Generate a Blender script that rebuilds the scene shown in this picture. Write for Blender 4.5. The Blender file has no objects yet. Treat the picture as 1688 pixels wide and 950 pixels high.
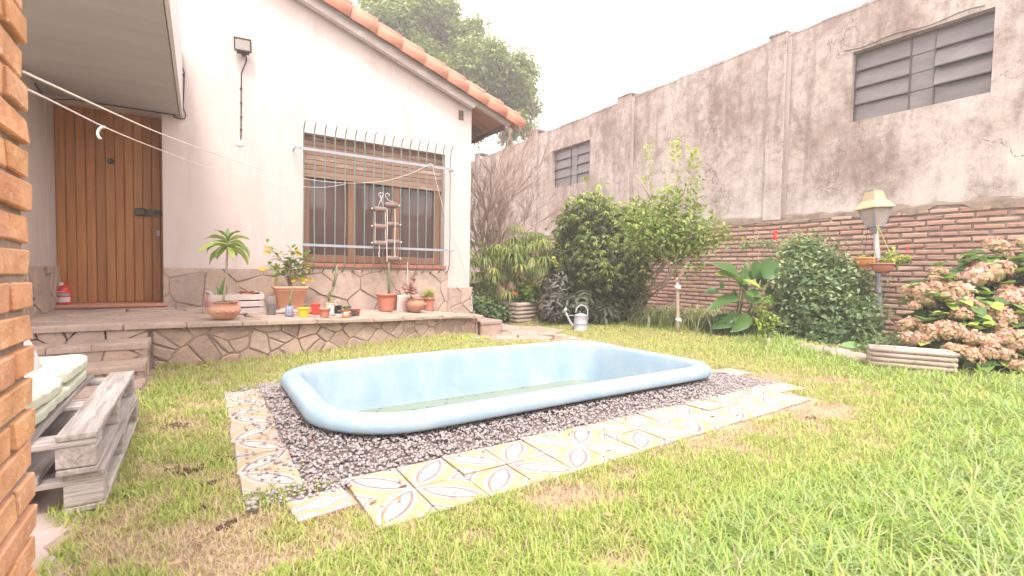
import bpy, bmesh, math, random
import numpy as np
from mathutils import Vector, Matrix, Euler
from math import sin, cos, pi, radians, sqrt, exp

random.seed(7)
rng = np.random.default_rng(7)
S = bpy.context.scene
COL = S.collection

# ------------------------------------------------------------------ camera
F_PX, PSI, TH, RO, EYE = 786.0, radians(33.2), radians(2.26), radians(1.0), 0.8
FW = Vector((sin(PSI)*cos(TH), cos(PSI)*cos(TH), -sin(TH)))
R0 = Vector((cos(PSI), -sin(PSI), 0.0))
U0 = R0.cross(FW)
RT = (R0*cos(RO) + U0*sin(RO)).normalized()
UP = RT.cross(FW).normalized()
CAM = Vector((0, 0, EYE))
cd = bpy.data.cameras.new('camera')
cam = bpy.data.objects.new('camera', cd)
COL.objects.link(cam)
M3 = Matrix((RT, UP, -FW)).transposed()
cam.matrix_world = Matrix.Translation(CAM) @ M3.to_4x4()
cd.sensor_width = 36.0
cd.lens = 36.0*F_PX/1688.0
cd.clip_start = 0.05
cd.clip_end = 400.0
cd.dof.use_dof = True
cd.dof.focus_distance = 5.0
cd.dof.aperture_fstop = 5.6
S.camera = cam

def at(x, y, **k):
    """where the sight line of photograph point (x, y) meets a real plane X=, Y= or Z="""
    r = FW + RT*((x-844)/F_PX) - UP*((y-475)/F_PX)
    n, v = list(k.items())[0]
    i = 'XYZ'.index(n)
    return CAM + r*((v-CAM[i])/r[i])
def dep(x, y, t):
    return CAM + (FW + RT*((x-844)/F_PX) - UP*((y-475)/F_PX))*t

# ------------------------------------------------------------------ light
SUN_EL, SUN_AZ = radians(58), radians(200)      # azimuth clockwise from +Y
w = bpy.data.worlds.new('World'); S.world = w; w.use_nodes = True
nt = w.node_tree; nt.nodes.clear()
sky = nt.nodes.new('ShaderNodeTexSky'); sky.sky_type = 'NISHITA'; sky.sun_disc = False
sky.sun_elevation = SUN_EL; sky.sun_rotation = SUN_AZ
sky.air_density = 1.0; sky.dust_density = 6.0; sky.ozone_density = 0.6
hs = nt.nodes.new('ShaderNodeHueSaturation'); hs.inputs['Saturation'].default_value = 0.12
mx = nt.nodes.new('ShaderNodeMix'); mx.data_type = 'RGBA'; mx.inputs[0].default_value = 0.72
mx.inputs[7].default_value = (14.0, 13.0, 12.9, 1)     # the flat white cloud cover
bg = nt.nodes.new('ShaderNodeBackground'); bg.inputs['Strength'].default_value = 0.105
wo = nt.nodes.new('ShaderNodeOutputWorld')
nt.links.new(sky.outputs[0], hs.inputs['Color']); nt.links.new(hs.outputs[0], mx.inputs[6])
nt.links.new(mx.outputs[2], bg.inputs['Color']); nt.links.new(bg.outputs[0], wo.inputs['Surface'])
sl = bpy.data.lights.new('sun', 'SUN'); sl.energy = 1.5; sl.angle = radians(14); sl.color = (1.0, 0.92, 0.85)
so = bpy.data.objects.new('sun', sl); COL.objects.link(so)
sd = Vector((sin(SUN_AZ)*cos(SUN_EL), cos(SUN_AZ)*cos(SUN_EL), sin(SUN_EL)))
so.rotation_euler = sd.to_track_quat('Z', 'Y').to_euler(); so.location = sd*30
S.view_settings.view_transform = 'Standard'; S.view_settings.look = 'None'
S.view_settings.exposure = 1.7; S.view_settings.gamma = 1.0
S.render.engine = 'CYCLES'
S.cycles.max_bounces = 6; S.cycles.transparent_max_bounces = 6

# ------------------------------------------------------------------ materials
class NG:
    def __init__(s, name):
        s.m = bpy.data.materials.new(name); s.m.use_nodes = True
        s.t = s.m.node_tree; s.t.nodes.clear()
        s.out = s.t.nodes.new('ShaderNodeOutputMaterial')
        s._pos = None
    def n(s, ty, **kw):
        nd = s.t.nodes.new(ty)
        for k, v in kw.items(): setattr(nd, k, v)
        return nd
    def l(s, a, b): s.t.links.new(a, b)
    def pos(s):
        if s._pos is None: s._pos = s.n('ShaderNodeNewGeometry').outputs['Position']
        return s._pos
    def setin(s, nd, key, v):
        if v is None: return
        i = nd.inputs[key]
        if hasattr(v, 'is_linked') or hasattr(v, 'links'): s.l(v, i)
        else:
            if isinstance(v, (tuple, list)) and len(v) == 3 and i.type == 'RGBA': v = (*v, 1)
            i.default_value = v
    def math(s, op, a, b=0.0, c=None, clamp=False):
        nd = s.n('ShaderNodeMath', operation=op, use_clamp=clamp)
        s.setin(nd, 0, a); s.setin(nd, 1, b)
        if c is not None: s.setin(nd, 2, c)
        return nd.outputs[0]
    def mixc(s, f, a, b, blend='MIX'):
        nd = s.n('ShaderNodeMix', data_type='RGBA', blend_type=blend)
        s.setin(nd, 0, f); s.setin(nd, 6, a); s.setin(nd, 7, b)
        return nd.outputs[2]
    def noise(s, scale, detail=4, rough=.55, vec=None, stretch=None, dist=0.0):
        vec = vec or s.pos()
        if stretch:
            mp = s.n('ShaderNodeMapping'); mp.inputs['Scale'].default_value = stretch
            s.l(vec, mp.inputs['Vector']); vec = mp.outputs[0]
        nd = s.n('ShaderNodeTexNoise'); s.l(vec, nd.inputs['Vector'])
        nd.inputs['Scale'].default_value = scale; nd.inputs['Detail'].default_value = detail
        nd.inputs['Roughness'].default_value = rough; nd.inputs['Distortion'].default_value = dist
        return nd.outputs['Fac']
    def ramp(s, f, stops, interp='LINEAR'):
        nd = s.n('ShaderNodeValToRGB'); cr = nd.color_ramp; cr.interpolation = interp
        while len(cr.elements) < len(stops): cr.elements.new(0.5)
        for e, (p, c) in zip(cr.elements, stops):
            e.position = p; e.color = (*c, 1) if not isinstance(c, (int, float)) else (c, c, c, 1)
        s.l(f, nd.inputs[0]); return nd.outputs[0]
    def attr(s, name='tint'):
        return s.n('ShaderNodeAttribute', attribute_name=name).outputs['Fac']
    def orand(s): return s.n('ShaderNodeObjectInfo').outputs['Random']
    def irand(s): return s.n('ShaderNodeNewGeometry').outputs['Random Per Island']
    def bump(s, h, strength=.4, dist=.01):
        nd = s.n('ShaderNodeBump'); nd.inputs['Strength'].default_value = strength
        nd.inputs['Distance'].default_value = dist; s.l(h, nd.inputs['Height']); return nd.outputs[0]
    def principled(s, color, rough=.8, bump=None, metal=0, spec=.35, **kw):
        p = s.n('ShaderNodeBsdfPrincipled')
        s.setin(p, 'Base Color', color); s.setin(p, 'Roughness', rough)
        s.setin(p, 'Metallic', metal); s.setin(p, 'Specular IOR Level', spec)
        for k, v in kw.items(): s.setin(p, k.replace('_', ' '), v)
        if bump is not None: s.l(bump, p.inputs['Normal'])
        return p.outputs[0]
    def done(s, sh): s.l(sh, s.out.inputs['Surface']); return s.m

def mat(name, c1, c2=None, scale=8.0, rough=.8, bump=.3, bd=.004, per=0.0, metal=0, spec=.3, stretch=None, detail=5, contrast=(.3, .7), speck=None, **kw):
    """a plain surface: two colours mixed by noise, fine relief, optional per-object variation"""
    g = NG(name); c2 = c2 or tuple(x*.8 for x in c1)
    f = g.noise(scale, detail, .6, stretch=stretch)
    col = g.ramp(f, [(contrast[0], c2), (contrast[1], c1)])
    if per:
        r = g.orand() if per > 0 else g.irand(); per = abs(per)
        hv = g.n('ShaderNodeHueSaturation')
        g.l(g.math('MULTIPLY_ADD', r, per*2, 1-per), hv.inputs['Value'])
        g.l(g.math('MULTIPLY_ADD', g.math('FRACT', g.math('MULTIPLY', r, 17.3)), per*.16, .5-per*.08), hv.inputs['Hue'])
        g.l(g.math('MULTIPLY_ADD', g.math('FRACT', g.math('MULTIPLY', r, 7.7)), per*1.6, 1-per*.8), hv.inputs['Saturation'])
        g.l(col, hv.inputs['Color']); col = hv.outputs[0]
    if speck:
        sp = g.noise(speck[1], 3, .7); col = g.mixc(g.ramp(sp, [(speck[2], 0.0), (speck[2]+.06, 1.0)]), col, speck[0])
    b = g.bump(g.noise(scale*5, 4, .65, stretch=stretch), bump, bd) if bump else None
    return g.done(g.principled(col, rough, b, metal, spec, **kw))

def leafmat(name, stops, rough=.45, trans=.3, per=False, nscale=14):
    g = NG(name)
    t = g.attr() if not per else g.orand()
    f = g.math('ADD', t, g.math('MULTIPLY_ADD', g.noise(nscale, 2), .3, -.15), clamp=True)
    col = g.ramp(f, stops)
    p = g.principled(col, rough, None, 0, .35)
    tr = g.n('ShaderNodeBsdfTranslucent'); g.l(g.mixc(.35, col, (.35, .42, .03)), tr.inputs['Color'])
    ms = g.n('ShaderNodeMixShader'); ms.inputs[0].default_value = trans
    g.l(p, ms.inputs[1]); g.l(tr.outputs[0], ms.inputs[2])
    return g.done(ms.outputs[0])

# facade stucco
g = NG('pink_stucco')
c = g.ramp(g.noise(1.3, 5, .6), [(.3, (.525, .44, .415)), (.7, (.55, .485, .46))])
c = g.mixc(g.ramp(g.noise(2.2, 6, .7, stretch=(3, 3, .5)), [(.5, 0.0), (.72, .5)]), c, (.42, .345, .32))
c = g.mixc(g.ramp(g.noise(1.7, 7, .75, stretch=(5, 5, .28)), [(.6, 0.0), (.76, .3)]), c, (.40, .325, .29))
M_STUCCO = g.done(g.principled(c, .9, g.bump(g.noise(60, 5, .7), .35, .006), 0, .15))
M_SOFFIT = mat('grey_plaster_soffit', (.43, .425, .425), (.37, .36, .36), 1.6, .9, .3, .004, stretch=(1, 4, 1))
M_WHITE = mat('white_paint', (.66, .63, .63), (.58, .55, .55), 3, .6, .2)
# grey weathered render of the boundary wall
g = NG('weathered_render')
P = g.pos(); sx = g.n('ShaderNodeSeparateXYZ'); g.l(P, sx.inputs[0]); Y_, Z_ = sx.outputs[1], sx.outputs[2]
n1 = g.noise(.9, 7, .68, dist=.4); n2 = g.noise(2.2, 8, .74, stretch=(1, 1.3, .42), dist=.5); n5 = g.noise(6, 10, .78); n3 = g.noise(16, 5, .75); n4 = g.noise(.55, 5, .6); n6 = g.noise(3.2, 7, .7, stretch=(1, 2.2, .16))
base = g.ramp(n1, [(.30, (.255, .195, .165)), (.44, (.36, .295, .258)), (.55, (.44, .38, .34)), (.70, (.51, .465, .43))])
base = g.mixc(g.ramp(n2, [(.49, 0.0), (.62, .65)]), base, (.18, .13, .105))
base = g.mixc(g.ramp(n6, [(.50, 0.0), (.64, .55)]), base, (.20, .145, .125))
base = g.mixc(g.ramp(n5, [(.36, .6), (.5, 0.0)]), base, (.16, .115, .095))
base = g.mixc(g.ramp(n5, [(.54, .0), (.66, .5)]), base, (.56, .51, .48))
low = g.math('MULTIPLY_ADD', Z_, -.60, 1.95, clamp=True)            # limescale rises from the foot
near = g.math('MULTIPLY_ADD', Y_, -.16, 1.05, clamp=True)
w1 = g.math('MULTIPLY', g.math('ADD', low, g.math('MULTIPLY', near, .45)), g.ramp(n4, [(.40, .0), (.56, 1.0)]))
w1 = g.math('ADD', w1, g.math('MULTIPLY_ADD', n3, 1.4, -.85), clamp=True)
base = g.mixc(g.math('MULTIPLY', w1, .8, clamp=True), base, (.66, .60, .56))
vo = g.n('ShaderNodeTexVoronoi', feature='DISTANCE_TO_EDGE'); vo.inputs['Scale'].default_value = .8
va = g.n('ShaderNodeVectorMath', operation='ADD'); nz = g.n('ShaderNodeTexNoise'); nz.inputs['Scale'].default_value = 3.0; nz.inputs['Detail'].default_value = 8; g.l(g.pos(), nz.inputs['Vector']); g.l(g.pos(), va.inputs[0]); g.l(nz.outputs['Color'], va.inputs[1]); g.l(va.outputs[0], vo.inputs['Vector'])
cr = g.math('MULTIPLY', g.math('LESS_THAN', vo.outputs['Distance'], .0045), g.ramp(g.noise(.8, 3), [(.48, 0.0), (.56, .8)]))
base = g.mixc(cr, base, (.10, .07, .06))
spk = g.ramp(g.noise(95, 3, .8), [(.38, 1.0), (.5, 0.0)])
base = g.mixc(g.math('MULTIPLY', spk, .4), base, (.13, .09, .075))
M_RENDER = g.done(g.principled(base, .95, g.bump(g.math('ADD', n3, g.noise(120, 4, .7)), .6, .012), 0, .1))
M_PILASTER = mat('pilaster_render', (.40, .345, .32), (.24, .185, .165), 2.2, .95, .6, .01, stretch=(1, 2, .4), detail=8, speck=((.20, .155, .13), 30, .62))

def brickmat(name, stops, per):
    g = NG(name); r = g.orand() if per else g.irand()
    col = g.ramp(r, stops)
    col = g.mixc(g.ramp(g.noise(14, 6, .7), [(.45, 0.0), (.75, .6)]), col, (.40, .31, .25))
    col = g.mixc(g.ramp(g.noise(7, 6, .75), [(.56, 0.0), (.72, .75)]), col, (.09, .055, .045))
    col = g.mixc(g.ramp(g.noise(1.1, 4, .6), [(.45, 0.0), (.75, .35)]), col, (.33, .27, .23))
    return g.done(g.principled(col, .92, g.bump(g.noise(50, 6, .75), .7, .008), 0, .12))
BR = [(0, (.40, .215, .155)), (.25, (.47, .29, .22)), (.45, (.36, .20, .155)), (.62, (.43, .26, .19)), (.8, (.52, .38, .29)), (1, (.28, .17, .14))]
M_BRICK = brickmat('wall_brick', BR, True); M_BRICK_FAR = brickmat('wall_brick_far', BR, False)
M_MORTAR = mat('mortar', (.44, .355, .32), (.32, .25, .225), 6, .95, .8, .012, detail=8)
M_PBRICK = mat('orange_pillar_brick', (.62, .34, .19), (.46, .225, .12), 11, .9, 1.0, .006, per=.07, detail=9, contrast=(.36, .62), speck=((.66, .46, .34), 30, .62))
M_PMORTAR = mat('pillar_mortar', (.32, .25, .21), (.20, .15, .125), 20, .95, .6)

def stonemat(name, stops, per=True):
    g = NG(name); r = g.orand() if per else g.irand()
    col = g.ramp(r, stops)
    n = g.noise(5, 7, .65, dist=.6)
    col = g.mixc(g.ramp(n, [(.38, .45), (.6, 0.0)]), col, (.24, .175, .14))
    col = g.mixc(g.ramp(g.noise(3.1, 5, .6, stretch=(1, 1, 2.4)), [(.5, 0.0), (.75, .55)]), col, (.46, .37, .31))
    col = g.mixc(g.ramp(g.noise(26, 5, .7), [(.55, 0.0), (.72, .55)]), col, (.17, .125, .10))
    return g.done(g.principled(col, .88, g.bump(g.noise(28, 7, .7, dist=.5), .6, .014), 0, .2))
M_STONE = stonemat('flagstone_front', [(0, (.43, .30, .24)), (.3, (.48, .36, .295)), (.6, (.37, .27, .22)), (.85, (.50, .39, .325)), (1, (.46, .30, .235))])
M_DADO = stonemat('flagstone_dado', [(0, (.42, .32, .27)), (.3, (.46, .36, .305)), (.6, (.38, .295, .25)), (.85, (.48, .36, .28)), (1, (.43, .305, .24))])
M_PAVE = stonemat('flagstone_paving', [(0, (.42, .32, .265)), (.4, (.46, .36, .30)), (.7, (.40, .305, .255)), (1, (.45, .335, .27))])
M_JOINT = mat('stone_joint', (.44, .35, .30), (.35, .275, .235), 12, .95, .7, .01)
M_CONC = mat('patio_concrete', (.44, .355, .315), (.34, .27, .24), 3, .95, .5, .008, detail=8)

# woods
def woodmat(name, a, b, grain=(30, 30, 1.2), rough=.6, per=.1, bump=.3, wear=None, spec=.3):
    g = NG(name)
    n = g.noise(1.6, 7, .7, stretch=grain, dist=.3)
    col = g.ramp(n, [(.3, b), (.7, a)])
    hv = g.n('ShaderNodeHueSaturation'); g.l(g.math('MULTIPLY_ADD', g.orand(), per*2, 1-per), hv.inputs['Value']); g.l(col, hv.inputs['Color']); col = hv.outputs[0]
    if wear: col = g.mixc(g.ramp(g.noise(wear[1], 6, .7, stretch=tuple(x*.12+.3 for x in grain)), [(wear[2], 0.0), (wear[2]+.15, 1.0)]), col, wear[0])
    return g.done(g.principled(col, rough, g.bump(n, bump, .006), 0, spec))
M_DOOR = woodmat('varnished_door_wood', (.47, .215, .07), (.27, .11, .038), (22, 22, 1.0), .42, .13, .25)
M_FRAME = woodmat('window_frame_wood', (.23, .13, .08), (.16, .085, .05), (14, 14, 1.5), .6, .08)
M_SHUT = woodmat('shutter_wood', (.27, .18, .135), (.20, .125, .09), (1.2, 20, 20), .75, .12, .4, wear=((.42, .345, .30), 5, .56))
M_PALLET = woodmat('grey_pallet_wood', (.50, .455, .43), (.20, .17, .155), (30, 1.6, 30), .9, .16, 1.0, wear=((.52, .48, .465), 6, .58), spec=.1)
M_PALLETX = woodmat('grey_pallet_wood_cross', (.50, .455, .43), (.20, .17, .155), (1.6, 30, 30), .9, .16, 1.0, wear=((.52, .48, .465), 6, .58), spec=.1)
M_CRATE = woodmat('whitewashed_crate_wood', (.58, .50, .47), (.42, .34, .31), (2, 24, 24), .85, .12, .5, wear=((.70, .63, .60), 6, .55), spec=.1)
M_FASCIA = woodmat('weathered_fascia_board', (.55, .49, .47), (.42, .35, .33), (1.5, 20, 12), .9, .05, .5, wear=((.70, .63, .60), 6, .55))
M_RAFTER = woodmat('dark_rafter_wood', (.17, .10, .075), (.10, .06, .045), (3, 20, 20), .8)
M_SOFFB = mat('terracotta_soffit_board', (.40, .20, .13), (.30, .145, .095), 8, .9, .3, per=.15)
M_BARK = woodmat('pale_bark', (.46, .36, .28), (.28, .21, .16), (8, 8, 2), .9, .1, .8)
M_TWIG = mat('bare_twig', (.42, .31, .26), (.30, .21, .17), 12, .9, .3)
M_STEM = mat('green_stem', (.20, .24, .09), (.13, .15, .06), 12, .7, .2)
M_LOG = mat('cast_log_concrete', (.46, .38, .33), (.33, .26, .22), 5, .95, .6, .01, detail=8, stretch=(1, 1, 3), speck=((.27, .21, .16), 18, .6))

# clay, paint, metal
M_TERRA = mat('terracotta_clay', (.50, .22, .13), (.40, .16, .09), 5, .85, .2, per=.1)
M_TERRAP = mat('terracotta_plastic', (.50, .20, .13), (.45, .17, .11), 3, .6, .1)
M_PEACH = mat('faded_peach_plastic', (.68, .36, .23), (.60, .30, .19), 4, .65, .1)
M_CLAY = mat('aged_clay_bowl', (.46, .215, .14), (.56, .33, .24), 7, .85, .4, .005)
M_TILE = mat('roof_tile_clay', (.47, .205, .135), (.40, .165, .105), 5, .8, .3, .004, per=.06)
M_SILL = mat('red_sill_tile', (.42, .17, .12), (.36, .14, .10), 8, .7, .2)
M_STEP = mat('red_doorstep', (.52, .26, .18), (.45, .21, .15), 8, .8, .2)
M_IRON = mat('green_grey_iron', (.13, .18, .155), (.20, .235, .20), 10, .55, .2, spec=.4)
M_RAIL = mat('grey_rail_paint', (.33, .34, .38), (.26, .27, .31), 8, .45, .1, spec=.4)
M_BLACK = mat('black_plastic', (.02, .018, .018), (.03, .027, .027), 6, .5, .1)
M_DARKM = mat('dark_metal', (.075, .062, .055), (.11, .09, .08), 16, .5, .2, metal=.3)
M_SOIL = mat('potting_soil', (.075, .05, .035), (.045, .03, .022), 30, .95, .9, .01)
M_ROPE = mat('cream_rope', (.76, .72, .64), (.62, .56, .48), 60, .8, .4)
M_ROPEP = mat('pink_white_cord', (.72, .52, .52), (.80, .76, .74), 55, .8, .3)
M_ZINC = mat('galvanised_tin', (.45, .45, .48), (.34, .34, .37), 9, .5, .2, metal=.25, spec=.5)
M_POLE = mat('grey_pole_paint', (.30, .30, .345), (.25, .245, .28), 7, .6, .15)
M_LROOF = mat('yellowed_lantern_roof', (.46, .35, .15), (.40, .34, .26), 6, .6, .2)
M_RUST = mat('rusty_tin', (.22, .09, .055), (.32, .17, .11), 14, .9, .4)
M_WRAP = mat('white_plastic_wrap', (.78, .76, .77), (.62, .60, .61), 20, .5, .6, .01)
M_YELLOW = mat('yellow_plastic', (.82, .55, .045), (.76, .48, .03), 3, .45, .05)
M_RED = mat('red_plastic', (.72, .075, .05), (.64, .055, .04), 3, .45, .05)
M_REDP = mat('red_enamel', (.66, .03, .025), (.58, .025, .02), 3, .3, .0, spec=.5)
M_ORANGE = mat('orange_plastic', (.74, .30, .11), (.68, .25, .09), 3, .5, .05)
M_TINW = mat('old_white_tin', (.74, .70, .68), (.58, .52, .49), 14, .6, .2)
M_BLOCK = mat('cream_block', (.72, .60, .55), (.64, .52, .47), 8, .9, .3)
M_CUSH = mat('pale_green_cotton', (.50, .515, .41), (.46, .475, .375), 6, .95, .35, .003, spec=.1)
M_PILLOW = mat('white_cotton', (.52, .52, .51), (.47, .47, .46), 8, .95, .3, .003, spec=.1)
M_ROCK = mat('garden_rock', (.42, .335, .30), (.30, .235, .205), 7, .95, .7, .015, per=.15, detail=8)
M_FLOWR = mat('red_petal', (.80, .045, .04), (.70, .03, .03), 20, .6, .0)
M_FLOWO = mat('orange_petal', (.88, .14, .05), (.80, .10, .04), 20, .6, .0)
M_CACT = mat('cactus_skin', (.13, .155, .07), (.20, .215, .11), 18, .7, .3)
M_CLOD = mat('damp_soil_clod', (.15, .09, .06), (.10, .06, .04), 40, .95, .9, .01)

# window glass: dim room seen through a clean pane that mirrors the garden
g = NG('window_glass')
M_GLASS = g.done(g.principled(g.ramp(g.noise(1.6, 3), [(.35, (.060, .038, .036)), (.65, (.10, .065, .06))]), .05, None, 0, .55))
g = NG('dusty_glass')
M_DGLASS = g.done(g.principled(g.ramp(g.noise(2.5, 6, .7, stretch=(1, 1, 3)), [(.3, (.10, .088, .09)), (.7, (.19, .165, .162))]), .35, None, 0, .5))
g = NG('lamp_glass')
M_LGLASS = g.done(g.principled((.33, .30, .275), .3, g.bump(g.noise(40), .3, .003), 0, .6))
g = NG('lantern_glass')
p_ = g.principled((.60, .55, .52), .12, None, 0, .6)
tr = g.n('ShaderNodeBsdfTransparent'); tr.inputs[0].default_value = (.80, .74, .70, 1)
ms = g.n('ShaderNodeMixShader'); ms.inputs[0].default_value = .55; g.l(p_, ms.inputs[1]); g.l(tr.outputs[0], ms.inputs[2])
M_LANT = g.done(ms.outputs[0])
g = NG('clear_bottle')
p_ = g.principled((.30, .26, .25), .15, None, 0, .6)
tr = g.n('ShaderNodeBsdfTransparent'); ms = g.n('ShaderNodeMixShader'); ms.inputs[0].default_value = .5; g.l(p_, ms.inputs[1]); g.l(tr.outputs[0], ms.inputs[2])
M_BOTTLE = g.done(ms.outputs[0])

# pool
g = NG('pool_fibreglass')
P = g.pos(); sx = g.n('ShaderNodeSeparateXYZ'); g.l(P, sx.inputs[0]); Z_ = sx.outputs[2]
n = g.noise(2.6, 6, .65, stretch=(1, 1, .7)); n2 = g.noise(9, 6, .7, stretch=(1, 1, .35))
col = g.ramp(n, [(.3, (.215, .315, .405)), (.5, (.255, .35, .425)), (.68, (.335, .395, .44))])
col = g.mixc(g.ramp(n2, [(.5, 0.0), (.75, .55)]), col, (.40, .44, .475))
col = g.mixc(g.math('MULTIPLY', g.ramp(g.noise(55, 4, .7), [(.62, 0.0), (.70, .8)]), g.math('MULTIPLY_ADD', Z_, 18, -2.0, clamp=True)), col, (.60, .47, .38))
grime = g.math('MULTIPLY', g.math('MULTIPLY_ADD', Z_, -9, -1.1, clamp=True), g.ramp(g.noise(7, 5, .6, stretch=(1, 1, .3)), [(.3, .2), (.7, 1.0)]))
col = g.mixc(g.math('MULTIPLY', grime, .5), col, (.45, .50, .36))
M_POOL = g.done(g.principled(col, .5, g.bump(g.noise(30, 4), .12, .003), 0, .35))
g = NG('green_water')
col = g.ramp(g.noise(2, 4), [(.3, (.165, .205, .145)), (.7, (.205, .25, .18))])
M_WATER = g.done(g.principled(col, .05, g.bump(g.noise(7, 2), .05, .01), 0, .5))

# cement tiles: the printed pattern of two crossing arcs per tile
def tile_mat():
    g = NG('patterned_cement_tile')
    tc = g.n('ShaderNodeTexCoord').outputs['Object']; sx = g.n('ShaderNodeSeparateXYZ'); g.l(tc, sx.inputs[0]); X, Y = sx.outputs[0], sx.outputs[1]
    def dist(cx, cy):
        a = g.math('SUBTRACT', X, cx); b = g.math('SUBTRACT', Y, cy)
        return g.math('SQRT', g.math('ADD', g.math('MULTIPLY', a, a), g.math('MULTIPLY', b, b)))
    k = .16/sqrt(2)
    d = g.math('MAXIMUM', dist(k, -k), dist(-k, k))
    corner = g.math('MINIMUM', *[g.math('ADD', g.math('POWER', g.math('ABSOLUTE', g.math('SUBTRACT', X, sx_)), .75), g.math('POWER', g.math('ABSOLUTE', g.math('SUBTRACT', Y, -sx_)), .75)) for sx_ in (.1, -.1)])
    lt = lambda a, b: g.math('LESS_THAN', a, b)
    band = lambda a, lo, hi: g.math('MULTIPLY', g.math('GREATER_THAN', a, lo), lt(a, hi))
    YEL, WH, BRN, GRN = (.385, .265, .145), (.41, .385, .365), (.21, .13, .115), (.30, .30, .26)
    yel = g.mixc(g.ramp(g.noise(9, 5, .6), [(.35, 0.0), (.7, .6)]), YEL, (.40, .31, .215))
    col = g.mixc(lt(d, .211), yel, WH); col = g.mixc(band(d, .1885, .1985), col, BRN)
    col = g.mixc(lt(corner, .155), col, WH); col = g.mixc(band(corner, .105, .125), col, BRN)
    col = g.mixc(lt(corner, .075), col, GRN)
    ang = g.math('ARCTAN2', Y, X); rad = dist(0, 0)
    star = lt(rad, g.math('MULTIPLY_ADD', g.math('COSINE', g.math('MULTIPLY', ang, 4)), .009, .016))
    col = g.mixc(star, col, GRN)
    n = g.noise(12, 6, .7)
    col = g.mixc(g.ramp(g.noise(6, 6, .75, dist=.8), [(.48, 0.0), (.66, .75)]), col, (.36, .30, .255))
    edge = g.math('MAXIMUM', g.math('ABSOLUTE', X), g.math('ABSOLUTE', Y))
    col = g.mixc(g.math('MULTIPLY', g.math('GREATER_THAN', edge, .0945), g.ramp(n, [(.4, 0.0), (.6, .7)])), col, (.20, .15, .115))
    col = g.mixc(g.ramp(n, [(.5, 0.0), (.72, .55)]), col, (.40, .33, .28))
    col = g.mixc(g.ramp(g.noise(60, 4, .7), [(.6, 0.0), (.7, .5)]), col, (.42, .32, .25))
    return g.done(g.principled(col, .75, g.bump(n, .15, .003), 0, .25))
M_CTILE = tile_mat()
g = NG('border_cement_tile')
tc = g.n('ShaderNodeTexCoord').outputs['Object']; sx = g.n('ShaderNodeSeparateXYZ'); g.l(tc, sx.inputs[0]); X, Y = sx.outputs[0], sx.outputs[1]
a = g.math('ABSOLUTE', Y)
wv = g.math('MULTIPLY_ADD', g.math('COSINE', g.math('MULTIPLY', X, 52)), .013, .028)
col = g.mixc(g.math('LESS_THAN', a, .078), (.30, .17, .145), (.43, .39, .365))
col = g.mixc(g.math('LESS_THAN', g.math('ABSOLUTE', g.math('SUBTRACT', a, g.math('ADD', wv, .018))), .009), col, (.42, .28, .14))
col = g.mixc(g.math('LESS_THAN', g.math('ABSOLUTE', g.math('SUBTRACT', a, wv)), .003), col, (.24, .13, .11))
rr = g.math('SQRT', g.math('ADD', g.math('MULTIPLY', X, X), g.math('MULTIPLY', Y, Y)))
col = g.mixc(g.math('LESS_THAN', rr, .02), col, (.30, .30, .26))
M_BTILE = g.done(g.principled(col, .75, None, 0, .25))

# blue and white printed mug
g = NG('blue_white_mug')
tc = g.n('ShaderNodeTexCoord').outputs['Object']; sx = g.n('ShaderNodeSeparateXYZ'); g.l(tc, sx.inputs[0])
an = g.math('ARCTAN2', sx.outputs[1], sx.outputs[0])
pp = g.math('MULTIPLY', g.math('SINE', g.math('MULTIPLY', an, 7)), g.math('SINE', g.math('MULTIPLY', sx.outputs[2], 210)))
M_MUG = g.done(g.principled(g.mixc(g.math('GREATER_THAN', g.math('ABSOLUTE', pp), .32), (.55, .55, .57), (.05, .08, .26)), .35, None, 0, .5))

# ground: soil, bed, dry turf by the attribute 'tint' (0 bed soil .. 1 turf floor)
g = NG('garden_soil')
n = g.noise(9, 7, .7); d = g.attr()
turf = g.ramp(n, [(.3, (.20, .14, .10)), (.5, (.36, .27, .19)), (.7, (.46, .37, .26))])
bed = g.ramp(n, [(.3, (.13, .085, .06)), (.65, (.22, .15, .11))])
M_GROUND = g.done(g.principled(g.mixc(d, bed, turf), .97, g.bump(g.noise(40, 6, .7), .8, .02), 0, .1))
g = NG('grass_blades')
col = g.ramp(g.attr(), [(0, (.55, .42, .30)), (.2, (.54, .44, .25)), (.36, (.46, .465, .16)), (.6, (.41, .50, .115)), (.85, (.265, .41, .075)), (1, (.36, .45, .20))])
p_ = g.principled(col, .5, None, 0, .3); tr = g.n('ShaderNodeBsdfTranslucent'); g.l(col, tr.inputs[0])
ms = g.n('ShaderNodeMixShader'); ms.inputs[0].default_value = .35; g.l(p_, ms.inputs[1]); g.l(tr.outputs[0], ms.inputs[2])
M_GRASS = g.done(ms.outputs[0])
g = NG('gravel_stones')
col = g.ramp(g.attr(), [(0, (.25, .225, .23)), (.35, (.30, .27, .27)), (.6, (.34, .305, .30)), (.8, (.365, .32, .305)), (.94, (.33, .29, .275)), (1, (.34, .22, .18))], 'LINEAR')
M_GRAVEL = g.done(g.principled(col, .85, g.bump(g.noise(90, 4), .4, .004), 0, .25))

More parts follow.
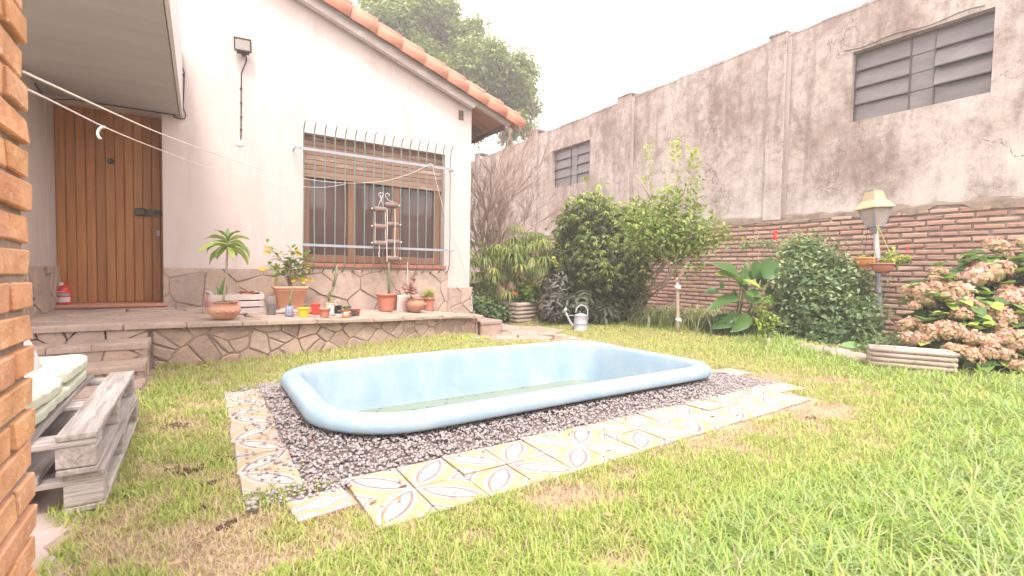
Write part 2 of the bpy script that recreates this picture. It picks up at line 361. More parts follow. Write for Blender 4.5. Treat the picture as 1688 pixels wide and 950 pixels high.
# ------------------------------------------------------------------ helpers
def root_loc(o):
    while o.parent: o = o.parent
    return o.location.copy()
def link(name, me, parent=None, loc=None, rot=None, scale=None, mat=None):
    o = bpy.data.objects.new(name, me); COL.objects.link(o)
    if parent: o.parent = parent
    if loc is not None: o.location = Vector(loc) - (root_loc(parent) if parent else Vector())
    if rot is not None: o.rotation_euler = rot
    if scale is not None: o.scale = scale if hasattr(scale, '__len__') else (scale,)*3
    if mat and me and not me.materials: me.materials.append(mat)
    return o
def tag(o, label=None, cat=None, group=None, kind=None):
    if label: o['label'] = label
    if cat: o['category'] = cat
    if group: o['group'] = group
    if kind: o['kind'] = kind
    return o
def thing(name, label, cat, loc=(0, 0, 0), group=None, rotz=0):
    o = bpy.data.objects.new(name, None); COL.objects.link(o); o.empty_display_size = .1
    o.location = loc; o.rotation_euler = (0, 0, rotz)
    return tag(o, label, cat, group)

class MB:
    def __init__(s): s.v = []; s.f = []
    def add(s, vs, fs, M=None):
        b = len(s.v)
        s.v += [tuple(M @ Vector(v)) for v in vs] if M is not None else [tuple(v) for v in vs]
        s.f += [tuple(i+b for i in f) for f in fs]; return s
    def box(s, lo, hi, bev=0.0, M=None, jit=0.0):
        c = [(a+b)/2 for a, b in zip(lo, hi)]; h = [abs(b-a)/2 for a, b in zip(lo, hi)]
        if bev <= 0:
            vs = [(c[0]+sx*h[0], c[1]+sy*h[1], c[2]+sz*h[2]) for sx in (-1, 1) for sy in (-1, 1) for sz in (-1, 1)]
            if jit: vs = [tuple(q+random.uniform(-jit, jit) for q in v) for v in vs]
            return s.add(vs, [(0, 1, 3, 2), (4, 6, 7, 5), (0, 4, 5, 1), (2, 3, 7, 6), (0, 2, 6, 4), (1, 5, 7, 3)], M)
        b = min(bev, min(h)*.9); vs = []; ix = {}
        for sx in (-1, 1):
            for sy in (-1, 1):
                for sz in (-1, 1):
                    j = [random.uniform(-jit, jit) for _ in range(3)] if jit else (0, 0, 0)
                    for ax in range(3):
                        p = [sx*h[0], sy*h[1], sz*h[2]]; sg = (sx, sy, sz)
                        for k in range(3):
                            if k != ax: p[k] -= sg[k]*b
                        ix[(sx, sy, sz, ax)] = len(vs); vs.append(tuple(c[k]+p[k]+j[k] for k in range(3)))
        fs = []
        for ax in range(3):
            u, w_ = (ax+1) % 3, (ax+2) % 3
            for sg in (-1, 1):
                q = []
                for a, b2 in ((-1, -1), (1, -1), (1, 1), (-1, 1)):
                    k = [0, 0, 0]; k[ax] = sg; k[u] = a; k[w_] = b2; q.append(ix[(*k, ax)])
                fs.append(tuple(q) if sg > 0 else tuple(q[::-1]))
        for ax in range(3):
            u, w_ = (ax+1) % 3, (ax+2) % 3
            for a in (-1, 1):
                for b2 in (-1, 1):
                    k0 = [0, 0, 0]; k1 = [0, 0, 0]; k0[ax] = -1; k1[ax] = 1
                    for k in (k0, k1): k[u] = a; k[w_] = b2
                    q = [ix[(*k0, u)], ix[(*k1, u)], ix[(*k1, w_)], ix[(*k0, w_)]]
                    fs.append(tuple(q) if a*b2 < 0 else tuple(q[::-1]))
        for sx in (-1, 1):
            for sy in (-1, 1):
                for sz in (-1, 1):
                    q = [ix[(sx, sy, sz, k)] for k in range(3)]
                    fs.append(tuple(q) if sx*sy*sz > 0 else tuple(q[::-1]))
        return s.add(vs, fs, M)
    def tube(s, pts, r, n=6, closed=False, cap=True):
        pts = [Vector(p) for p in pts]; m = len(pts)
        rs = r if hasattr(r, '__len__') else [r]*m
        up = Vector((0, 0, 1)); prev = None; vs = []; fs = []
        for i, p in enumerate(pts):
            if closed: t = pts[(i+1) % m]-pts[i-1]
            else: t = pts[min(i+1, m-1)]-pts[max(i-1, 0)]
            t = t.normalized() if t.length > 1e-9 else Vector((0, 0, 1))
            if prev is None:
                a = t.cross(up) if abs(t.z) < .95 else t.cross(Vector((1, 0, 0)))
            else: a = prev - t*prev.dot(t)
            a.normalize(); prev = a; b = t.cross(a)
            for k in range(n):
                th = 2*pi*k/n; vs.append(p + (a*cos(th)+b*sin(th))*rs[i])
        for i in range(m if closed else m-1):
            j = (i+1) % m
            for k in range(n): fs.append((i*n+k, i*n+(k+1) % n, j*n+(k+1) % n, j*n+k))
        if cap and not closed: fs += [tuple(range(n))[::-1], tuple((m-1)*n+k for k in range(n))]
        return s.add(vs, fs)
    def lathe(s, prof, n=20, c=(0, 0, 0), ribs=0, M=None):
        vs = []; fs = []
        for j, (r, z) in enumerate(prof):
            for k in range(n):
                th = 2*pi*k/n; rr = r*(1+(ribs if k % 2 else 0))
                vs.append((c[0]+rr*cos(th), c[1]+rr*sin(th), c[2]+z))
        for j in range(len(prof)-1):
            for k in range(n): fs.append((j*n+k, j*n+(k+1) % n, (j+1)*n+(k+1) % n, (j+1)*n+k))
        return s.add(vs, fs, M)
    def disc(s, r, z, n=20, c=(0, 0, 0), up=True):
        q = tuple(range(n)); return s.add([(c[0]+r*cos(2*pi*k/n), c[1]+r*sin(2*pi*k/n), c[2]+z) for k in range(n)], [q if up else q[::-1]])
    def ico(s, c, r, sub=1, jit=.15, sc=(1, 1, 1)):
        bm = bmesh.new(); bmesh.ops.create_icosphere(bm, subdivisions=sub, radius=1)
        vs = [tuple(c[i]+v.co[i]*r*sc[i]*(1+random.uniform(-jit, jit)) for i in range(3)) for v in bm.verts]
        fs = [tuple(v.index for v in f.verts) for f in bm.faces]; bm.free(); return s.add(vs, fs)
    def mesh(s, name, mat=None, smooth=False, off=None):
        me = bpy.data.meshes.new(name)
        vs = s.v if off is None else [(v[0]-off[0], v[1]-off[1], v[2]-off[2]) for v in s.v]
        me.from_pydata(vs, [], s.f); me.update()
        if mat: me.materials.append(mat)
        if smooth: me.polygons.foreach_set('use_smooth', [True]*len(me.polygons))
        return me
    def build(s, name, mat, parent=None, smooth=False):
        """world coordinates -> one object (under its thing)"""
        off = root_loc(parent) if parent else None
        return link(name, s.mesh(name, mat, smooth, off), parent)

def npmesh(name, V, faces, mat=None, tint=None, smooth=False, off=None):
    """V (N,3); faces list of (n_faces,k) int arrays of uniform k"""
    me = bpy.data.meshes.new(name)
    V = np.asarray(V, dtype=np.float32)
    if off is not None: V = V - np.array(off, dtype=np.float32)
    me.vertices.add(len(V)); me.vertices.foreach_set('co', V.ravel())
    nl = sum(f.size for f in faces); nf = sum(len(f) for f in faces)
    me.loops.add(nl); me.polygons.add(nf)
    me.loops.foreach_set('vertex_index', np.concatenate([f.ravel() for f in faces]).astype(np.int32))
    tot = np.concatenate([np.full(len(f), f.shape[1]) for f in faces]); st = np.concatenate([[0], np.cumsum(tot)[:-1]])
    me.polygons.foreach_set('loop_start', st.astype(np.int32)); 
    if smooth: me.polygons.foreach_set('use_smooth', np.ones(nf, dtype=bool))
    if tint is not None:
        at_ = me.attributes.new('tint', 'FLOAT', 'POINT'); at_.data.foreach_set('value', np.asarray(tint, dtype=np.float32))
    me.update(calc_edges=True); me.validate()
    if mat: me.materials.append(mat)
    return me

def frames(d, nrm):
    """rotation matrices whose Y axis is d and Z axis near nrm"""
    d = d/np.linalg.norm(d, axis=1, keepdims=True)
    x = np.cross(d, nrm); x /= np.maximum(np.linalg.norm(x, axis=1, keepdims=True), 1e-6)
    z = np.cross(x, d)
    return np.stack([x, d, z], axis=2)
def stamp(tv, tf, pos, R, sc, tint=None):
    """copies of a template (tv verts, tf list of face arrays) -> V, faces, tint"""
    tv = np.asarray(tv, float); N = len(pos); k = len(tv)
    sc = np.asarray(sc, float).reshape(N, 1, -1)
    V = np.einsum('nij,nkj->nki', R, tv[None]*sc) + pos[:, None, :]
    F = [(f[None]+(np.arange(N)*k)[:, None, None]).reshape(-1, f.shape[1]) for f in tf]
    T = None if tint is None else np.repeat(tint, k)
    return V.reshape(-1, 3), F, T
def leafset(name, tmpl, pos, R, sc, tint, mat, parent=None, smooth=False):
    V, F, T = stamp(tmpl[0], tmpl[1], pos, R, sc, tint)
    off = root_loc(parent) if parent else None
    return link(name, npmesh(name, V, F, mat, T, smooth, off), parent)

# leaf templates: length 1 along +Y, normal +Z
def tmpl_leaf(wd=.45, fold=.12, droop=.15):
    v = [(0, 0, 0), (-wd/2, .4, fold*wd), (0, .45, -droop*.3), (wd/2, .4, fold*wd), (0, 1, -droop)]
    return v, [np.array([(0, 2, 1), (0, 3, 2), (1, 2, 4), (2, 3, 4)])]
def tmpl_small(wd=.5, droop=.1):
    return [(0, 0, 0), (-wd/2, .45, 0), (0, 1, -droop), (wd/2, .45, .04)], [np.array([(0, 3, 2, 1)])]
def tmpl_big(wd=.6, droop=.25, n=6, fold=.18, wav=.02):
    v = []; 
    for i in range(n+1):
        t = i/n; w_ = wd/2*(sin(pi*min(1, t**.8*1.0))**.75 if 0 < t < 1 else 0.0); z = -droop*t*t
        v += [(-w_, t, z+fold*w_+wav*sin(t*14)), (0, t, z), (w_, t, z+fold*w_-wav*sin(t*12))]
    f = []
    for i in range(n):
        a = i*3; f += [(a, a+1, a+4, a+3), (a+1, a+2, a+5, a+4)]
    return v, [np.array(f)]
def merge_tm(parts):
    V = []; F = {}
    for v, fl, M in parts:
        b = len(V); V += [tuple(M @ Vector(p)) for p in v]
        for f in fl: F.setdefault(f.shape[1], []).append(f+b)
    return V, [np.concatenate(x) for x in F.values()]
def tmpl_whorl(n=7, wd=.36, tilt=-25, seed=1):
    r = random.Random(seed); ps = []
    for i in range(n):
        a = 2*pi*i/n + r.uniform(-.2, .2)
        M = Matrix.Rotation(a, 4, 'Z') @ Matrix.Rotation(radians(tilt+r.uniform(-15, 12)), 4, 'X') @ Matrix.Scale(r.uniform(.8, 1.1), 4)
        v, f = tmpl_leaf(wd, .2, .2); ps.append((v, f, M))
    return merge_tm(ps)
def rand_dirs(n):
    d = rng.normal(size=(n, 3)); return d/np.linalg.norm(d, axis=1, keepdims=True)
def blob_points(blobs, n, shell=.35):
    """points near the surfaces of ellipsoids [(centre, radii)], with outward normals"""
    vol = np.array([np.prod(b[1])**(2/3) for b in blobs]); p = vol/vol.sum()
    k = rng.choice(len(blobs), n, p=p); C = np.array([b[0] for b in blobs], float)[k]; Rr = np.array([b[1] for b in blobs], float)[k]
    d = rand_dirs(n); rad = 1 - shell*rng.random((n, 1))**1.5
    return C + d*Rr*rad, d
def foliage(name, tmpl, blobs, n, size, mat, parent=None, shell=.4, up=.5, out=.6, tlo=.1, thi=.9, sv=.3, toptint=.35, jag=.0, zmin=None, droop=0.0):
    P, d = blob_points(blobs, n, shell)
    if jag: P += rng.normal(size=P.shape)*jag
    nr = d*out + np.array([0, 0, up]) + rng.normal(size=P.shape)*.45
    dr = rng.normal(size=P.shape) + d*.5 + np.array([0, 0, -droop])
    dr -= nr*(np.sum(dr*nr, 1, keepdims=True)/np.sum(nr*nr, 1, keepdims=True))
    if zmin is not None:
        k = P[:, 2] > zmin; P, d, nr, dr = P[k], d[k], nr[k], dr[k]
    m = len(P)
    tint = np.clip(tlo + (thi-tlo)*rng.random(m) + toptint*(d[:, 2]-.1), 0, 1)  # upward leaves get a lighter tint: top light put into the leaf colour
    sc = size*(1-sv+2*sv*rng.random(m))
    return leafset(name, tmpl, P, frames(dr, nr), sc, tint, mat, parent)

def blades(name, P, h, wd, az, lean, tint, mat, parent=None, segs=3, kind=None, curl=1.0):
    """arching grass-like blades; P (N,3) roots"""
    N = len(P); dx, dy = np.cos(az), np.sin(az); V = np.zeros((N, 2*segs+1, 3)); sxx, syy = -dy, dx
    for i in range(segs+1):
        t = i/segs; b = lean*(t**1.6)
        hx = h*np.sin(b)*t*curl; hz = h*t*np.cos(b*.85)
        cx, cy, cz = P[:, 0]+dx*hx, P[:, 1]+dy*hx, P[:, 2]+hz
        if i == segs: V[:, 2*segs] = np.stack([cx, cy, cz], 1)
        else:
            ww = wd*.5*(1-.55*t)
            V[:, 2*i] = np.stack([cx-sxx*ww, cy-syy*ww, cz], 1); V[:, 2*i+1] = np.stack([cx+sxx*ww, cy+syy*ww, cz], 1)
    k = 2*segs+1; q = np.array([(2*i, 2*i+1, 2*i+3, 2*i+2) for i in range(segs-1)]); tr_ = np.array([(2*segs-2, 2*segs-1, 2*segs)])
    base = (np.arange(N)*k)[:, None, None]
    F = [(q[None]+base).reshape(-1, 4), (tr_[None]+base).reshape(-1, 3)]
    off = root_loc(parent) if parent else None
    o = link(name, npmesh(name, V.reshape(-1, 3), F, mat, np.repeat(tint, k), False, off), parent)
    return tag(o, kind=kind) if kind else o

# irregular stones: voronoi cells of a region, shrunk, roughened and raised
def clip_poly(poly, nx, ny, c):
    out = []
    for i in range(len(poly)):
        a, b = poly[i], poly[(i+1) % len(poly)]
        da, db = nx*a[0]+ny*a[1]-c, nx*b[0]+ny*b[1]-c
        if da <= 0: out.append(a)
        if (da < 0 < db) or (db < 0 < da):
            t = da/(da-db); out.append((a[0]+(b[0]-a[0])*t, a[1]+(b[1]-a[1])*t))
    return out
def cells(region, size, seed, stretch=1.0, jitter=.46):
    r = random.Random(seed); xs = [p[0] for p in region]; ys = [p[1] for p in region]
    sx_, sy_ = size*stretch, size; seeds = []
    y = min(ys)-sy_*.5; row = 0
    while y < max(ys)+sy_:
        x = min(xs)-sx_*.5+(row % 2)*sx_*.5
        while x < max(xs)+sx_:
            seeds.append((x+r.uniform(-jitter, jitter)*sx_, y+r.uniform(-jitter, jitter)*sy_)); x += sx_
        y += sy_; row += 1
    kept = []
    for s in seeds:                       # uneven sizes: drop some seeds, double others
        u = r.random()
        if u < .22: continue
        kept.append(s)
        if u > .80: kept.append((s[0]+r.uniform(-.5, .5)*sx_, s[1]+r.uniform(-.5, .5)*sy_))
    seeds = kept
    res = []
    for i, s in enumerate(seeds):
        poly = list(region)
        for j, q in enumerate(seeds):
            if i == j or abs(q[0]-s[0]) > 3*sx_ or abs(q[1]-s[1]) > 3*sy_: continue
            dx, dy = q[0]-s[0], q[1]-s[1]; c = (q[0]**2+q[1]**2-s[0]**2-s[1]**2)/2
            poly = clip_poly(poly, dx, dy, c)
            if len(poly) < 3: break
        if len(poly) >= 3: res.append(poly)
    return res
def parea(p): return .5*sum(p[i][0]*p[(i+1) % len(p)][1]-p[(i+1) % len(p)][0]*p[i][1] for i in range(len(p)))
def shrink(poly, g):
    out = list(poly); n = len(poly)
    if parea(poly) < 0: poly = poly[::-1]; out = list(poly)
    for i in range(n):
        a, b = poly[i], poly[(i+1) % n]; ex, ey = b[0]-a[0], b[1]-a[1]; L = math.hypot(ex, ey)
        if L < 1e-6: continue
        nx, ny = ey/L, -ex/L; out = clip_poly(out, nx, ny, nx*a[0]+ny*a[1]-g)
        if len(out) < 3: return []
    return out
def rough(poly, amp, r, seg=.09):
    out = []
    for i in range(len(poly)):
        a, b = poly[i], poly[(i+1) % len(poly)]; L = math.hypot(b[0]-a[0], b[1]-a[1])
        if L < .012: continue
        out.append((a[0]+r.uniform(-amp, amp)*.6, a[1]+r.uniform(-amp, amp)*.6)); k = min(2, int(L/seg))
        for j in range(1, k+1):
            t = j/(k+1); out.append((a[0]+(b[0]-a[0])*t+r.uniform(-amp, amp), a[1]+(b[1]-a[1])*t+r.uniform(-amp, amp)))
    return out
def stones(region, size, seed, mp, parent, mat, gap=.012, th=.02, inset=.010, stretch=1.0, amp=.006, name='stone', var=.35, minarea=.0002, keep=None):
    """mp(u, v, h) -> world point; each cell becomes one stone part"""
    r = random.Random(seed+99); out = []
    for cell in cells(region, size, seed, stretch):
        c = shrink(cell, gap/2)
        if len(c) < 3 or abs(parea(c)) < minarea: continue
        c = rough(c, amp, r)
        if len(c) < 3: continue
        ins = [( p[0]*.0, p[1]) for p in c]
        cx = sum(p[0] for p in c)/len(c); cy = sum(p[1] for p in c)/len(c)
        if keep and not keep(cx, cy): continue
        H = th*(1+r.uniform(-var, var)); tl = (r.uniform(-1, 1)*.06, r.uniform(-1, 1)*.06); n = len(c); vs = []
        for p in c: vs.append(mp(p[0], p[1], -.01))
        for p in c: vs.append(mp(p[0], p[1], H*.6+tl[0]*(p[0]-cx)+tl[1]*(p[1]-cy)))
        for p in c:
            dx, dy = cx-p[0], cy-p[1]; L = math.hypot(dx, dy)+1e-6; k = min(inset*r.uniform(.6, 1.5)/L, .4)
            q = (p[0]+dx*k, p[1]+dy*k); vs.append(mp(q[0], q[1], H+tl[0]*(q[0]-cx)+tl[1]*(q[1]-cy)+r.uniform(-1, 1)*.0015))
        fs = [(i, (i+1) % n, n+(i+1) % n, n+i) for i in range(n)]+[(n+i, n+(i+1) % n, 2*n+(i+1) % n, 2*n+i) for i in range(n)]
        fs.append(tuple(2*n+i for i in range(n)))
        m = MB(); m.add(vs, fs); o = m.build(name, mat, parent); out.append(o)
    return out

# ------------------------------------------------------------------ terrain
def gz(x, y):
    return -.17*exp(-((x-3.5)**2+(y-6.1)**2)/1.1) - .03*exp(-((x-1.)**2/2+(y-4.6)**2/.2))
def gzn(x, y):
    return -.17*np.exp(-((x-3.5)**2+(y-6.1)**2)/1.1) - .03*np.exp(-((x-1.)**2/2+(y-4.6)**2/.2))
BEDY = [-3, .9, 1.2, 1.67, 2.06, 2.5, 2.94, 3.5, 4.2, 5.1, 5.8, 7, 12]; BEDX = [5.3, 5.2, 4.95, 4.8, 5.1, 5.4, 5.75, 5.8, 5.42, 5.0, 4.75, 4.4, 4.2]
TX = [-3, -.3, .34, .72, 1.16, 1.69, 2.21, 2.7, 3.28, 5]; TZ = [.345, .342, .32, .308, .287, .26, .237, .205, .148, .148]
def tz(x): return float(np.interp(x, TX, TZ))
FRONT = [(-.31, 4.54), (.78, 4.74), (1.6, 4.98), (2.4, 5.32), (3.28, 5.87)]
FX = [p[0] for p in FRONT]; FY = [p[1] for p in FRONT]
def front_y(x): return float(np.interp(x, FX, FY))
def onground(x, y, f=gz):
    z = 0.0
    for _ in range(80):
        q = at(x, y, Z=z); z = .6*z+.4*f(q.x, q.y)
    return q

def axis(a, b, c, d, step):
    return np.concatenate([-np.geomspace(-c+.0, -a, 12)[::-1] if False else np.linspace(a, c, 14)[:-1], np.arange(c, d, step), np.linspace(d, b, 14)])
gx = axis(-90, 90, -4, 10, .09); gy = axis(-60, 120, -2.5, 16, .09)
GX, GY = np.meshgrid(gx, gy, indexing='ij')
def vnoise(x, y, s, seed=0):
    """cheap smooth noise from a few rotated sines"""
    r = random.Random(seed); o = np.zeros_like(x)
    for i in range(6):
        a = r.uniform(0, 2*pi); f = s*r.uniform(.6, 1.9); o = o+np.sin((x*cos(a)+y*sin(a))*f+r.uniform(0, 6.28))/6*1.6
    return o
bedx = np.interp(GY, BEDY, BEDX)
isbed = 1/(1+np.exp(-(GX-bedx-.05*vnoise(GX, GY, 9, 3))/.05))
GZ = gzn(GX, GY)+isbed*.015*(1+vnoise(GX, GY, 7, 1)); inpool = (GX > .53) & (GX < 2.96) & (GY > 2.06) & (GY < 3.30)
GZ = np.where(inpool, -.75, GZ)
nx_, ny_ = GX.shape; ii = np.arange(nx_*ny_).reshape(nx_, ny_)
F = np.stack([ii[:-1, :-1], ii[1:, :-1], ii[1:, 1:], ii[:-1, 1:]], -1).reshape(-1, 4)
gme = npmesh('ground', np.stack([GX, GY, GZ], -1).reshape(-1, 3), [F], M_GROUND, (1-isbed).ravel(), True)
tag(link('ground', gme), kind='structure')

# ------------------------------------------------------------------ grass
def make_grass():
    def dens_pts(n, r0, r1, a0, a1, p):
        # distance from the camera with density ~ r^-p
        u = rng.random(n)
        q = 2-p
        r = (r0**q+(r1**q-r0**q)*u)**(1/q) if abs(q) > 1e-3 else r0*(r1/r0)**u
        a = a0+(a1-a0)*rng.random(n)
        return np.stack([r*np.sin(a), r*np.cos(a)], 1)
    Q = dens_pts(680000, 1.0, 9.5, PSI-radians(54), PSI+radians(66), 1.35)
    x, y = Q[:, 0], Q[:, 1]
    bx = np.interp(y, BEDY, BEDX)+.07*vnoise(x, y, 9, 3)
    ok = x < bx-.02
    ok &= ~((x < -.37+.04*vnoise(x, y, 12, 8)) & (y < 4.6)) & (x > -1)
    fy = np.interp(x, FX, FY); ok &= ~((x < 3.3) & (y > fy-.0)) & ~((x < -.28) & (y > 3.6))
    ok &= ~((x > .32) & (x < 3.42) & (y > 1.78) & (y < 3.44))           # pool and gravel
    ok &= ~((x > .43) & (x < 3.3) & (y > 1.40+.015*vnoise(x, y, 20, 5)) & (y < 1.81))
    ok &= ~((x > .245) & (x < .44) & (y > 1.55) & (y < 1.75)) & ~((x > .11) & (x < .33) & (y > 1.83) & (y < 3.38))
    ok &= ~((x > 3.3) & (x < 3.56) & (y > 1.63) & (y < 1.82)) & ~((x > 3.42) & (x < 3.72) & (y > 2.06) & (y < 2.34))
    ok &= ~((x > 3.3) & (x < 3.62) & (y > 1.8) & (y < 2.3) & (rng.random(len(x)) < .75))
    # path corridor
    s = ((x-3.2)*.55+(y-4.6)*.84)
    ok &= ~((x > 2.75+.3*(y-4.4)) & (x < 3.85+.12*(y-4.3)) & (y > 4.5-.45*(x-2.8)+.02*vnoise(x, y, 14, 4)) & (y < 7))
    ok &= ~((x > 3.25) & (x < 3.95) & (y > 5.75))
    x, y = x[ok], y[ok]; n = len(x)
    # how dry: the strips beside the tiles and the trodden left side
    d1 = .8*np.exp(-((y-1.31)/.12)**2)*(x > .5)*(x < 3.3)
    d2 = .52*np.exp(-((x+.02)/.42)**2)*(y > 1.35)*(y < 4.7)
    d3 = np.exp(-((x-3.65)/.25)**2-((y-1.9)/.5)**2); d4 = np.exp(-((x-.15)**2+(y-1.5)**2)/.09)
    d5 = np.exp(-((y-3.62)/.12)**2)*(x > 3)*(x < 4)*0
    dry = np.clip(.95*d1+.85*d2+.8*d3+.9*d4+d5+.45*vnoise(x, y, 3.3, 11)+.55*vnoise(x, y, 13, 12)+.3*vnoise(x, y, 31, 14)-.24, 0, 1)
    far = np.hypot(x, y)
    lush = np.clip(1-(y-.05)/.95, 0, 1)*(x > -.1)+np.clip((x-y*1.1-1.5)/1.5, 0, 1)*.75
    lush = np.clip(lush+.25*vnoise(x, y, 2.4, 21), 0, 1)*(1-.6*dry)
    drop = rng.random(n) < np.clip(dry*.42, 0, .5); x, y, dry, far, lush = (a[~drop] for a in (x, y, dry, far, lush)); n = len(x)
    edge = np.exp(-((y-np.interp(x, FX, FY))/.12)**2)*(x < 3.3)+np.exp(-((x-np.interp(y, BEDY, BEDX))/.1)**2)*.6
    h = (.018+.020*rng.random(n)+lush*(.03+.115*rng.random(n)*rng.random(n)**.5)+edge*.03*rng.random(n))*(1-.35*dry)*(1+.35*rng.normal(size=n)).clip(.5, 1.8)
    wd = (.0019+.0016*rng.random(n)+.0012*lush)*(1+.24*far)
    tint = np.clip(.74-.60*dry+.24*lush+.20*rng.normal(size=n)-.16*(lush < .25)-.10*np.clip((far-2.4)/2, 0, 1), 0, 1)
    straw = rng.random(n) < .055; tint[straw] = .12+.1*rng.random(straw.sum())
    P = np.stack([x, y, gzn(x, y)-.004], 1)
    lean = np.clip(.35+.75*rng.random(n)+1.0*lush*rng.random(n), 0, 2.0)
    az = rng.random(n)*2*pi
    o = blades('lawn_grass', P, h, wd, az, lean, tint, M_GRASS, None, 3)
    tag(o, 'green lawn grass with dry straw patches around the pool', 'grass', kind='stuff')
make_grass()

# ================================================================== HOUSE
FYW = 6.15                                   # facade plane
XC = 3.28                                    # right corner of the house
house = thing('house', 'pale pink stucco house with terracotta roof tiles, barred window and plank door', 'house', (-.3, FYW, .3))
def gab(x): return 3.10+.349*(3.24-x)        # underside of the roof along the gable
m = MB()
def prism_xz(m, poly, y0, y1):
    n = len(poly); vs = [(x, y0, z) for x, z in poly]+[(x, y1, z) for x, z in poly]
    m.add(vs, [tuple(range(n)), tuple(range(2*n-1, n-1, -1))]+[(i, i+n, (i+1) % n+n, (i+1) % n) for i in range(n)])
WX0, WX1, WZ0, WZ1 = 1.034, 2.874, .812, 2.380
prism_xz(m, [(-.32, -.3), (WX0, -.3), (WX0, gab(WX0)), (-.32, gab(-.32))], FYW, 6.45)
prism_xz(m, [(WX1, -.3), (XC, -.3), (XC, gab(XC)), (WX1, gab(WX1))], FYW, 6.45)
prism_xz(m, [(WX0, -.3), (WX1, -.3), (WX1, WZ0), (WX0, WZ0)], FYW, 6.45)
prism_xz(m, [(WX0, WZ1), (WX1, WZ1), (WX1, gab(WX1)), (WX0, gab(WX0))], FYW, 6.45)
prism_xz(m, [(-4, 2.34), (-.32, 2.34), (-.32, gab(-.32)), (-4, gab(-4))], FYW, 6.45)
m.box((XC-.25, 6.45, -.3), (XC, 12, 3.09)); m.box((-4, 11.8, -.3), (XC-.25, 12, 3.09)); m.box((-.32, 6.55, -.3), (-.2, 11.8, 3.05)); m.box((-.2, 6.6, -.3), (XC-.25, 11.8, -.1))
m.build('wall', M_STUCCO, house)
m = MB(); m.box((-4, 5.32, .2), (-1.195, 6.12, 2.34)); m.box((-4, 6.12, .2), (-1.185, 6.6, 2.34)); m.build('side_wall', M_STUCCO, house)
# vent hole near the corner
v = MB(); v.box((3.07, FYW-.006, 2.90), (3.15, FYW+.02, 3.035), .004); v.box((3.082, FYW-.012, 2.90), (3.14, FYW-.004, 2.935), .003); v.build('air_vent', M_RAFTER, house)
# door
door = MB(); door.box((-1.19, 6.43, .3), (-.318, 6.47, 2.36)); door = door.build('door', M_DOOR, house)
pw = (.872)/11.5
for i in range(12):
    x0 = -1.186+i*pw; m = MB(); m.box((x0+.0015, 6.398, .385), (min(x0+pw-.0015, -.32), 6.43, 2.35), .006)
    m.build('plank', M_DOOR, door)
q = at(247, 351, Y=6.385)
m = MB(); m.box((q.x-.11, 6.372, q.z-.032), (q.x+.10, 6.39, q.z+.034), .005); m.build('bolt_plate', M_DARKM, door)
m = MB(); m.box((q.x-.125, 6.35, q.z-.04), (q.x-.03, 6.374, q.z+.04), .012); m.build('bolt', M_DARKM, door)
m = MB(); m.add(*[([(q.x+.05+.014*cos(k), 6.370, q.z+.014*sin(k)) for k in np.linspace(0, 5.6, 9)]), [tuple(range(9))]]); m.build('bolt_hole', M_BLACK, door)
q = at(183, 266, Y=6.39); m = MB(); m.lathe([(.03, 0), (.03, .006), (.02, .014), (.018, .009), (.0, .009)], 16, (0, 0, 0), M=Matrix.Translation(q) @ Matrix.Rotation(radians(90), 4, 'X')); m.build('door_knocker', M_DARKM, door, True)
q = at(261, 385, Y=6.39); m = MB(); m.box((q.x-.013, 6.388, q.z-.03), (q.x+.013, 6.399, q.z+.03), .003); m.build('lock_plate', M_ZINC, door)
m = MB(); m.box((-1.22, 6.09, .352), (-.285, 6.44, .384), .006); m.build('doorstep', M_STEP, house)
m = MB(); m.box((-1.20, 6.12, .2), (-.31, 6.43, .351)); m.build('doorstep_bed', M_JOINT, house)

# dado stones: facade, left return and corner pier
DT = .757
m = MB(); m.box((-.322, FYW-.016, .0), (2.925, FYW-.001, DT-.004)); m.box((2.925, FYW-.03, -.2), (XC+.03, FYW-.001, .53)); m.box((XC+.001, FYW-.03, -.3), (XC+.03, 7.2, .53))
m.box((-1.184, 5.30, .2), (-1.170, 6.40, DT-.004)); m.box((-2.6, 5.30, .2), (-1.184, 5.316, DT-.004))
m.build('dado_backing', M_JOINT, house)
mpf = lambda u, v, h: (u, FYW-.014-h, v)
reg = [(-.325, tz(-.3)-.01), (.72, tz(.72)-.01), (1.69, tz(1.69)-.01), (2.925, tz(2.9)-.01), (2.925, DT), (-.325, DT)]
stones(reg, .27, 14, mpf, house, M_DADO, .008, .016, .007, 1.25, .005, 'stone')
mpf = lambda u, v, h: (u, FYW-.028-h, v)
stones([(2.93, .16), (XC+.035, .10), (XC+.035, .535), (2.93, .535)], .30, 5, mpf, house, M_DADO, .012, .02, .008, 1, .004, 'stone')
mpf = lambda u, v, h: (-1.169+h, u, v)
stones([(5.29, .33), (6.38, .33), (6.38, DT), (5.29, DT)], .24, 8, mpf, house, M_DADO, .013, .02, .008, 1, .004, 'stone')
mpf = lambda u, v, h: (u, 5.298-h, v)
stones([(-2.2, .33), (-1.16, .33), (-1.16, DT), (-2.2, DT)], .26, 9, mpf, house, M_DADO, .013, .02, .008, 1, .004, 'stone')

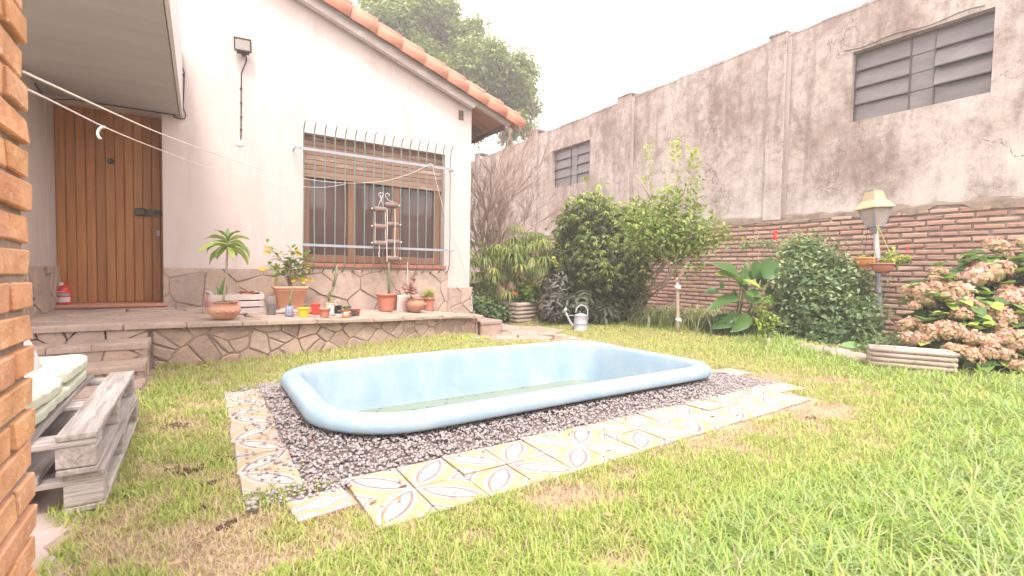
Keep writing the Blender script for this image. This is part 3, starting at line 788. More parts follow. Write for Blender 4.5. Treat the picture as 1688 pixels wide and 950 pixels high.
# window: frame, panes, roller shutter, sill
fr = MB(); Yf = 6.30
def vbar(x0, x1, z0=WZ0+.03, z1=WZ1, y0=Yf-.045, y1=Yf+.02): fr.box((x0, y0, z0), (x1, y1, z1), .006)
xa = at(504, 350, Y=Yf).x
px_x = lambda p: at(p, 360, Y=Yf-.03).x
posts = [(WX0+.001, px_x(510)), (px_x(573), px_x(586)), (px_x(647), px_x(658)), (px_x(716), px_x(724))]
for a, b in posts: vbar(a, b)
fr.box((posts[-1][1], Yf-.02, WZ0+.03), (WX1-.001, Yf+.02, WZ1))
for (a, b), (c_, d_) in zip(posts, posts[1:]): fr.box((b, Yf-.035, WZ0+.032), (c_, Yf+.015, WZ0+.125), .005)
win = fr.build('window', M_FRAME, house)
for (a, b), (c_, d_) in zip(posts, posts[1:]):
    m = MB(); m.box((b-.004, Yf-.004, WZ0+.12), (c_+.004, Yf+.004, WZ1)); m.build('pane', M_GLASS, win)
m = MB(); m.box((WX0-.02, FYW-.045, WZ0-.028), (WX1+.015, Yf-.046, WZ0+.022), .006); m.build('window_sill', M_SILL, house)
sh = MB(); sh.box((WX0+.004, 6.262, 2.0), (WX1-.004, 6.275, WZ1)); sh = sh.build('roller_shutter', M_SHUT, house)
zb = 1.905; ns = 8
for i in range(ns):
    z0 = zb+i*(WZ1-zb)/ns; m = MB(); m.box((WX0+.006, 6.238, z0+.001), (WX1-.006, 6.262, z0+(WZ1-zb)/ns-.001), .005, jit=.0015); m.build('slat', M_SHUT, sh)
m = MB(); m.box((WX0+.006, 6.232, zb-.03), (WX1-.006, 6.264, zb+.001), .004); m.build('slat', M_SHUT, sh)

# window grille
gr = MB(); gr = gr.box((.918, 5.985, 2.136), (2.94, 5.991, 2.168)).box((.918, 5.991, 2.136), (.924, FYW, 2.168)).box((2.934, 5.991, 2.136), (2.94, FYW, 2.168))
gr = gr.build('window_grille', M_RAIL, house)
m = MB(); m.box((.990, 5.985, 1.028), (2.955, 5.991, 1.058)); m.box((2.949, 5.991, 1.028), (2.955, FYW, 1.058)); m.build('rail', M_RAIL, gr)
for i in range(17):
    x = 1.012+i*(2.885-1.012)/16; j = lambda: random.uniform(-.004, .004)
    pts = [(x+j(), FYW+.01, .725), (x, FYW-.05, .735), (x, FYW-.11, .77), (x, 6.003, .84)]
    pts += [(x+j(), 6.0, z) for z in (1.1, 1.35, 1.6, 1.85, 2.1)]+[(x, 6.0, 2.33), (x+.003, 5.985, 2.40), (x+.006, 5.95, 2.445), (x+.008, 5.92, 2.465)]
    m = MB(); m.tube(pts, [.0075]*11+[.006, .003], 6); m.build('bar', M_IRON, gr, True)

# balcony over the door
bal = MB(); bal.box((-3.2, 2.2, 2.345), (-.172, FYW-.002, 2.37)); bal.box((-3.2, 2.2, 2.371), (-.166, FYW-.002, 3.02))
M_ = bal.build('balcony', M_SOFFIT, house)
m = MB(); m.box((-.165, 2.2, 2.335), (-.140, FYW-.002, 3.02), .004); m.build('fascia', M_WHITE, M_)

# roof along the gable
SL = math.atan(.349); dx_, dz_ = cos(SL), -sin(SL)
def rake(s_, up=0.0): return (3.24+dx_*s_+.33*up, 3.10+dz_*s_+.945*up)      # s_ along the slope from the wall corner
roof = MB()
def rpoly(m, s0, s1, u0, u1, y0, y1):
    a, b, c_, d_ = rake(s0, u0), rake(s1, u0), rake(s1, u1), rake(s0, u1)
    prism_xz(m, [a, b, c_, d_], y0, y1)
rpoly(roof, -4.2, .62, .045, .075, 6.10, 12.4); roof = roof.build('roof', M_SOFFB, house)
m = MB(); prism_xz(m, [rake(-4.3, -.035), rake(.02, -.035), rake(.05, .03), rake(.64, .03), rake(.66, .085), rake(-4.3, .085)], 6.02, 6.10); m.build('fascia_board', M_FASCIA, roof)
for k in range(4):      # soffit boards under the eave
    for j in range(2):
        m = MB(); rpoly(m, .04+j*.29, .32+j*.29, .030, .044, 6.14+k*.36, 6.48+k*.36); m.build('soffit_board', M_SOFFB, roof)
for yk in (6.62, 7.5):
    m = MB(); prism_xz(m, [rake(-.02, -.10), rake(.45, -.075), rake(.50, -.03), rake(.50, .029), rake(-.02, .029)], yk, yk+.08); m.build('rafter', M_RAFTER, roof)
m = MB(); prism_xz(m, [rake(.58, -.02), rake(.62, -.02), rake(.62, .04), rake(.58, .04)], 6.101, 12.4); m.build('eave_board', M_RAFTER, roof)
# barrel tiles: rake row, then rows behind it
def barrel(L=.40, r0=.114, r1=.096, n=11, th=.012):
    vs = []; 
    for rr_, off in ((0, 0), (-th, 0)):
        for x, r in ((0, r0), (L, r1)):
            for k in range(n):
                a = (pi+1.25)*k/(n-1)-.62; vs.append((x, (r+rr_)*cos(a), (r+rr_)*sin(a)))
    A = lambda l, e, k: l*2*n+e*n+k; fs = []
    for k in range(n-1):
        fs += [(A(0, 0, k), A(0, 1, k), A(0, 1, k+1), A(0, 0, k+1)), (A(1, 0, k), A(1, 0, k+1), A(1, 1, k+1), A(1, 1, k)), (A(0, 0, k), A(0, 0, k+1), A(1, 0, k+1), A(1, 0, k)), (A(0, 1, k), A(1, 1, k), A(1, 1, k+1), A(0, 1, k+1))]
    for e in (0, 1):
        for k in (0, n-1): pass
    return vs, fs
mm = MB(); mm.add(*barrel()); tile_me = mm.mesh('roof_tile', M_TILE, True)
STEPT = .335
for row in range(9):
    y = 6.02+row*.215; off = (row % 2)*.0
    for k in range(15 if row < 3 else 13):
        s_ = .80-(k+1)*STEPT+.0
        up = .175+(.165 if row else 0.0)
        X_, Z_ = rake(s_+STEPT, up)
        # lower (wide) end towards the eave: local +x points up the slope
        ex = Vector((-dx_, 0, -dz_)); tiltm = Matrix.Rotation(radians(-1.6), 3, 'Y')
        ez = Vector((sin(SL), 0, cos(SL))); ey = ez.cross(ex)
        R_ = Matrix((ex, ey, ez)).transposed() @ Matrix.Rotation(radians(random.uniform(1.0, 2.2)), 3, 'Y') @ Matrix.Rotation(radians(random.uniform(-1, 1)), 3, 'Z')
        link('roof_tile', tile_me, roof, (X_, y+random.uniform(-.004, .004), Z_-.07+.012), R_.to_euler())

# ================================================================== TERRACE
terr = thing('terrace', 'raised flagstone terrace along the house holding the potted plants', 'terrace', (1, 5.2, 0))
m = MB(); pts = FRONT; n = len(pts)
def terrace_solid(inset, top):
    vs = []; fs = []
    fr_ = [(-3.0, 4.54)]+pts
    for (x, y) in fr_: vs += [(x, y+inset, -.35), (x, y+inset, tz(x)-top), (x, FYW+.3 if x > -.32 else 6.5, tz(x)-top)]
    for i in range(len(fr_)-1):
        a = i*3; fs += [(a, a+3, a+4, a+1), (a+1, a+4, a+5, a+2)]
    a = (len(fr_)-1)*3; vs.append((XC, FYW+.3, -.35)); fs.append((a, len(vs)-1, a+2, a+1))
    m.add(vs, fs)
terrace_solid(.045, .028); m.build('core', M_JOINT, terr)
# front face stones
seglen = [math.dist(a, b) for a, b in zip(pts, pts[1:])]; cum = [0]
for s_ in seglen: cum.append(cum[-1]+s_)
def frontmap(u, v, h):
    u = max(0, min(cum[-1]-1e-6, u)); i = max(k for k in range(len(seglen)) if cum[k] <= u+1e-9); t = (u-cum[i])/seglen[i]
    a, b = pts[i], pts[i+1]; nx, ny = (b[1]-a[1])/seglen[i], -(b[0]-a[0])/seglen[i]
    x = a[0]+(b[0]-a[0])*t; y = a[1]+(b[1]-a[1])*t; ztop = tz(x)-.036; zb = gz(x, y)-.06
    return (x+nx*(h-.026)+0, y+ny*(h-.026)+.012, zb+(ztop-zb)*v)
reg = [(0, 0), (cum[-1], 0), (cum[-1], .42), (0, .42)]
stones(reg, .185, 21, lambda u, v, h: frontmap(u, v/.42, h), terr, M_STONE, .012, .012, .012, .95, .007, 'stone', .6)
# right end face
stones([(0, 0), (.30, 0), (.30, .3), (0, .3)], .2, 4, lambda u, v, h: (XC+.0+h-.02, 5.87+u, -.18+v*(.10+.18+.0)/.3), terr, M_STONE, .014, .028, .012, 1, .005, 'stone')
# coping + paving stones
reg = [(-1.20, 4.50), (-.31, 4.50)]+[(x, y-.045) for x, y in pts[1:-1]]+[(XC+.06, 5.82), (XC+.06, FYW-.018), (-1.20, FYW-.018)]
reg2 = [(-2.6, 4.50), (-1.21, 4.50), (-1.21, 5.30), (-2.6, 5.30)]
stones(reg, .33, 31, lambda u, v, h: (u, v, tz(u)-.030+h), terr, M_PAVE, .010, .030, .007, 1.35, .006, 'flagstone', .08)
stones(reg2, .33, 32, lambda u, v, h: (u, v, tz(u)-.030+h), terr, M_PAVE, .010, .030, .007, 1.35, .006, 'flagstone', .08)

# steps on the left
steps = thing('garden_steps', 'three low flagstone steps climbing to the terrace beside the pallets', 'steps', (-.9, 4.0, 0))
lev = [(4.52, 4.26, .228), (4.26, 3.98, .118), (3.98, 3.66, .022)]
for k, (yb, yf, zt_) in enumerate(lev):
    m = MB(); m.box((-2.4, yf+.03, -.2), (-.335, yb+.02, zt_-.03)); m.build('step_core', M_JOINT, steps)
    ztop_r = .30 if k == 0 else lev[k-1][2]-.03
    reg = [(-2.4, yf), (-.31, yf), (-.31, yb+.035), (-2.4, yb+.035)]
    stones(reg, .30, 41+k, lambda u, v, h, z=zt_: (u, v, z-.03+h), steps, M_PAVE, .008, .032, .006, 2.4, .006, 'tread', .05)
    zhi = tz(-1)-.034 if k == 0 else lev[k-1][2]-.034; zlo = zt_
    yr = yb+.03 if k == 0 else lev[k-1][1]+.032
    stones([(-2.4, zlo-.01), (-.335, zlo-.01), (-.335, zhi), (-2.4, zhi)], .11, 51+k, lambda u, v, h, y=yr: (u, y-h, v), steps, M_DADO, .008, .014, .005, 3.2, .003, 'riser', .1)
    stones([(yf+.01, -.15), (yb, -.15), (yb, zt_-.034), (yf+.01, zt_-.034)], .2, 61+k, lambda u, v, h: (-.345+h, u, v), steps, M_DADO, .008, .022, .006, 1.2, .003, 'side_slab', .1)

# two stepping blocks at the right end
for i, (x0, x1, y0, y1, z1, lab) in enumerate([(3.36, 3.72, 5.95, 6.55, .035, 'upper stone block stepping down from the right end of the terrace'), (3.73, 4.05, 5.95, 6.5, -.075, 'lower stone block between the terrace end and the garden path')]):
    m = MB(); m.box((x0, y0, -.3), (x1, y1, z1-.02), .015, jit=.006)
    o = tag(m.build('stone_step', M_STONE), lab, 'step')
    stones([(x0-.015, y0-.02), (x1+.015, y0-.02), (x1+.015, y1), (x0-.015, y1)], .4, 70+i, lambda u, v, h: (u, v, z1-.025+h), o, M_PAVE, .008, .03, .006, 1, .006, 'slab', .05)

# garden path of flagstones
path = tag(bpy.data.objects.new('garden_path', None), kind='structure'); COL.objects.link(path); path.location = (3.4, 5, -.05)
preg = [(2.80, 4.78), (2.98, 4.62), (3.62, 4.20), (3.78, 4.32), (4.20, 5.45), (4.02, 6.35), (3.74, 5.9), (3.30, 5.75)]
m = MB(); pc = [(x, y) for x, y in preg]; 
for i in range(len(pc)-2): pass
vs = [(x, y, gz(x, y)+.004) for x, y in pc]+[(3.45, 5.1, gz(3.45, 5.1)+.004)]; m.add(vs, [(i, (i+1) % len(pc), len(pc)) for i in range(len(pc))]); m.build('path_bed', M_JOINT, path)
def inpoly(x, y, P):
    c_ = False
    for i in range(len(P)):
        (x1, y1), (x2, y2) = P[i], P[(i+1) % len(P)]
        if (y1 > y) != (y2 > y) and x < (x2-x1)*(y-y1)/(y2-y1)+x1: c_ = not c_
    return c_
stones([(2.7, 4.1), (4.3, 4.1), (4.3, 6.6), (2.7, 6.6)], .34, 81, lambda u, v, h: (u, v, gz(u, v)+.0+h), path, M_PAVE, .02, .022, .006, 1.1, .012, 'flagstone', .1, keep=lambda x, y: inpoly(x, y, preg))

# patio floor on the left
xs = [-.32+.035*sin(k*1.7)+.02*sin(k*4.1) for k in range(36)]; ys = np.linspace(-1.0, 3.64, 36)
m = MB(); vs = []
for x, y in zip(xs, ys): vs += [(-6, y, .004), (x, y, .006), (x+.012, y, -.02)]
m.add(vs, [f for i in range(35) for f in ((i*3, i*3+1, i*3+4, i*3+3), (i*3+1, i*3+2, i*3+5, i*3+4))])
m = m.build('patio_floor', M_CONC); tag(m, kind='structure')

# ================================================================== BOUNDARY WALL
WX = 7.6
bw = thing('boundary_wall', 'tall weathered grey rendered wall with two louvred windows above a red brick base', 'wall', (WX, 4, 0))
BZ = 1.655
wins = [(1.665, 3.085, 2.925, 3.885), (8.41, 9.83, 2.885, 3.845)]
m = MB(); YA, YB = -2.0, 16.0
topz = lambda y: 4.40+(10.2-y)*.0135
segs = [YA, wins[0][0], wins[0][1], wins[1][0], wins[1][1], YB]
TOPZ = 4.45
for i in range(5):
    a, b = segs[i], segs[i+1]
    if i in (1, 3):
        w_ = wins[i//2]; m.box((WX, a, BZ), (WX+.3, b, w_[2])); m.box((WX, a, w_[3]), (WX+.3, b, TOPZ))
    else: m.box((WX, a, BZ), (WX+.3, b, TOPZ))
for i_, v_ in enumerate(m.v):
    if v_[2] > 4.3: m.v[i_] = (v_[0], v_[1], topz(v_[1]))
m.build('render', M_RENDER, bw)
# ragged lower lip of the render, over the bricks
m = MB(); k = 150; vs = []; 
for i in range(k+1):
    y = YA+(YB-YA)*i/k; low_ = BZ-.02-.045*abs(sin(y*2.1+sin(y*5)))-.03*random.random()
    if abs(y-2.0) < .18: low_ += .07
    vs += [(WX-.002, y, BZ+.05+random.uniform(-.02, .03)), (WX-.016, y, BZ+.02+random.uniform(-.01, .02)), (WX-.026+random.uniform(-.006, .006), y, low_), (WX+.02, y, low_-.004)]
m.add(vs, [(i*4+j, i*4+4+j, i*4+5+j, i*4+1+j) for i in range(k) for j in range(3)])
g = NG('mossy_ledge'); c = g.ramp(g.noise(5, 6, .7), [(.35, (.16, .12, .09)), (.55, (.27, .215, .17)), (.75, (.20, .19, .09))])
m.build('render_edge', g.done(g.principled(c, .95, g.bump(g.noise(60, 5, .7), .9, .012), 0, .1)), bw)
# coping: a thin uneven top
m = MB()
for i in range(36):
    y0 = YA+.5*i; m.box((WX-.006, y0+.0, topz(y0)-.04), (WX+.31, y0+.50, topz(y0+.25)+.010+random.uniform(-.006, .012)), .006, jit=.004)
m.build('coping', M_RENDER, bw)
for (y0, y1, zt_) in [(3.97, 4.26, 4.51), (7.14, 7.55, 4.51), (10.45, 10.85, 4.52), (13.6, 13.95, 4.5)]:
    m = MB(); m.box((WX-.035, y0, BZ-.02), (WX-.001, y1, zt_), .012, jit=.003); m.box((WX-.045, y0-.012, zt_+.0), (WX+.30, y1+.012, zt_+.05), .02, jit=.008); m.build('pilaster', M_RENDER, bw)
m = MB(); m.box((WX-.03, 3.905, BZ), (WX-.002, 3.968, TOPZ-.03), .008); m.box((WX-.03, 7.06, BZ), (WX-.002, 7.138, TOPZ-.03), .008); m.build('downpipe_strip', M_PILASTER, bw)
# louvred windows
for wi, (y0, y1, z0, z1) in enumerate(wins):
    m = MB(); e = .02
    m.box((WX+.10, y0, z0), (WX+.13, y1, z0+e)); m.box((WX+.10, y0, z1-e), (WX+.13, y1, z1)); m.box((WX+.10, y0, z0+e), (WX+.13, y0+e, z1-e)); m.box((WX+.10, y1-e, z0+e), (WX+.13, y1, z1-e))
    L = y1-y0; c1, c2 = y0+L*.385, y0+L*.56          # seen from the yard the wide half is on the right (small y)
    for c_ in (c1, c2): m.box((WX+.095, c_-.008, z0+e), (WX+.135, c_+.008, z1-e))
    m.box((WX+.2, y0-.05, z0-.05), (WX+.22, y1+.05, z1+.05))
    wo_ = m.build('window', M_DARKM, bw); H = (z1-z0-2*e)/4
    for r_ in range(4):
        zz0, zz1 = z0+e+r_*H, z0+e+(r_+1)*H
        for (a, b, tilt) in ((y0+e, c1-.008, 1), (c1+.008, c2-.008, 0), (c2+.008, y1-e, 1)):
            t = (.022+(.03 if (wi == 0 and r_ in (1, 2) and a < c1) else 0))*tilt if r_ else 0
            q = MB(); q.add([(WX+.112-t-.0, a, zz0+.006), (WX+.112-t, b, zz0+.006), (WX+.118, b, zz1-.002), (WX+.118, a, zz1-.002), (WX+.118-t, a, zz0+.006), (WX+.118-t, b, zz0+.006), (WX+.124, b, zz1-.002), (WX+.124, a, zz1-.002)], [(0, 3, 2, 1), (4, 5, 6, 7), (0, 1, 5, 4), (3, 7, 6, 2)])
            q.build('pane', M_DGLASS, wo_)
            if tilt and r_: s2 = MB(); s2.box((WX+.095-t, a, zz0-.004), (WX+.112-t, b, zz0+.010)); s2.build('rail', M_DARKM, wo_)
# loose cable on the render above the near window
m = MB(); m.tube([(WX-.012, 1.75+.12*i, 3.93+.02*sin(i*1.1)+.012*i*0) for i in range(13)], .006, 5); m.build('cable', M_DARKM, bw)
# bricks
m = MB(); m.box((WX+.012, YA, -.4), (WX+.3, YB, BZ)); m.build('mortar', M_MORTAR, bw)
bvar = []
for i in range(8):
    mm = MB(); mm.box((-.022, -.130, -.0235), (.03, .130, .0235), .007, jit=.0045); bvar.append(mm.mesh('brick', M_BRICK))
pitch, bl = .0705, .278; nc = int((BZ-.0)/pitch)+4; allb = []
for r_ in range(nc):
    z = BZ-.03-.0235-r_*pitch
    if z < -.12: break
    y = YA-(r_ % 2)*bl/2+random.uniform(-.02, .02); 
    while y < 12.5:
        allb.append((y+bl/2, z+random.uniform(-.003, .003))); y += bl
vis = [b for b in allb if b[0] > .95]
vis.sort(key=lambda b: (b[0]**2+(WX)**2)+(0 if b[1] > .35 else 8))
for (y, z) in vis[:300]:
    sc_ = random.uniform(.95, 1.03)
    link('brick', random.choice(bvar), bw, (WX+random.uniform(-.004, .006), y, z), (random.uniform(-.006, .006), random.uniform(-.02, .02), random.uniform(-.02, .02)+(pi if random.random() < 0 else 0)), (1, sc_, random.uniform(.93, 1.06)))
rest = vis[300:]+[b for b in allb if b[0] <= .95]
m = MB()
for (y, z) in rest:
    o_ = random.uniform(-.004, .006); m.box((WX-.022+o_, y-.130*random.uniform(.95, 1.02), z-.0235), (WX+.02, y+.130*random.uniform(.95, 1.02), z+.0235), .006, jit=.003)
tag(m.build('brickwork', M_BRICK_FAR, bw), kind='stuff')

# ================================================================== PILLAR in the foreground
pil = thing('brick_pillar', 'orange brick pillar close up at the left edge of the yard', 'pillar', (-.5, 1.0, 0))
m = MB(); m.box((-.60, .60, -.05), (-.299, 1.338, 2.3)); m.build('mortar_core', M_PMORTAR, pil)
pv = []
for i in range(6):
    mm = MB(); mm.box((-.075, -.118, -.0262), (.075, .118, .0262), .003, jit=.0032); pv.append(mm.mesh('brick', M_PBRICK))
hv = []
for i in range(4):
    mm = MB(); mm.box((-.075, -.056, -.0262), (.075, .056, .0262), .003, jit=.0032); hv.append(mm.mesh('brick', M_PBRICK))
P0 = .0655
for r_ in range(36):
    z = .012+r_*P0; ye = 1.352+random.uniform(-.006, .006)
    lay = [(1, ye-.118), (1, ye-.118-.248), (0, ye-.118-.248-.19)] if r_ % 2 == 0 else [(0, ye-.056), (1, ye-.056-.186), (1, ye-.056-.186-.248)]
    for full, y in lay:
        link('brick', random.choice(pv if full else hv), pil, (-.365+random.uniform(-.003, .004), y, z), (random.uniform(-.012, .012), random.uniform(-.012, .012), random.uniform(-.012, .012)))
    link('brick', random.choice(pv), pil, (-.53, 1.28, z), (0, 0, 0), (1, .6, 1))

# neighbouring wall behind the photographer, seen only as the dark band mirrored in the window panes
rw = thing('rear_wall', 'plain brick wall closing the yard behind the photographer', 'wall', (2, -7, 0))
m = MB(); m.box((-5, -7.3, -.1), (14, -7, 2.9)); m.build('wall', M_MORTAR, rw)
m = MB(); m.box((2.5, -7.6, 2.9), (9, -6.95, 3.05)); m.box((4.2, -7.5, 3.05), (5.6, -7.1, 3.9)); m.build('coping', M_SOFFB, rw)

# ================================================================== POOL
pool = thing('pool', 'pale blue fibreglass pool with green water, its rim standing above the gravel', 'pool', (1.73, 2.66, 0))
PX0, PX1, PY0, PY1 = .395, 3.09, 1.935, 3.425
def rring(inset, z, rad, n=9, wob=0):
    pts = []; x0, x1, y0, y1 = PX0+inset, PX1-inset, PY0+inset, PY1-inset; rb = max(rad, .02)
    for sx, sy, a0, kr in ((1, 1, 0, .68), (0, 1, pi/2, .8), (0, 0, pi, 1), (1, 0, 1.5*pi, .66)):
        r = rb*kr; cx = x1-r if sx else x0+r; cy = y1-r if sy else y0+r
        for k in range(n): a = a0+pi/2*k/(n-1); pts.append((cx+r*cos(a), cy+r*sin(a), z))
    # subdivide the straight sides
    out = []
    for i in range(len(pts)):
        a, b = pts[i], pts[(i+1) % len(pts)]; out.append(a)
        if i % n == n-1:
            for k in range(1, 10): t = k/10; out.append(tuple(a[j]+(b[j]-a[j])*t for j in range(3)))
    return [(x, y, z_+(.004*sin(x*2.3+y)+.003*sin(y*5+x*3) if wob else 0)) for x, y, z_ in out]
prof = [(.16, -.6, .26), (.12, -.02, .34), (.095, .070, .38), (.03, .080, .42), (.006, .086, .43), (0, .098, .43), (.001, .122, .43), (.008, .139, .43), (.022, .149, .41), (.050, .1535, .38), (.085, .156, .36), (.103, .151, .34), (.115, .130, .33), (.128, .08, .32), (.145, .02, .30), (.20, -.18, .27), (.245, -.40, .24), (.28, -.46, .2), (.40, -.475, .1)]
m = MB(); R_ = [rring(*p, wob=True) for p in prof]; nn = len(R_[0]); vs = [v for r in R_ for v in r]
fs = [(i*nn+k, i*nn+(k+1) % nn, (i+1)*nn+(k+1) % nn, (i+1)*nn+k) for i in range(len(R_)-1) for k in range(nn)]
fs = [f[::-1] for f in fs] if False else fs
fs.append(tuple((len(R_)-1)*nn+k for k in range(nn))); m.add(vs, fs)
m.build('shell', M_POOL, pool, True)
# moulded seat in the far right corner
m = MB(); st = [(2.90, 1.98), (2.90, 2.34), (2.78, 2.28), (2.62, 2.12), (2.56, 1.98)]
vs = [(x, y, .03) for x, y in st]+[(x, y, .0) for x, y in st]+[(x*.985+.03, y, -.45) for x, y in st]; n = 5
m.add(vs, [tuple(range(n))]+[(j*n+i, j*n+(i+1) % n, (j+1)*n+(i+1) % n, (j+1)*n+i) for j in range(2) for i in range(n)]); m.build('corner_seat', M_POOL, pool)
m = MB(); rg = rring(.20, -.175, .27); m.add(rg, [tuple(range(len(rg)))]); m.build('water', M_WATER, pool)

m = MB()
for k in range(34):
    x, y = (random.uniform(.9, 2.7), 3.20-random.random()**2*.3) if k < 22 else (random.uniform(.75, 2.75), random.uniform(2.3, 3.1)); a = random.uniform(0, 6.28); s_ = random.uniform(.008, .02)
    m.add([(x+s_*cos(a), y+s_*sin(a), -.172), (x-.4*s_*sin(a), y+.4*s_*cos(a), -.170), (x-s_*cos(a), y-s_*sin(a), -.172), (x+.4*s_*sin(a), y-.4*s_*cos(a), -.170)], [(0, 1, 2, 3)])
tag(m.build('floating_debris', M_CLOD), 'bits of dead leaf floating on the pool water', 'leaves', kind='stuff')

# ================================================================== CEMENT TILES round the pool
sur = bpy.data.objects.new('tile_surround', None); COL.objects.link(sur); sur.location = (1.7, 1.6, 0); tag(sur, kind='structure')
mm = MB(); mm.box((-.0975, -.0975, -.018), (.0975, .0975, 0), .002); tme = mm.mesh('cement_tile', M_CTILE)
mm = MB(); mm.box((-.092, -.082, -.018), (.092, .082, 0), .002); bme = mm.mesh('cement_tile', M_BTILE)
def tile(x, y, i, j, me=tme, a=0.0, z=.012, tx=0, ty=0):
    rot = (radians(tx+random.uniform(-.7, .7)), radians(ty+random.uniform(-.7, .7)), a+(pi/2 if (i+j) % 2 else 0))
    e = Matrix.Rotation(a+(pi/2 if (i+j) % 2 else 0), 4, 'Z'); 
    R_ = Euler((radians(tx+random.uniform(-1.1, 1.1)), radians(ty+random.uniform(-1.1, 1.1)), 0)).to_matrix().to_4x4() @ e
    return link('cement_tile', me, sur, (x, y, z+random.uniform(-.002, .002)), R_.to_euler())
ang = .012
for i in range(15):
    cut = i in (5,)
    for j in range(2):
        x = .54+i*.1982+random.uniform(-.003, .003); y = 1.487+j*.1978+i*.0045+random.uniform(-.004, .004)
        if i == 14 and j == 0: continue
        tile(x, y, i, j+0, a=ang+random.uniform(-.018, .018), tx=(2.5 if (i, j) == (4, 1) else 0), z=.018 if (i, j) == (4, 1) else .012)
tile(.332, 1.638, 0, 0, bme, a=.10, z=.014)
for k in range(8): tile(.213+random.uniform(-.006, .006), 1.925+k*.200, k, 1, a=random.uniform(-.03, .03)-.02, z=.012+random.uniform(-.003, .003), tx=random.uniform(-1, 1), ty=random.uniform(-1.5, 1))
tile(3.425, 1.725, 0, 0, a=-.30, z=.012); tile(3.57, 2.19, 1, 0, a=-.05); tile(3.40, 2.33, 0, 0, a=.0)
for k in range(3): tile(.42+k*.2, 3.555, k, 0, a=.01)

# ================================================================== GRAVEL
def gravel():
    n = 42000
    x = .10+3.40*rng.random(n); y = 1.76+1.70*rng.random(n)
    cq = np.hypot(np.maximum(np.abs(x-1.7275)-1.3325+.33, 0), np.maximum(np.abs(y-2.68)-.745+.33, 0))-.33; cq2 = np.hypot(np.maximum(np.abs(x-1.7275)-1.3325+.46, 0), np.maximum(np.abs(y-2.68)-.745+.46, 0))-.46; ins = np.where((x < .95) & (y < 2.5), cq2, cq) < -.085
    ok = ~ins & (((x > .31) & (x < 3.08)) | ((x >= 3.08) & (x < 3.46-.25*(y-1.8)**2+.05*rng.random(n)) & (y < 2.45)))
    ok &= ~((y > 3.44)) & (y > 1.785+.004*x+.01*rng.random(n)); ok &= ~((x > .6) & (y > 3.3) & (y > 3.45)) 
    x, y = x[ok], y[ok]
    # some stones lie scattered on the tiles and at the near corner
    k = 230; xs_ = np.concatenate([.13+.22*rng.random(k)**.7, .12+.33*rng.random(180), 3.2+.35*rng.random(60), .5+2.7*rng.random(40), .15+.5*rng.random(160)]); ys_ = np.concatenate([1.82+1.55*rng.random(k), 1.70+.12*rng.random(180), 1.8+.3*rng.random(60), 1.55+.25*rng.random(40)**.3, 3.36+.14*rng.random(160)])
    edge_ = np.hypot(np.maximum(np.abs(x-1.7275)-1.3325+.33, 0), np.maximum(np.abs(y-2.68)-.745+.33, 0))-.33; zz = np.concatenate([.004+.012*rng.random(len(x))+.045*np.exp(-np.clip(edge_+.02, 0, 1)**2/.010), .016+.004*rng.random(len(xs_))])
    X = np.concatenate([x, xs_]); Y = np.concatenate([y, ys_]); m_ = len(X)
    bm = bmesh.new(); bmesh.ops.create_icosphere(bm, subdivisions=1, radius=1); tv0 = np.array([v.co[:] for v in bm.verts]); tf = np.array([[v.index for v in f.verts] for f in bm.faces]); bm.free()
    # use the 12-vertex icosahedron: fewer faces
    bm = bmesh.new(); bmesh.ops.create_icosphere(bm, subdivisions=1, radius=1); bm.free()
    t = (1+5**.5)/2; tv0 = np.array([(-1, t, 0), (1, t, 0), (-1, -t, 0), (1, -t, 0), (0, -1, t), (0, 1, t), (0, -1, -t), (0, 1, -t), (t, 0, -1), (t, 0, 1), (-t, 0, -1), (-t, 0, 1)])/1.9
    tf = np.array([(0, 11, 5), (0, 5, 1), (0, 1, 7), (0, 7, 10), (0, 10, 11), (1, 5, 9), (5, 11, 4), (11, 10, 2), (10, 7, 6), (7, 1, 8), (3, 9, 4), (3, 4, 2), (3, 2, 6), (3, 6, 8), (3, 8, 9), (4, 9, 5), (2, 4, 11), (6, 2, 10), (8, 6, 7), (9, 8, 1)])
    sz = .0058*(.6+.9*rng.random(m_)**1.5); sc = sz[:, None]*np.stack([1+.5*rng.random(m_), .8+.4*rng.random(m_), .55+.4*rng.random(m_)], 1)
    R_ = frames(rand_dirs(m_)*np.array([1, 1, .35]), rand_dirs(m_)*.5+np.array([0, 0, 1.]))
    P = np.stack([X, Y, zz+sz*.3], 1)
    V, F, T = stamp(tv0, [tf], P, R_, sc, rng.random(m_))
    V += rng.normal(size=V.shape)*.0009
    tag(link('gravel', npmesh('gravel', V, F, M_GRAVEL, T)), 'loose grey gravel between the pool and the cement tiles', 'gravel', kind='stuff')
    # bedding under the stones
    m = MB(); m.add([(.14, 1.72, .002), (3.44, 1.76, .002), (3.44, 2.4, .002), (3.0, 3.42, .002), (.16, 3.5, .002)], [(0, 1, 2, 3, 4)])
gravel()
bed_ = MB(); bed_.add([(.12, 1.70, .0035), (.7, 1.74, .0035), (3.42, 1.80, .0035), (3.40, 2.3, .0035), (3.07, 2.5, .0035), (3.05, 1.98, .0035), (.42, 1.98, .0035), (.42, 3.4, .0035), (.16, 3.5, .0035)], [(0, 1, 6), (1, 2, 5, 6), (2, 3, 4, 5), (0, 6, 7, 8)])
R_ = [rring(i_, z_, .43-max(i_, 0)) for i_, z_ in ((-.14, .004), (-.06, .012), (.0, .034), (.05, .048), (.100, .050), (.108, .0))]; nn = len(R_[0])
bed_.add([v for r in R_ for v in r], [(i*nn+k, i*nn+(k+1) % nn, (i+1)*nn+(k+1) % nn, (i+1)*nn+k) for i in range(len(R_)-1) for k in range(nn)])
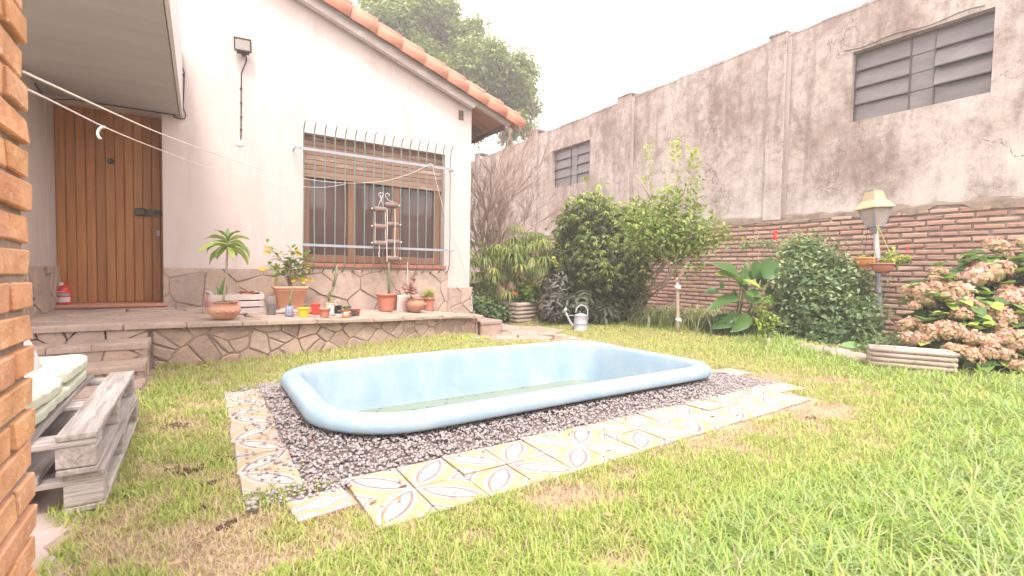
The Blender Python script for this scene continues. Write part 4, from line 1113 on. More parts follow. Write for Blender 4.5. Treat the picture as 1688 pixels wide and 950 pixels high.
tag(bed_.build('gravel_bed', mat('gravel_dust', (.27, .23, .22), (.19, .16, .15), 50, .95, .9, .01)), kind='structure')

# soil clods in the dry grass
for i, (cx_, cy_, s_) in enumerate([(315, 776, .030), (286, 704, .028), (262, 697, .02), (366, 760, .034), (352, 797, .022), (372, 868, .022), (330, 842, .014), (1178, 690, .03), (1340, 690, .02), (300, 706, .018), (282, 776, .016), (360, 602, .016)]):
    q = onground(cx_, cy_); m = MB()
    for k in range(9): a = random.uniform(0, 6.28); d = random.uniform(0, s_*1.3); m.ico((q.x+d*cos(a)*1.4, q.y+d*sin(a), q.z+.006), s_*random.uniform(.3, .6), 1, .3, (1.3, 1, .6))
    o = m.build('soil_clod', M_CLOD); tag(o, 'small clod of damp dark soil lying on the dry grass', 'soil', kind='stuff')
m = MB()
for k in range(260):
    x, y = random.uniform(-.3, 4.8), random.uniform(.4, 4.6)
    if (.4 < x < 3.1 and 1.9 < y < 3.5): continue
    a = random.uniform(0, 6.28); s_ = random.uniform(.008, .022); h_ = gz(x, y)+random.uniform(.012, .03)
    m.add([(x+s_*cos(a), y+s_*sin(a), h_), (x-.45*s_*sin(a), y+.45*s_*cos(a), h_+.004), (x-s_*cos(a), y-s_*sin(a), h_+.003), (x+.45*s_*sin(a), y-.45*s_*cos(a), h_)], [(0, 1, 2, 3)])
tag(m.build('leaf_litter', mat('dry_brown_leaf', (.36, .24, .13), (.24, .15, .08), 30, .8, .2)), 'small dry leaves scattered over the grass and tiles', 'leaves', kind='stuff')
q = onground(333, 609)
m = MB(); tv, tf = tmpl_big(.5, .2, 4); m.add([(q.x+v[1]*.05, q.y+v[0]*.05, q.z+.028+v[2]*.05) for v in tv], [tuple(int(a) for a in f) for f in tf[0]])
tag(m.build('fallen_leaf', mat('yellow_dry_leaf', (.74, .52, .07), (.62, .40, .06), 20, .7, .2)), 'single yellow fallen leaf on the grass below the terrace wall', 'leaf')
q = onground(786, 563)
m = MB()
for k in range(6): a = k*1.05; m.add([(q.x+.03*cos(a)*r+.012*sin(a)*s_, q.y+.03*sin(a)*r-.012*cos(a)*s_, q.z+.03+.012*abs(s_)+.01*r) for r, s_ in ((0, 0), (.6, 1), (1, 0), (.6, -1))], [(0, 1, 2, 3)])
tag(m.build('fallen_petal', M_WHITE), 'pale fallen blossom in the grass before the stone blocks', 'petal')

# ================================================================== PALLETS with cushions
def pallet(label, z0, dx=0.0, dy=0.0):
    t = thing('pallet', label, 'pallet', (-.8+dx, 2.5+dy, z0), 'stacked wooden pallets')
    X0, X1, Y0, Y1 = -1.36+dx, -.275+dx, 1.955+dy, 2.985+dy; H = .128
    xs = [(X1-.098, X1), (X1-.255, X1-.155), (X1-.44, X1-.345), (X1-.64, X1-.54), (X1-.84, X1-.74), (X0, X0+.1)]
    for a, b in xs:
        m = MB(); m.box((a, Y0, z0+H-.021+random.uniform(-.001, .001)), (b, Y1+random.uniform(-.01, .01), z0+H), .003, jit=.0022); m.build('deck_plank', M_PALLET, t)
    for y in (Y0+.002, (Y0+Y1)/2-.05, Y1-.1):
        m = MB(); m.box((X0, y, z0+H-.038), (X1-.001, y+.095, z0+H-.0215), .002, jit=.0015); m.build('cross_board', M_PALLETX, t)
        for x in (X1-.10, (X0+X1)/2-.05, X0+.002):
            m = MB(); m.box((x, y+.002, z0+.020), (x+.098, y+.093, z0+H-.0385), .003, jit=.002); m.build('block', M_PALLETX if random.random() < .5 else M_PALLET, t)
    for x in (X1-.10, (X0+X1)/2-.05, X0):
        m = MB(); m.box((x, Y0-.0, z0+.001), (x+.1, Y1, z0+.0195), .002, jit=.0015); m.build('bottom_board', M_PALLET, t)
    return t
pallet('lower of the two weathered wooden pallets, lying on the patio floor', .008, .012, .02)
pallet('upper weathered wooden pallet carrying the pale green cushions', .1375)
def cushion(name, label, cat, c, h, M, mat_, rot=0.0, tuft=0.012, n=34, p=9.0):
    bm = bmesh.new(); bmesh.ops.create_cube(bm, size=2); bmesh.ops.subdivide_edges(bm, edges=bm.edges, cuts=n//2, use_grid_fill=True)
    R_ = Matrix.Rotation(rot, 3, 'Z')
    for v in bm.verts:
        q = Vector(v.co); k = (abs(q.x)**p+abs(q.y)**p+abs(q.z)**2.6)**(1/3.4); k2 = max(abs(q.x), abs(q.y), abs(q.z))
        L = (abs(q.x)**p+abs(q.y)**p+abs(q.z)**p)**(1/p); q = q/L
        edge = 1-max(abs(q.x), abs(q.y))**12*.30
        z = q.z*h[2]*edge
        z += tuft*(.7*sin(q.x*h[0]*9+1)*sin(q.y*h[1]*8)+.35*sin(q.x*h[0]*23+q.y*h[1]*17)-1.1*exp(-(sin(q.x*h[0]*10.5)**2+sin(q.y*h[1]*11)**2)*9))*(abs(q.z))
        wr = .006*sin(q.y*h[1]*55+q.x*20)*(1-abs(q.z))
        w_ = Vector((q.x*h[0]+wr*(1 if q.x > 0 else -1), q.y*h[1]+wr*.5, z)); w_ = R_ @ w_; v.co = Vector(c)+w_
    me = bpy.data.meshes.new(name); bm.to_mesh(me); bm.free(); me.polygons.foreach_set('use_smooth', [True]*len(me.polygons)); me.materials.append(mat_)
    o = link(name, me); tag(o, label, cat); return o
cushion('futon_cushion', 'pale green seat cushion lying directly on the pallet planks', 'cushion', (-.90, 2.47, .295), (.47, .50, .030), None, M_CUSH, 0, .008)
cushion('futon_cushion', 'pale green quilted cushion on top, farther from the brick pillar', 'cushion', (-.885, 2.70, .345), (.455, .275, .034), None, M_CUSH, .03, .012)
cushion('futon_cushion', 'folded pale green cushion on top, nearest the brick pillar', 'cushion', (-.88, 2.19, .345), (.45, .27, .034), None, M_CUSH, -.02, .012)
o = cushion('white_pillow', 'white pillow leaning against the back of the pallet seat', 'pillow', (0, 0, 0), (.20, .20, .075), None, M_PILLOW, 0, .008, p=3.2)
o.location = (-.675, 2.46, .50); o.rotation_euler = (radians(62), radians(6), radians(70))

# ================================================================== WALL LIGHT, CABLES, ROPES
fl = thing('floodlight', 'black framed floodlight high on the pink wall with its cable hanging below', 'light', (.41, FYW, 3.2))
q = at(400, 74, Y=FYW-.13)
Rf = Matrix.Translation(q) @ Matrix.Rotation(radians(-8), 4, 'Z') @ Matrix.Rotation(radians(12), 4, 'X') @ Matrix.Scale(.86, 4)
m = MB(); m.box((-.098, -.01, -.078), (.098, .07, .078), .012, Rf); m.build('housing', M_DARKM, fl)
m = MB(); m.box((-.082, -.016, -.060), (.082, -.0105, .060), .003, Rf); m.build('lens', M_LGLASS, fl)
m = MB()
for a in (((-.098, -.022, .060), (.098, -.010, .078)), ((-.098, -.022, -.078), (.098, -.010, -.060)), ((-.098, -.022, -.0595), (-.083, -.010, .0595)), ((.083, -.022, -.0595), (.098, -.010, .0595))): m.box(*a, .003, Rf)
m.build('bezel', M_DARKM, fl)
m = MB(); m.box((-.07, .0, -.105), (.07, .06, -.086), .006, Rf); m.box((-.02, .05, -.12), (.02, .125, -.09), .004, Rf); m.build('bracket', M_BLACK, fl)
def cabpts(L, Y): return [at(x, y, Y=Y) for x, y in L]
m = MB(); m.tube([at(403, 88, Y=FYW-.10)]+cabpts([(406, 94), (406, 101), (402, 111), (398, 121), (397.5, 150), (397.5, 180), (397.3, 205), (397, 231)], FYW-.012), .0055, 6)
for y in (146, 170, 193, 214): p_ = at(397.5, y, Y=FYW-.012); m.box((p_.x-.012, p_.y-.008, p_.z-.004), (p_.x+.012, p_.y+.01, p_.z+.004))
m.build('cable', M_BLACK, fl, True)
q = at(395, 235, Y=FYW-.004); m = MB(); m.lathe([(.042, 0), (.040, .005), (.0, .007)], 24, M=Matrix.Translation(q) @ Matrix.Rotation(radians(90), 4, 'X')); m.build('wall_plate', M_WHITE, fl)
m = MB(); m.tube(cabpts([(289, 0), (291, 30), (294, 65), (297.5, 72), (297, 88), (293, 92), (298, 105), (304, 120), (303, 150), (302, 178), (307, 190), (304, 196), (296, 196), (285, 192.5)], FYW-.010)+[Vector((-.20, 6.13, 2.338)), Vector((-.6, 6.12, 2.333)), Vector((-1.0, 6.11, 2.328)), Vector((-1.12, 6.0, 2.27)), Vector((-1.16, 5.9, 2.27)), Vector((-1.19, 5.8, 2.34))], .0055, 6)
for x, y in ((301, 123), (301, 181)): p_ = at(x, y, Y=FYW-.008); m.ico(p_, .013, 1, .1)
tag(m.build('wall_cable', M_BLACK, None, True), 'thin black cable clipped to the wall along the balcony edge', 'cable')
def rope(name, label, L, r, mat_, smoothn=6, cat='rope'):
    P = [at(x, y, Y=Y) for x, y, Y in L]; out = []
    for i in range(len(P)-1):
        p0, p1, p2, p3 = P[max(i-1, 0)], P[i], P[i+1], P[min(i+2, len(P)-1)]
        for k in range(smoothn):
            t = k/smoothn; out.append(.5*((2*p1)+(p2-p0)*t+(2*p0-5*p1+4*p2-p3)*t*t+(-p0+3*p1-3*p2+p3)*t**3))
    out.append(P[-1]); m = MB(); m.tube(out, r, 6); return tag(m.build(name, mat_, None, True), label, cat)
rope('clothesline', 'upper cream clothesline stretched from the brick pillar to the window grille', [(37, 118, 1.36), (120, 156, 1.75), (200, 192.5, 2.3), (269, 222, 2.95), (350, 252, 3.8), (420, 276, 4.5), (470, 288, 5.0), (520, 297.5, 5.4), (571, 302, 5.7), (610, 301, 5.82), (641, 297, 5.89), (680, 285, 5.95), (711, 269, 5.98)], .0026, M_ROPE)
rope('clothesline', 'lower clothesline sagging in front of the plank door', [(46, 148, 1.36), (80, 164, 1.6), (120, 184, 1.9), (173, 210, 2.35), (220, 230, 2.8), (269, 249, 3.4), (340, 275, 4.2), (418, 296, 4.9), (470, 305, 5.3), (531, 309, 5.6), (569, 303.6, 5.69)], .0021, M_ROPEP)
rope('hanging_hook', 'small cream hook hanging from the lower clothesline in front of the door', [(174, 210, 2.36), (167, 210.5, 2.36), (162, 216, 2.36), (161.5, 223, 2.36), (165, 228, 2.36), (167, 227, 2.36)], .0048, M_ROPE, 5, 'hook')
rope('cord', 'white cord falling from the grille corner down the end of the wall', [(712, 271, 5.975), (714, 279, 5.98), (723, 315, 5.98), (733, 351, 5.99), (741, 375, 6.05), (749, 395, 6.12), (760, 425, 6.13), (769, 452, 6.13), (773, 475, 6.10), (777, 495, 6.08), (779, 510, 6.08), (775, 513, 6.07), (776, 506, 6.07)], .0032, M_ROPE, 5, 'cord')
m = MB(); p_ = at(712, 272, Y=5.975)
for k in range(4): m.ico((p_.x+random.uniform(-.012, .012), p_.y, p_.z+random.uniform(-.012, .012)), .012, 1, .2)
tag(m.build('rope_knot', M_ROPE, None, True), 'cream rope knot tied on the upper rail of the window grille', 'knot')

# hanging planter made of bottles
hp = thing('hanging_planter', 'ladder of seven horizontal bottle planters roped to the window grille', 'planter', at(636, 430, Y=5.9))
tmA = tmpl_small(.5)
for i, (x, y, cap) in enumerate([(627, 345, -1), (627, 373.5, -1), (627, 401, -1), (645, 338, 1), (647, 370, 1), (648, 399, 1), (647, 426, 1)]):
    c = at(x, y+.5, Y=5.93); L = .085; m = MB()
    m.tube([c+Vector((s_*L, 0, 0)) for s_ in (-1.05, -.98, -.8, -.5, 0, .5, .8, .98, 1.05)], [.012, .024, .032, .035, .035, .035, .032, .024, .012], 10)
    b = m.build('bottle', mat('brown_bottle', (.22, .16, .135), (.15, .105, .09), 12, .5, .1) if i == 0 else bpy.data.materials['brown_bottle'], hp, True)
    m = MB(); m.ico(c+Vector((cap*(L+.02), 0, .004)), .013, 1, .1); m.build('cap', M_WHITE, b)
    m = MB()
    for k in range(8): xx = c.x-.06+k*.017; m.tube([(xx, c.y-.026, c.z+.012), (xx+.003, c.y-.015, c.z+.027), (xx+.005, c.y+.01, c.z+.03)], .0035, 4)
    m.build('lacing', M_WHITE, b)
    if i in (2, 4, 5, 1):
        n_ = 14; P = np.array(c)+np.array([0, -.02, .03])+rng.normal(size=(n_, 3))*np.array([.03, .01, .018]); leafset('sprig', tmA, P, frames(rand_dirs(n_)+np.array([0, 0, .6]), rand_dirs(n_)), .03+.02*rng.random(n_), rng.random(n_)*.6+.3, None, b) if False else None
m = MB()
for x, ya, yb in ((618, 349, 401), (635, 349, 401)): m.tube(cabpts([(x, ya), (x+.4, (ya+yb)/2), (x, yb)], 5.905), .0035, 5)
m.build('rope', M_ROPE, hp)
m = MB()
for x, ya, yb in ((638, 345, 432), (651, 345, 424), (625, 404, 424)): m.tube(cabpts([(x, ya), (x+.5, ya*.7+yb*.3), (x-.4, ya*.3+yb*.7), (x, yb)], 5.895), .0045, 5)
m.build('cord', M_ROPEP, hp)
m = MB(); 
for sx, (hx, hy) in ((1, (626, 322)), (-1, (637, 322))):
    m.tube(cabpts([(622 if sx > 0 else 650, 343 if sx > 0 else 334), (627 if sx > 0 else 641, 331), (631.5, 322) if sx > 0 else (635.5, 324), (631, 318.5) if sx > 0 else (636, 320), (627, 317.5) if sx > 0 else (639, 318.5), (624, 320) if sx > 0 else (642, 321), (625, 324) if sx > 0 else (641, 324)], 5.93), .0045, 5)
m.tube(cabpts([(633, 344), (629, 330), (627, 322)], 5.92), .0045, 5)
m.build('hook', M_WHITE, hp, True)

# ================================================================== POTS on the terrace
def base(x, y, r=0.0):
    q = onground(x, y, lambda a, b: tz(a)); q.y += r; q.z = tz(q.x); return q
def pot(name, label, cat, q, r_top, h, r_bot, mat_, rim=.012, rimh=.02, soil=.85, n=24, ribs=0.0, group='plant pots on the terrace', extra=None):
    t = thing(name, label, cat, q, group)
    m = MB(); pr = [(0, .001), (r_bot, .001), (r_bot+.003, .006)]
    pr += [(r_bot+(r_top-r_bot)*k/5, h*k/5*(1-rimh/h)) for k in range(1, 6)]
    pr += [(r_top+rim, h-rimh+.001), (r_top+rim, h-.003), (r_top+rim-.004, h), (r_top-.004, h), (r_top-.010, h-.02), (r_top-.012, h*soil)]
    m.lathe(pr, n, tuple(q), ribs); m.build('pot', mat_, t, True)
    m = MB(); m.disc(r_top-.011, h*soil, n, tuple(q)); m.build('soil', M_SOIL, t)
    return t
def stick(pts, r, parent, mat_=M_CACT, name='stem', n=8, smooth=True):
    m = MB(); m.tube(pts, r, n); return m.build(name, mat_, parent, smooth)
L_GREEN = leafmat('pot_leaf', [(0, (.06, .13, .025)), (.4, (.13, .24, .05)), (.75, (.26, .37, .09)), (1, (.45, .52, .16))], .4)
L_YELLOW = leafmat('yellowing_leaf', [(0, (.55, .33, .03)), (1, (.82, .56, .06))], .5)
L_SUCC = leafmat('succulent_leaf', [(0, (.15, .19, .12)), (.5, (.24, .30, .19)), (1, (.40, .42, .30))], .5, .1)
L_ROSE = leafmat('rosette_leaf', [(0, (.26, .13, .125)), (.4, (.36, .20, .18)), (.7, (.44, .25, .19)), (1, (.46, .34, .28))], .5, .15, per=True)
L_PURP = leafmat('purple_succulent_leaf', [(0, (.13, .08, .12)), (.5, (.27, .19, .22)), (1, (.42, .36, .33))], .5, .1)

# fire extinguisher
q = Vector((-1.105, 6.20, .385)); fe = thing('fire_extinguisher', 'small red fire extinguisher standing on the doorstep', 'extinguisher', q)
m = MB(); m.lathe([(0, 0), (.060, .002), (.066, .012), (.066, .155), (.060, .180), (.045, .198), (.025, .208), (.02, .222), (0, .222)], 24, tuple(q)); m.build('cylinder', M_REDP, fe, True)
for z0, z1, r_, mt, nm in ((.030, .085, .0668, M_WHITE, 'label'), (.100, .128, .0668, M_RAIL, 'label')):
    m = MB(); vs = []; 
    for k in range(15):
        a = -pi/2-1.25+2.5*k/14; vs += [(q.x+r_*cos(a), q.y+r_*sin(a), q.z+z0), (q.x+r_*cos(a), q.y+r_*sin(a), q.z+z1)]
    m.add(vs, [(2*k, 2*k+2, 2*k+3, 2*k+1) for k in range(14)]); m.build(nm, mt, fe)
m = MB()       # print on the body: a white line of lettering
for k in range(9): a = -pi/2-.62+.13*k; x_, y_ = q.x+.0672*cos(a), q.y+.0672*sin(a); m.box((x_-.0028, y_-.0015, q.z+.142), (x_+.0028, y_+.0008, q.z+.153-.003*(k % 3 == 1)))
m.build('lettering', M_WHITE, fe)
m = MB(); m.lathe([(0, 0), (.021, 0), (.021, .008), (0, .008)], 14, M=Matrix.Translation(q+Vector((-.01, -.028, .235))) @ Matrix.Rotation(radians(90), 4, 'X')); m.build('gauge', M_WHITE, fe)
m = MB(); m.box((q.x-.015, q.y-.012, q.z+.215), (q.x+.015, q.y+.012, q.z+.25), .003); m.tube([(q.x, q.y, q.z+.245), (q.x+.03, q.y, q.z+.26), (q.x+.055, q.y, q.z+.28)], .006, 6); m.tube([(q.x, q.y, q.z+.24), (q.x+.06, q.y, q.z+.243), (q.x+.10, q.y-.01, q.z+.225), (q.x+.115, q.y-.01, q.z+.20)], .005, 6); m.build('handle', M_RED, fe, True)

fe.scale = (.85, .85, .85)
# wooden crate
ct = thing('wooden_crate', 'low whitewashed wooden crate with painted end holding small plants', 'crate', (.28, 5.35, tz(.28)))
X0, X1, Y0, Y1, z0 = .055, .50, 5.21, 5.46, tz(.28)+.002; sh_ = .057
for r_ in range(3):
    for y in (Y0, Y1-.012):
        m = MB(); m.box((X0, y, z0+r_*.066+.004), (X1, y+.012, z0+r_*.066+sh_), .002, jit=.0015); m.build('slat', M_CRATE, ct)
ENDC = [mat('crate_paint_yellow', (.72, .50, .10), (.62, .50, .42), 12, .8, .2), mat('crate_paint_magenta', (.50, .10, .26), (.55, .38, .36), 10, .8, .2), mat('crate_paint_orange', (.66, .32, .17), (.60, .48, .42), 12, .8, .2)]
for r_ in range(3):
    for x in (X0-.012, X1): m = MB(); m.box((x, Y0+.013, z0+r_*.066+.004), (x+.012, Y1-.013, z0+r_*.066+sh_), .002); m.build('end_slat', ENDC[r_] if x < X0 else M_CRATE, ct)
for x in (X0+.001, X1-.026):
    for y in (Y0+.0125, Y1-.0375): m = MB(); m.box((x, y, z0), (x+.025, y+.025, z0+.21)); m.build('corner_post', M_CRATE, ct)
m = MB(); m.box((X0+.03, Y0+.04, z0+.01), (X1-.03, Y1-.04, z0+.14)); m.build('soil', M_SOIL, ct)
m = MB(); m.box((X0-.01, Y0+.02, z0+.205), (X0+.03, Y1-.02, z0+.215), .002); m.build('top_slat', M_CRATE, ct)
m = MB()
for k in range(8): m.ico((.40+random.uniform(-.06, .06), 5.33+random.uniform(-.04, .04), z0+.19+random.uniform(-.01, .02)), .03, 1, .35, (1.5, 1, .5))
m.build('bark_chip', M_RUST, ct)
ct.rotation_euler.z = radians(8)
q = Vector((.17, 5.33, z0+.14)); ag = thing('agave', 'upright narrow green leaves growing in the wooden crate', 'plant', q)
tb = tmpl_big(.26, .05, 5, .25, 0)
P = np.array([q]*5)+rng.normal(size=(5, 3))*.008; d = np.array([(.1, 0, 1), (-.35, .1, 1), (.25, .1, 1), (-.1, -.1, 1), (.05, .2, 1.)]); leafset('leaf', tb, P, frames(d, np.tile([0, -1., .1], (5, 1))), np.array([.22, .13, .16, .12, .15]), rng.random(5)*.5+.3, L_GREEN, ag, True)

# clay bowl with succulents and the single stemmed plant
q = base(371, 529, .10); bowl = thing('clay_bowl', 'round bellied terracotta bowl in front of the wooden crate', 'pot', q, 'plant pots on the terrace')
m = MB(); m.lathe([(0, .001), (.062, .002), (.085, .018), (.115, .055), (.127, .082), (.122, .105), (.100, .125), (.092, .135), (.108, .150), (.118, .156), (.112, .158), (.092, .145), (.085, .135), (.085, .125)], 32, tuple(q))
for a in (-2.0, -1.45, -1.1): m.ico((q.x+.122*cos(a), q.y+.122*sin(a), q.z+.075), .016, 1, .1)
m.build('pot', M_CLAY, bowl, True)
m = MB(); m.disc(.09, .13, 24, tuple(q)); m.build('soil', M_SOIL, bowl)
def rosettes(parent, c, rad, n, size, mt, k=9, name='succulent'):
    ps = []; tint = []
    V = []; 
    for i in range(n):
        a = random.uniform(0, 6.28); r_ = rad*sqrt(random.random()); cc = np.array([c[0]+r_*cos(a), c[1]+r_*sin(a), c[2]+random.uniform(0, .01)])
        for j in range(k):
            b = j*2.4; el = .25+.9*j/k; d = np.array([cos(b)*cos(el), sin(b)*cos(el), sin(el)]); ps.append((cc, d, size*(1-.35*j/k)))
    P = np.array([p[0] for p in ps]); D = np.array([p[1] for p in ps]); S_ = np.array([p[2] for p in ps])
    return leafset(name, tmpl_big(.55, -.15, 3, .35, 0), P, frames(D, np.tile([0, 0, 1.], (len(P), 1))+.01), S_, rng.random(len(P)), mt, parent, True)
rosettes(bowl, (q.x+.01, q.y-.02, q.z+.135), .065, 9, .042, L_SUCC)
dr = thing('dracaena', 'tall bare stemmed plant with a tuft of drooping leaves, rooted in the clay bowl', 'plant', q+Vector((0, 0, .13)))
p0 = q+Vector((-.015, 0, .13)); p1 = Vector((q.x-.003+.02, q.y, q.z+.60))
top = at(376, 404, Y=q.y)
stick([p0, p0+Vector((.012, 0, .08)), p0.lerp(top, .45)+Vector((.012, 0, 0)), p0.lerp(top, .75), top], [.011, .010, .009, .009, .008], dr, M_BARK, 'trunk')
def arch_leaf(p, az, el0, L, wd, droop, tint, roll, mt, par, n=7):
    V = []; c = Vector(p); w_ = (.25, .62, .9, 1.0, .95, .72, .4, .03)
    for i in range(n+1):
        t = i/n; el = el0-droop*t**1.1; d = Vector((cos(az)*cos(el), sin(az)*cos(el), sin(el))); sd = d.cross(Vector((0, 0, 1))).normalized(); nn = sd.cross(d)
        sd = sd*cos(roll)+nn*sin(roll); nn = sd.cross(d); h = wd*.5*w_[i]; wv = .004*sin(t*13)
        V += [tuple(c-sd*h+nn*(h*.35+wv)), tuple(c), tuple(c+sd*h+nn*(h*.35-wv))]; c = c+d*L/n
    Fq = [q_ for i in range(n) for q_ in ((3*i, 3*i+1, 3*i+4, 3*i+3), (3*i+1, 3*i+2, 3*i+5, 3*i+4))]
    return link('leaf', npmesh('leaf', np.array(V), [np.array(Fq)], mt, np.full(len(V), tint), True, root_loc(par)), par)
for k, (az, el, L, wd, dr_, ro) in enumerate([(.2, 1.2, .13, .040, 1.2, .5), (2.9, 1.15, .13, .042, 1.0, -.5), (1.6, 1.35, .12, .036, .5, 0), (-.1, .75, .17, .042, 1.5, .6), (3.3, .7, .17, .044, 1.4, -.6), (.5, .35, .19, .040, 2.0, .7), (2.7, .3, .21, .044, 2.0, -.5), (3.6, .05, .26, .046, 1.0, .6), (-.3, .1, .22, .044, 1.9, -.7), (-.9, -.1, .20, .044, 1.3, .4), (-2.2, -.1, .20, .046, 1.4, -.4), (.1, -.35, .22, .044, 1.2, .8), (3.1, -.45, .20, .046, 1.0, -.8), (-1.4, -.3, .19, .044, 1.0, .2), (-.6, .45, .19, .04, 1.8, .5), (-2.6, .45, .18, .04, 1.6, -.6), (1.1, .2, .18, .04, 1.5, .3), (2.1, .0, .18, .04, 1.4, -.3)]):
    arch_leaf(top+Vector((0, 0, .035-.004*k)), az, el, L*1.08, wd*1.15, dr_, random.uniform(.45, .95), ro, L_GREEN, dr)

q = base(448, 521, .045)
bt = thing('cut_bottle', 'cut clear plastic bottle half filled with dark soil beside the crate', 'bottle', q, 'plant pots on the terrace')
m = MB(); m.lathe([(0, .001), (.040, .001), (.044, .012), (.041, .03), (.044, .05), (.044, .17), (.041, .188)], 20, tuple(q)); m.build('bottle', M_BOTTLE, bt, True)
m = MB(); m.lathe([(0, .004), (.036, .006), (.040, .02), (.0385, .03), (.041, .05), (.041, .115), (0, .12)], 16, tuple(q)); m.build('soil', mat('dark_wet_soil', (.035, .028, .026), (.07, .06, .055), 60, .7, .6), bt)

# large square planter
q = base(476, 510, .13); q.y = 5.80
sp = thing('square_planter', 'large square terracotta planter with ribbed rim holding the yellowing shrub', 'pot', q, 'plant pots on the terrace')
def sqring(m, prof, c, r=.2, n=5):
    rings = []
    for hx, hy, z in prof:
        pts = []; rr = min(hx, hy)*r
        for sx, sy, a0 in ((1, 1, 0), (-1, 1, pi/2), (-1, -1, pi), (1, -1, 1.5*pi)):
            for k in range(n): a = a0+pi/2*k/(n-1); pts.append((c[0]+sx*(hx-rr)+rr*cos(a), c[1]+sy*(hy-rr)+rr*sin(a), c[2]+z))
        rings.append(pts)
    N = len(rings[0]); m.add([p for r_ in rings for p in r_], [(i*N+k, i*N+(k+1) % N, (i+1)*N+(k+1) % N, (i+1)*N+k) for i in range(len(rings)-1) for k in range(N)]+[tuple(range(N))[::-1]])
m = MB(); sqring(m, [(.118, .105, .001), (.122, .11, .006), (.150, .135, .215), (.158, .143, .217), (.158, .143, .225), (.158, .143, .238), (.172, .155, .240), (.174, .157, .262), (.168, .15, .268), (.155, .138, .266), (.150, .133, .24)], q); m.build('pot', M_PEACH, sp, True)
m = MB(); m.box((q.x-.14, q.y-.125, q.z+.2), (q.x+.14, q.y+.125, q.z+.243)); m.build('soil', M_SOIL, sp)
def leafy(label, q, stems, nl, size, parent_name='potted_shrub', mt=None, tmpl=None, tint=(.2, .8), cat='plant', stem_mat=M_BARK, yellow=0, rr=.05, sr=.006):
    t = thing(parent_name, label, cat, q)
    mS = MB(); P = []; D = []; Y_ = []
    for (dx, dy, h) in stems:
        a = Vector(q); b = a+Vector((dx, dy, h)); mid = a.lerp(b, .5)+Vector((-dx*.25, 0, .03)); pts = [a, a.lerp(mid, .6)+Vector((0, 0, .02)), mid, b]; mS.tube(pts, [sr, sr*.8, sr*.7, sr*.4], 5)
        for k in range(nl):
            tt = .3+.7*(k+random.random()*.5)/nl; c = mid.lerp(b, (tt-.3)/.7); an = k*2.4+random.random(); el = random.uniform(-.1, .7)
            d = Vector((cos(an)*cos(el), sin(an)*cos(el), sin(el)+(.7 if k > nl-4 else 0))); P.append(c+d*rr*random.random()*.6); D.append(d); Y_.append(tt)
    mS.build('stem', stem_mat, t, True)
    P = np.array(P); D = np.array(D); n = len(P); tm = tmpl or tmpl_big(.45, .2, 4, .25, .01); s_ = size*(.7+.5*rng.random(n))
    yl = np.zeros(n, bool)
    if yellow: yl[rng.choice(n, yellow, replace=False)] = True; yl &= True
    leafset('foliage', tm, P[~yl], frames(D[~yl], np.tile([0, 0, 1.], ((~yl).sum(), 1))+rng.normal(size=((~yl).sum(), 3))*.25), s_[~yl], tint[0]+(tint[1]-tint[0])*rng.random((~yl).sum()), mt or L_GREEN, t, True)
    if yellow: 
        Py = P[yl].copy(); Py[:, 2] -= .04
        leafset('yellow_leaves', tm, Py, frames(D[yl]-np.array([0, 0, .5]), np.tile([0, -1., .6], (yl.sum(), 1))), s_[yl]*1.1, rng.random(yl.sum()), L_YELLOW, t, True)
    return t
q2 = q+Vector((0, 0, .24))
leafy('bushy shrub with green and yellow leaves growing in the large square planter', q2, [(-.23, 0, .48), (-.10, .05, .36), (.02, -.02, .44), (.06, .05, .42), (.17, 0, .40), (.24, .03, .30), (-.16, -.05, .20), (.12, -.06, .2), (-.24, .04, .25), (0, .02, .25), (.2, -.03, .15)], 17, .088, yellow=24, tint=(.15, .75), rr=.06)

# patterned mug with a cactus cutting
q = base(478, 522, .035)
mg = thing('patterned_mug', 'blue and white patterned mug with a brown cactus cutting', 'mug', q, 'plant pots on the terrace')
m = MB(); m.lathe([(0, 0), (.034, .001), (.037, .006), (.037, .100), (.035, .103), (.033, .10), (.033, .09)], 28, (0, 0, 0)); o = link('cup', m.mesh('cup', M_MUG, True), mg, q)
m = MB(); m.disc(.033, .088, 16, tuple(q)); m.build('soil', M_SOIL, mg)
tp = at(483, 473, Y=q.y); stick([q+Vector((.0, 0, .08)), q+Vector((.005, 0, .14)), tp], [.011, .010, .006], mg, M_CACT, 'cactus')
m = MB()
for k in range(16): z_ = .11+.011*k; s_ = random.choice((-1, 1)); m.tube([q+Vector((.006+.0*k, 0, z_)), q+Vector((.006+s_*.02, -.004, z_+.004))], [.003, .0015], 4)
m.build('spine', M_STEM, mg)
q = base(502, 524, .05); pot('plant_pot', 'bright yellow plastic pot at the terrace edge', 'pot', q, .052, .092, .038, M_YELLOW, .005, .012)
q = base(523, 521, .045); q.y += .04; pot('plastic_cup', 'red plastic cup behind the small terracotta pot', 'cup', q, .044, .118, .030, M_RED, .003, .008)
q = base(537, 524, .05); pot('plant_pot', 'small terracotta coloured pot beside the red cup', 'pot', q, .053, .092, .038, M_TERRAP, .005, .022)
q = base(548, 521, .045); q.y += .06
t = pot('tin_can', 'scratched white tin holding a tall thin cactus', 'tin', q, .043, .125, .042, M_TINW, .002, .005)
m = MB(); m.tube([(q.x+.02, q.y-.05, q.z+.06), (q.x+.035, q.y-.055, q.z+.04), (q.x+.04, q.y-.045, q.z+.08), (q.x+.042, q.y-.03, q.z+.1)], .003, 5); m.build('wire_handle', M_BLACK, t)
rosettes(t, (q.x, q.y, q.z+.12), .03, 6, .028, L_YELLOW, 7)
ps_ = [q+Vector((-.01, .02, .12)), q+Vector((.0, .02, .22))]+[at(x, y, Y=q.y+.02) for x, y in ((550, 474), (553, 460), (556, 436))]
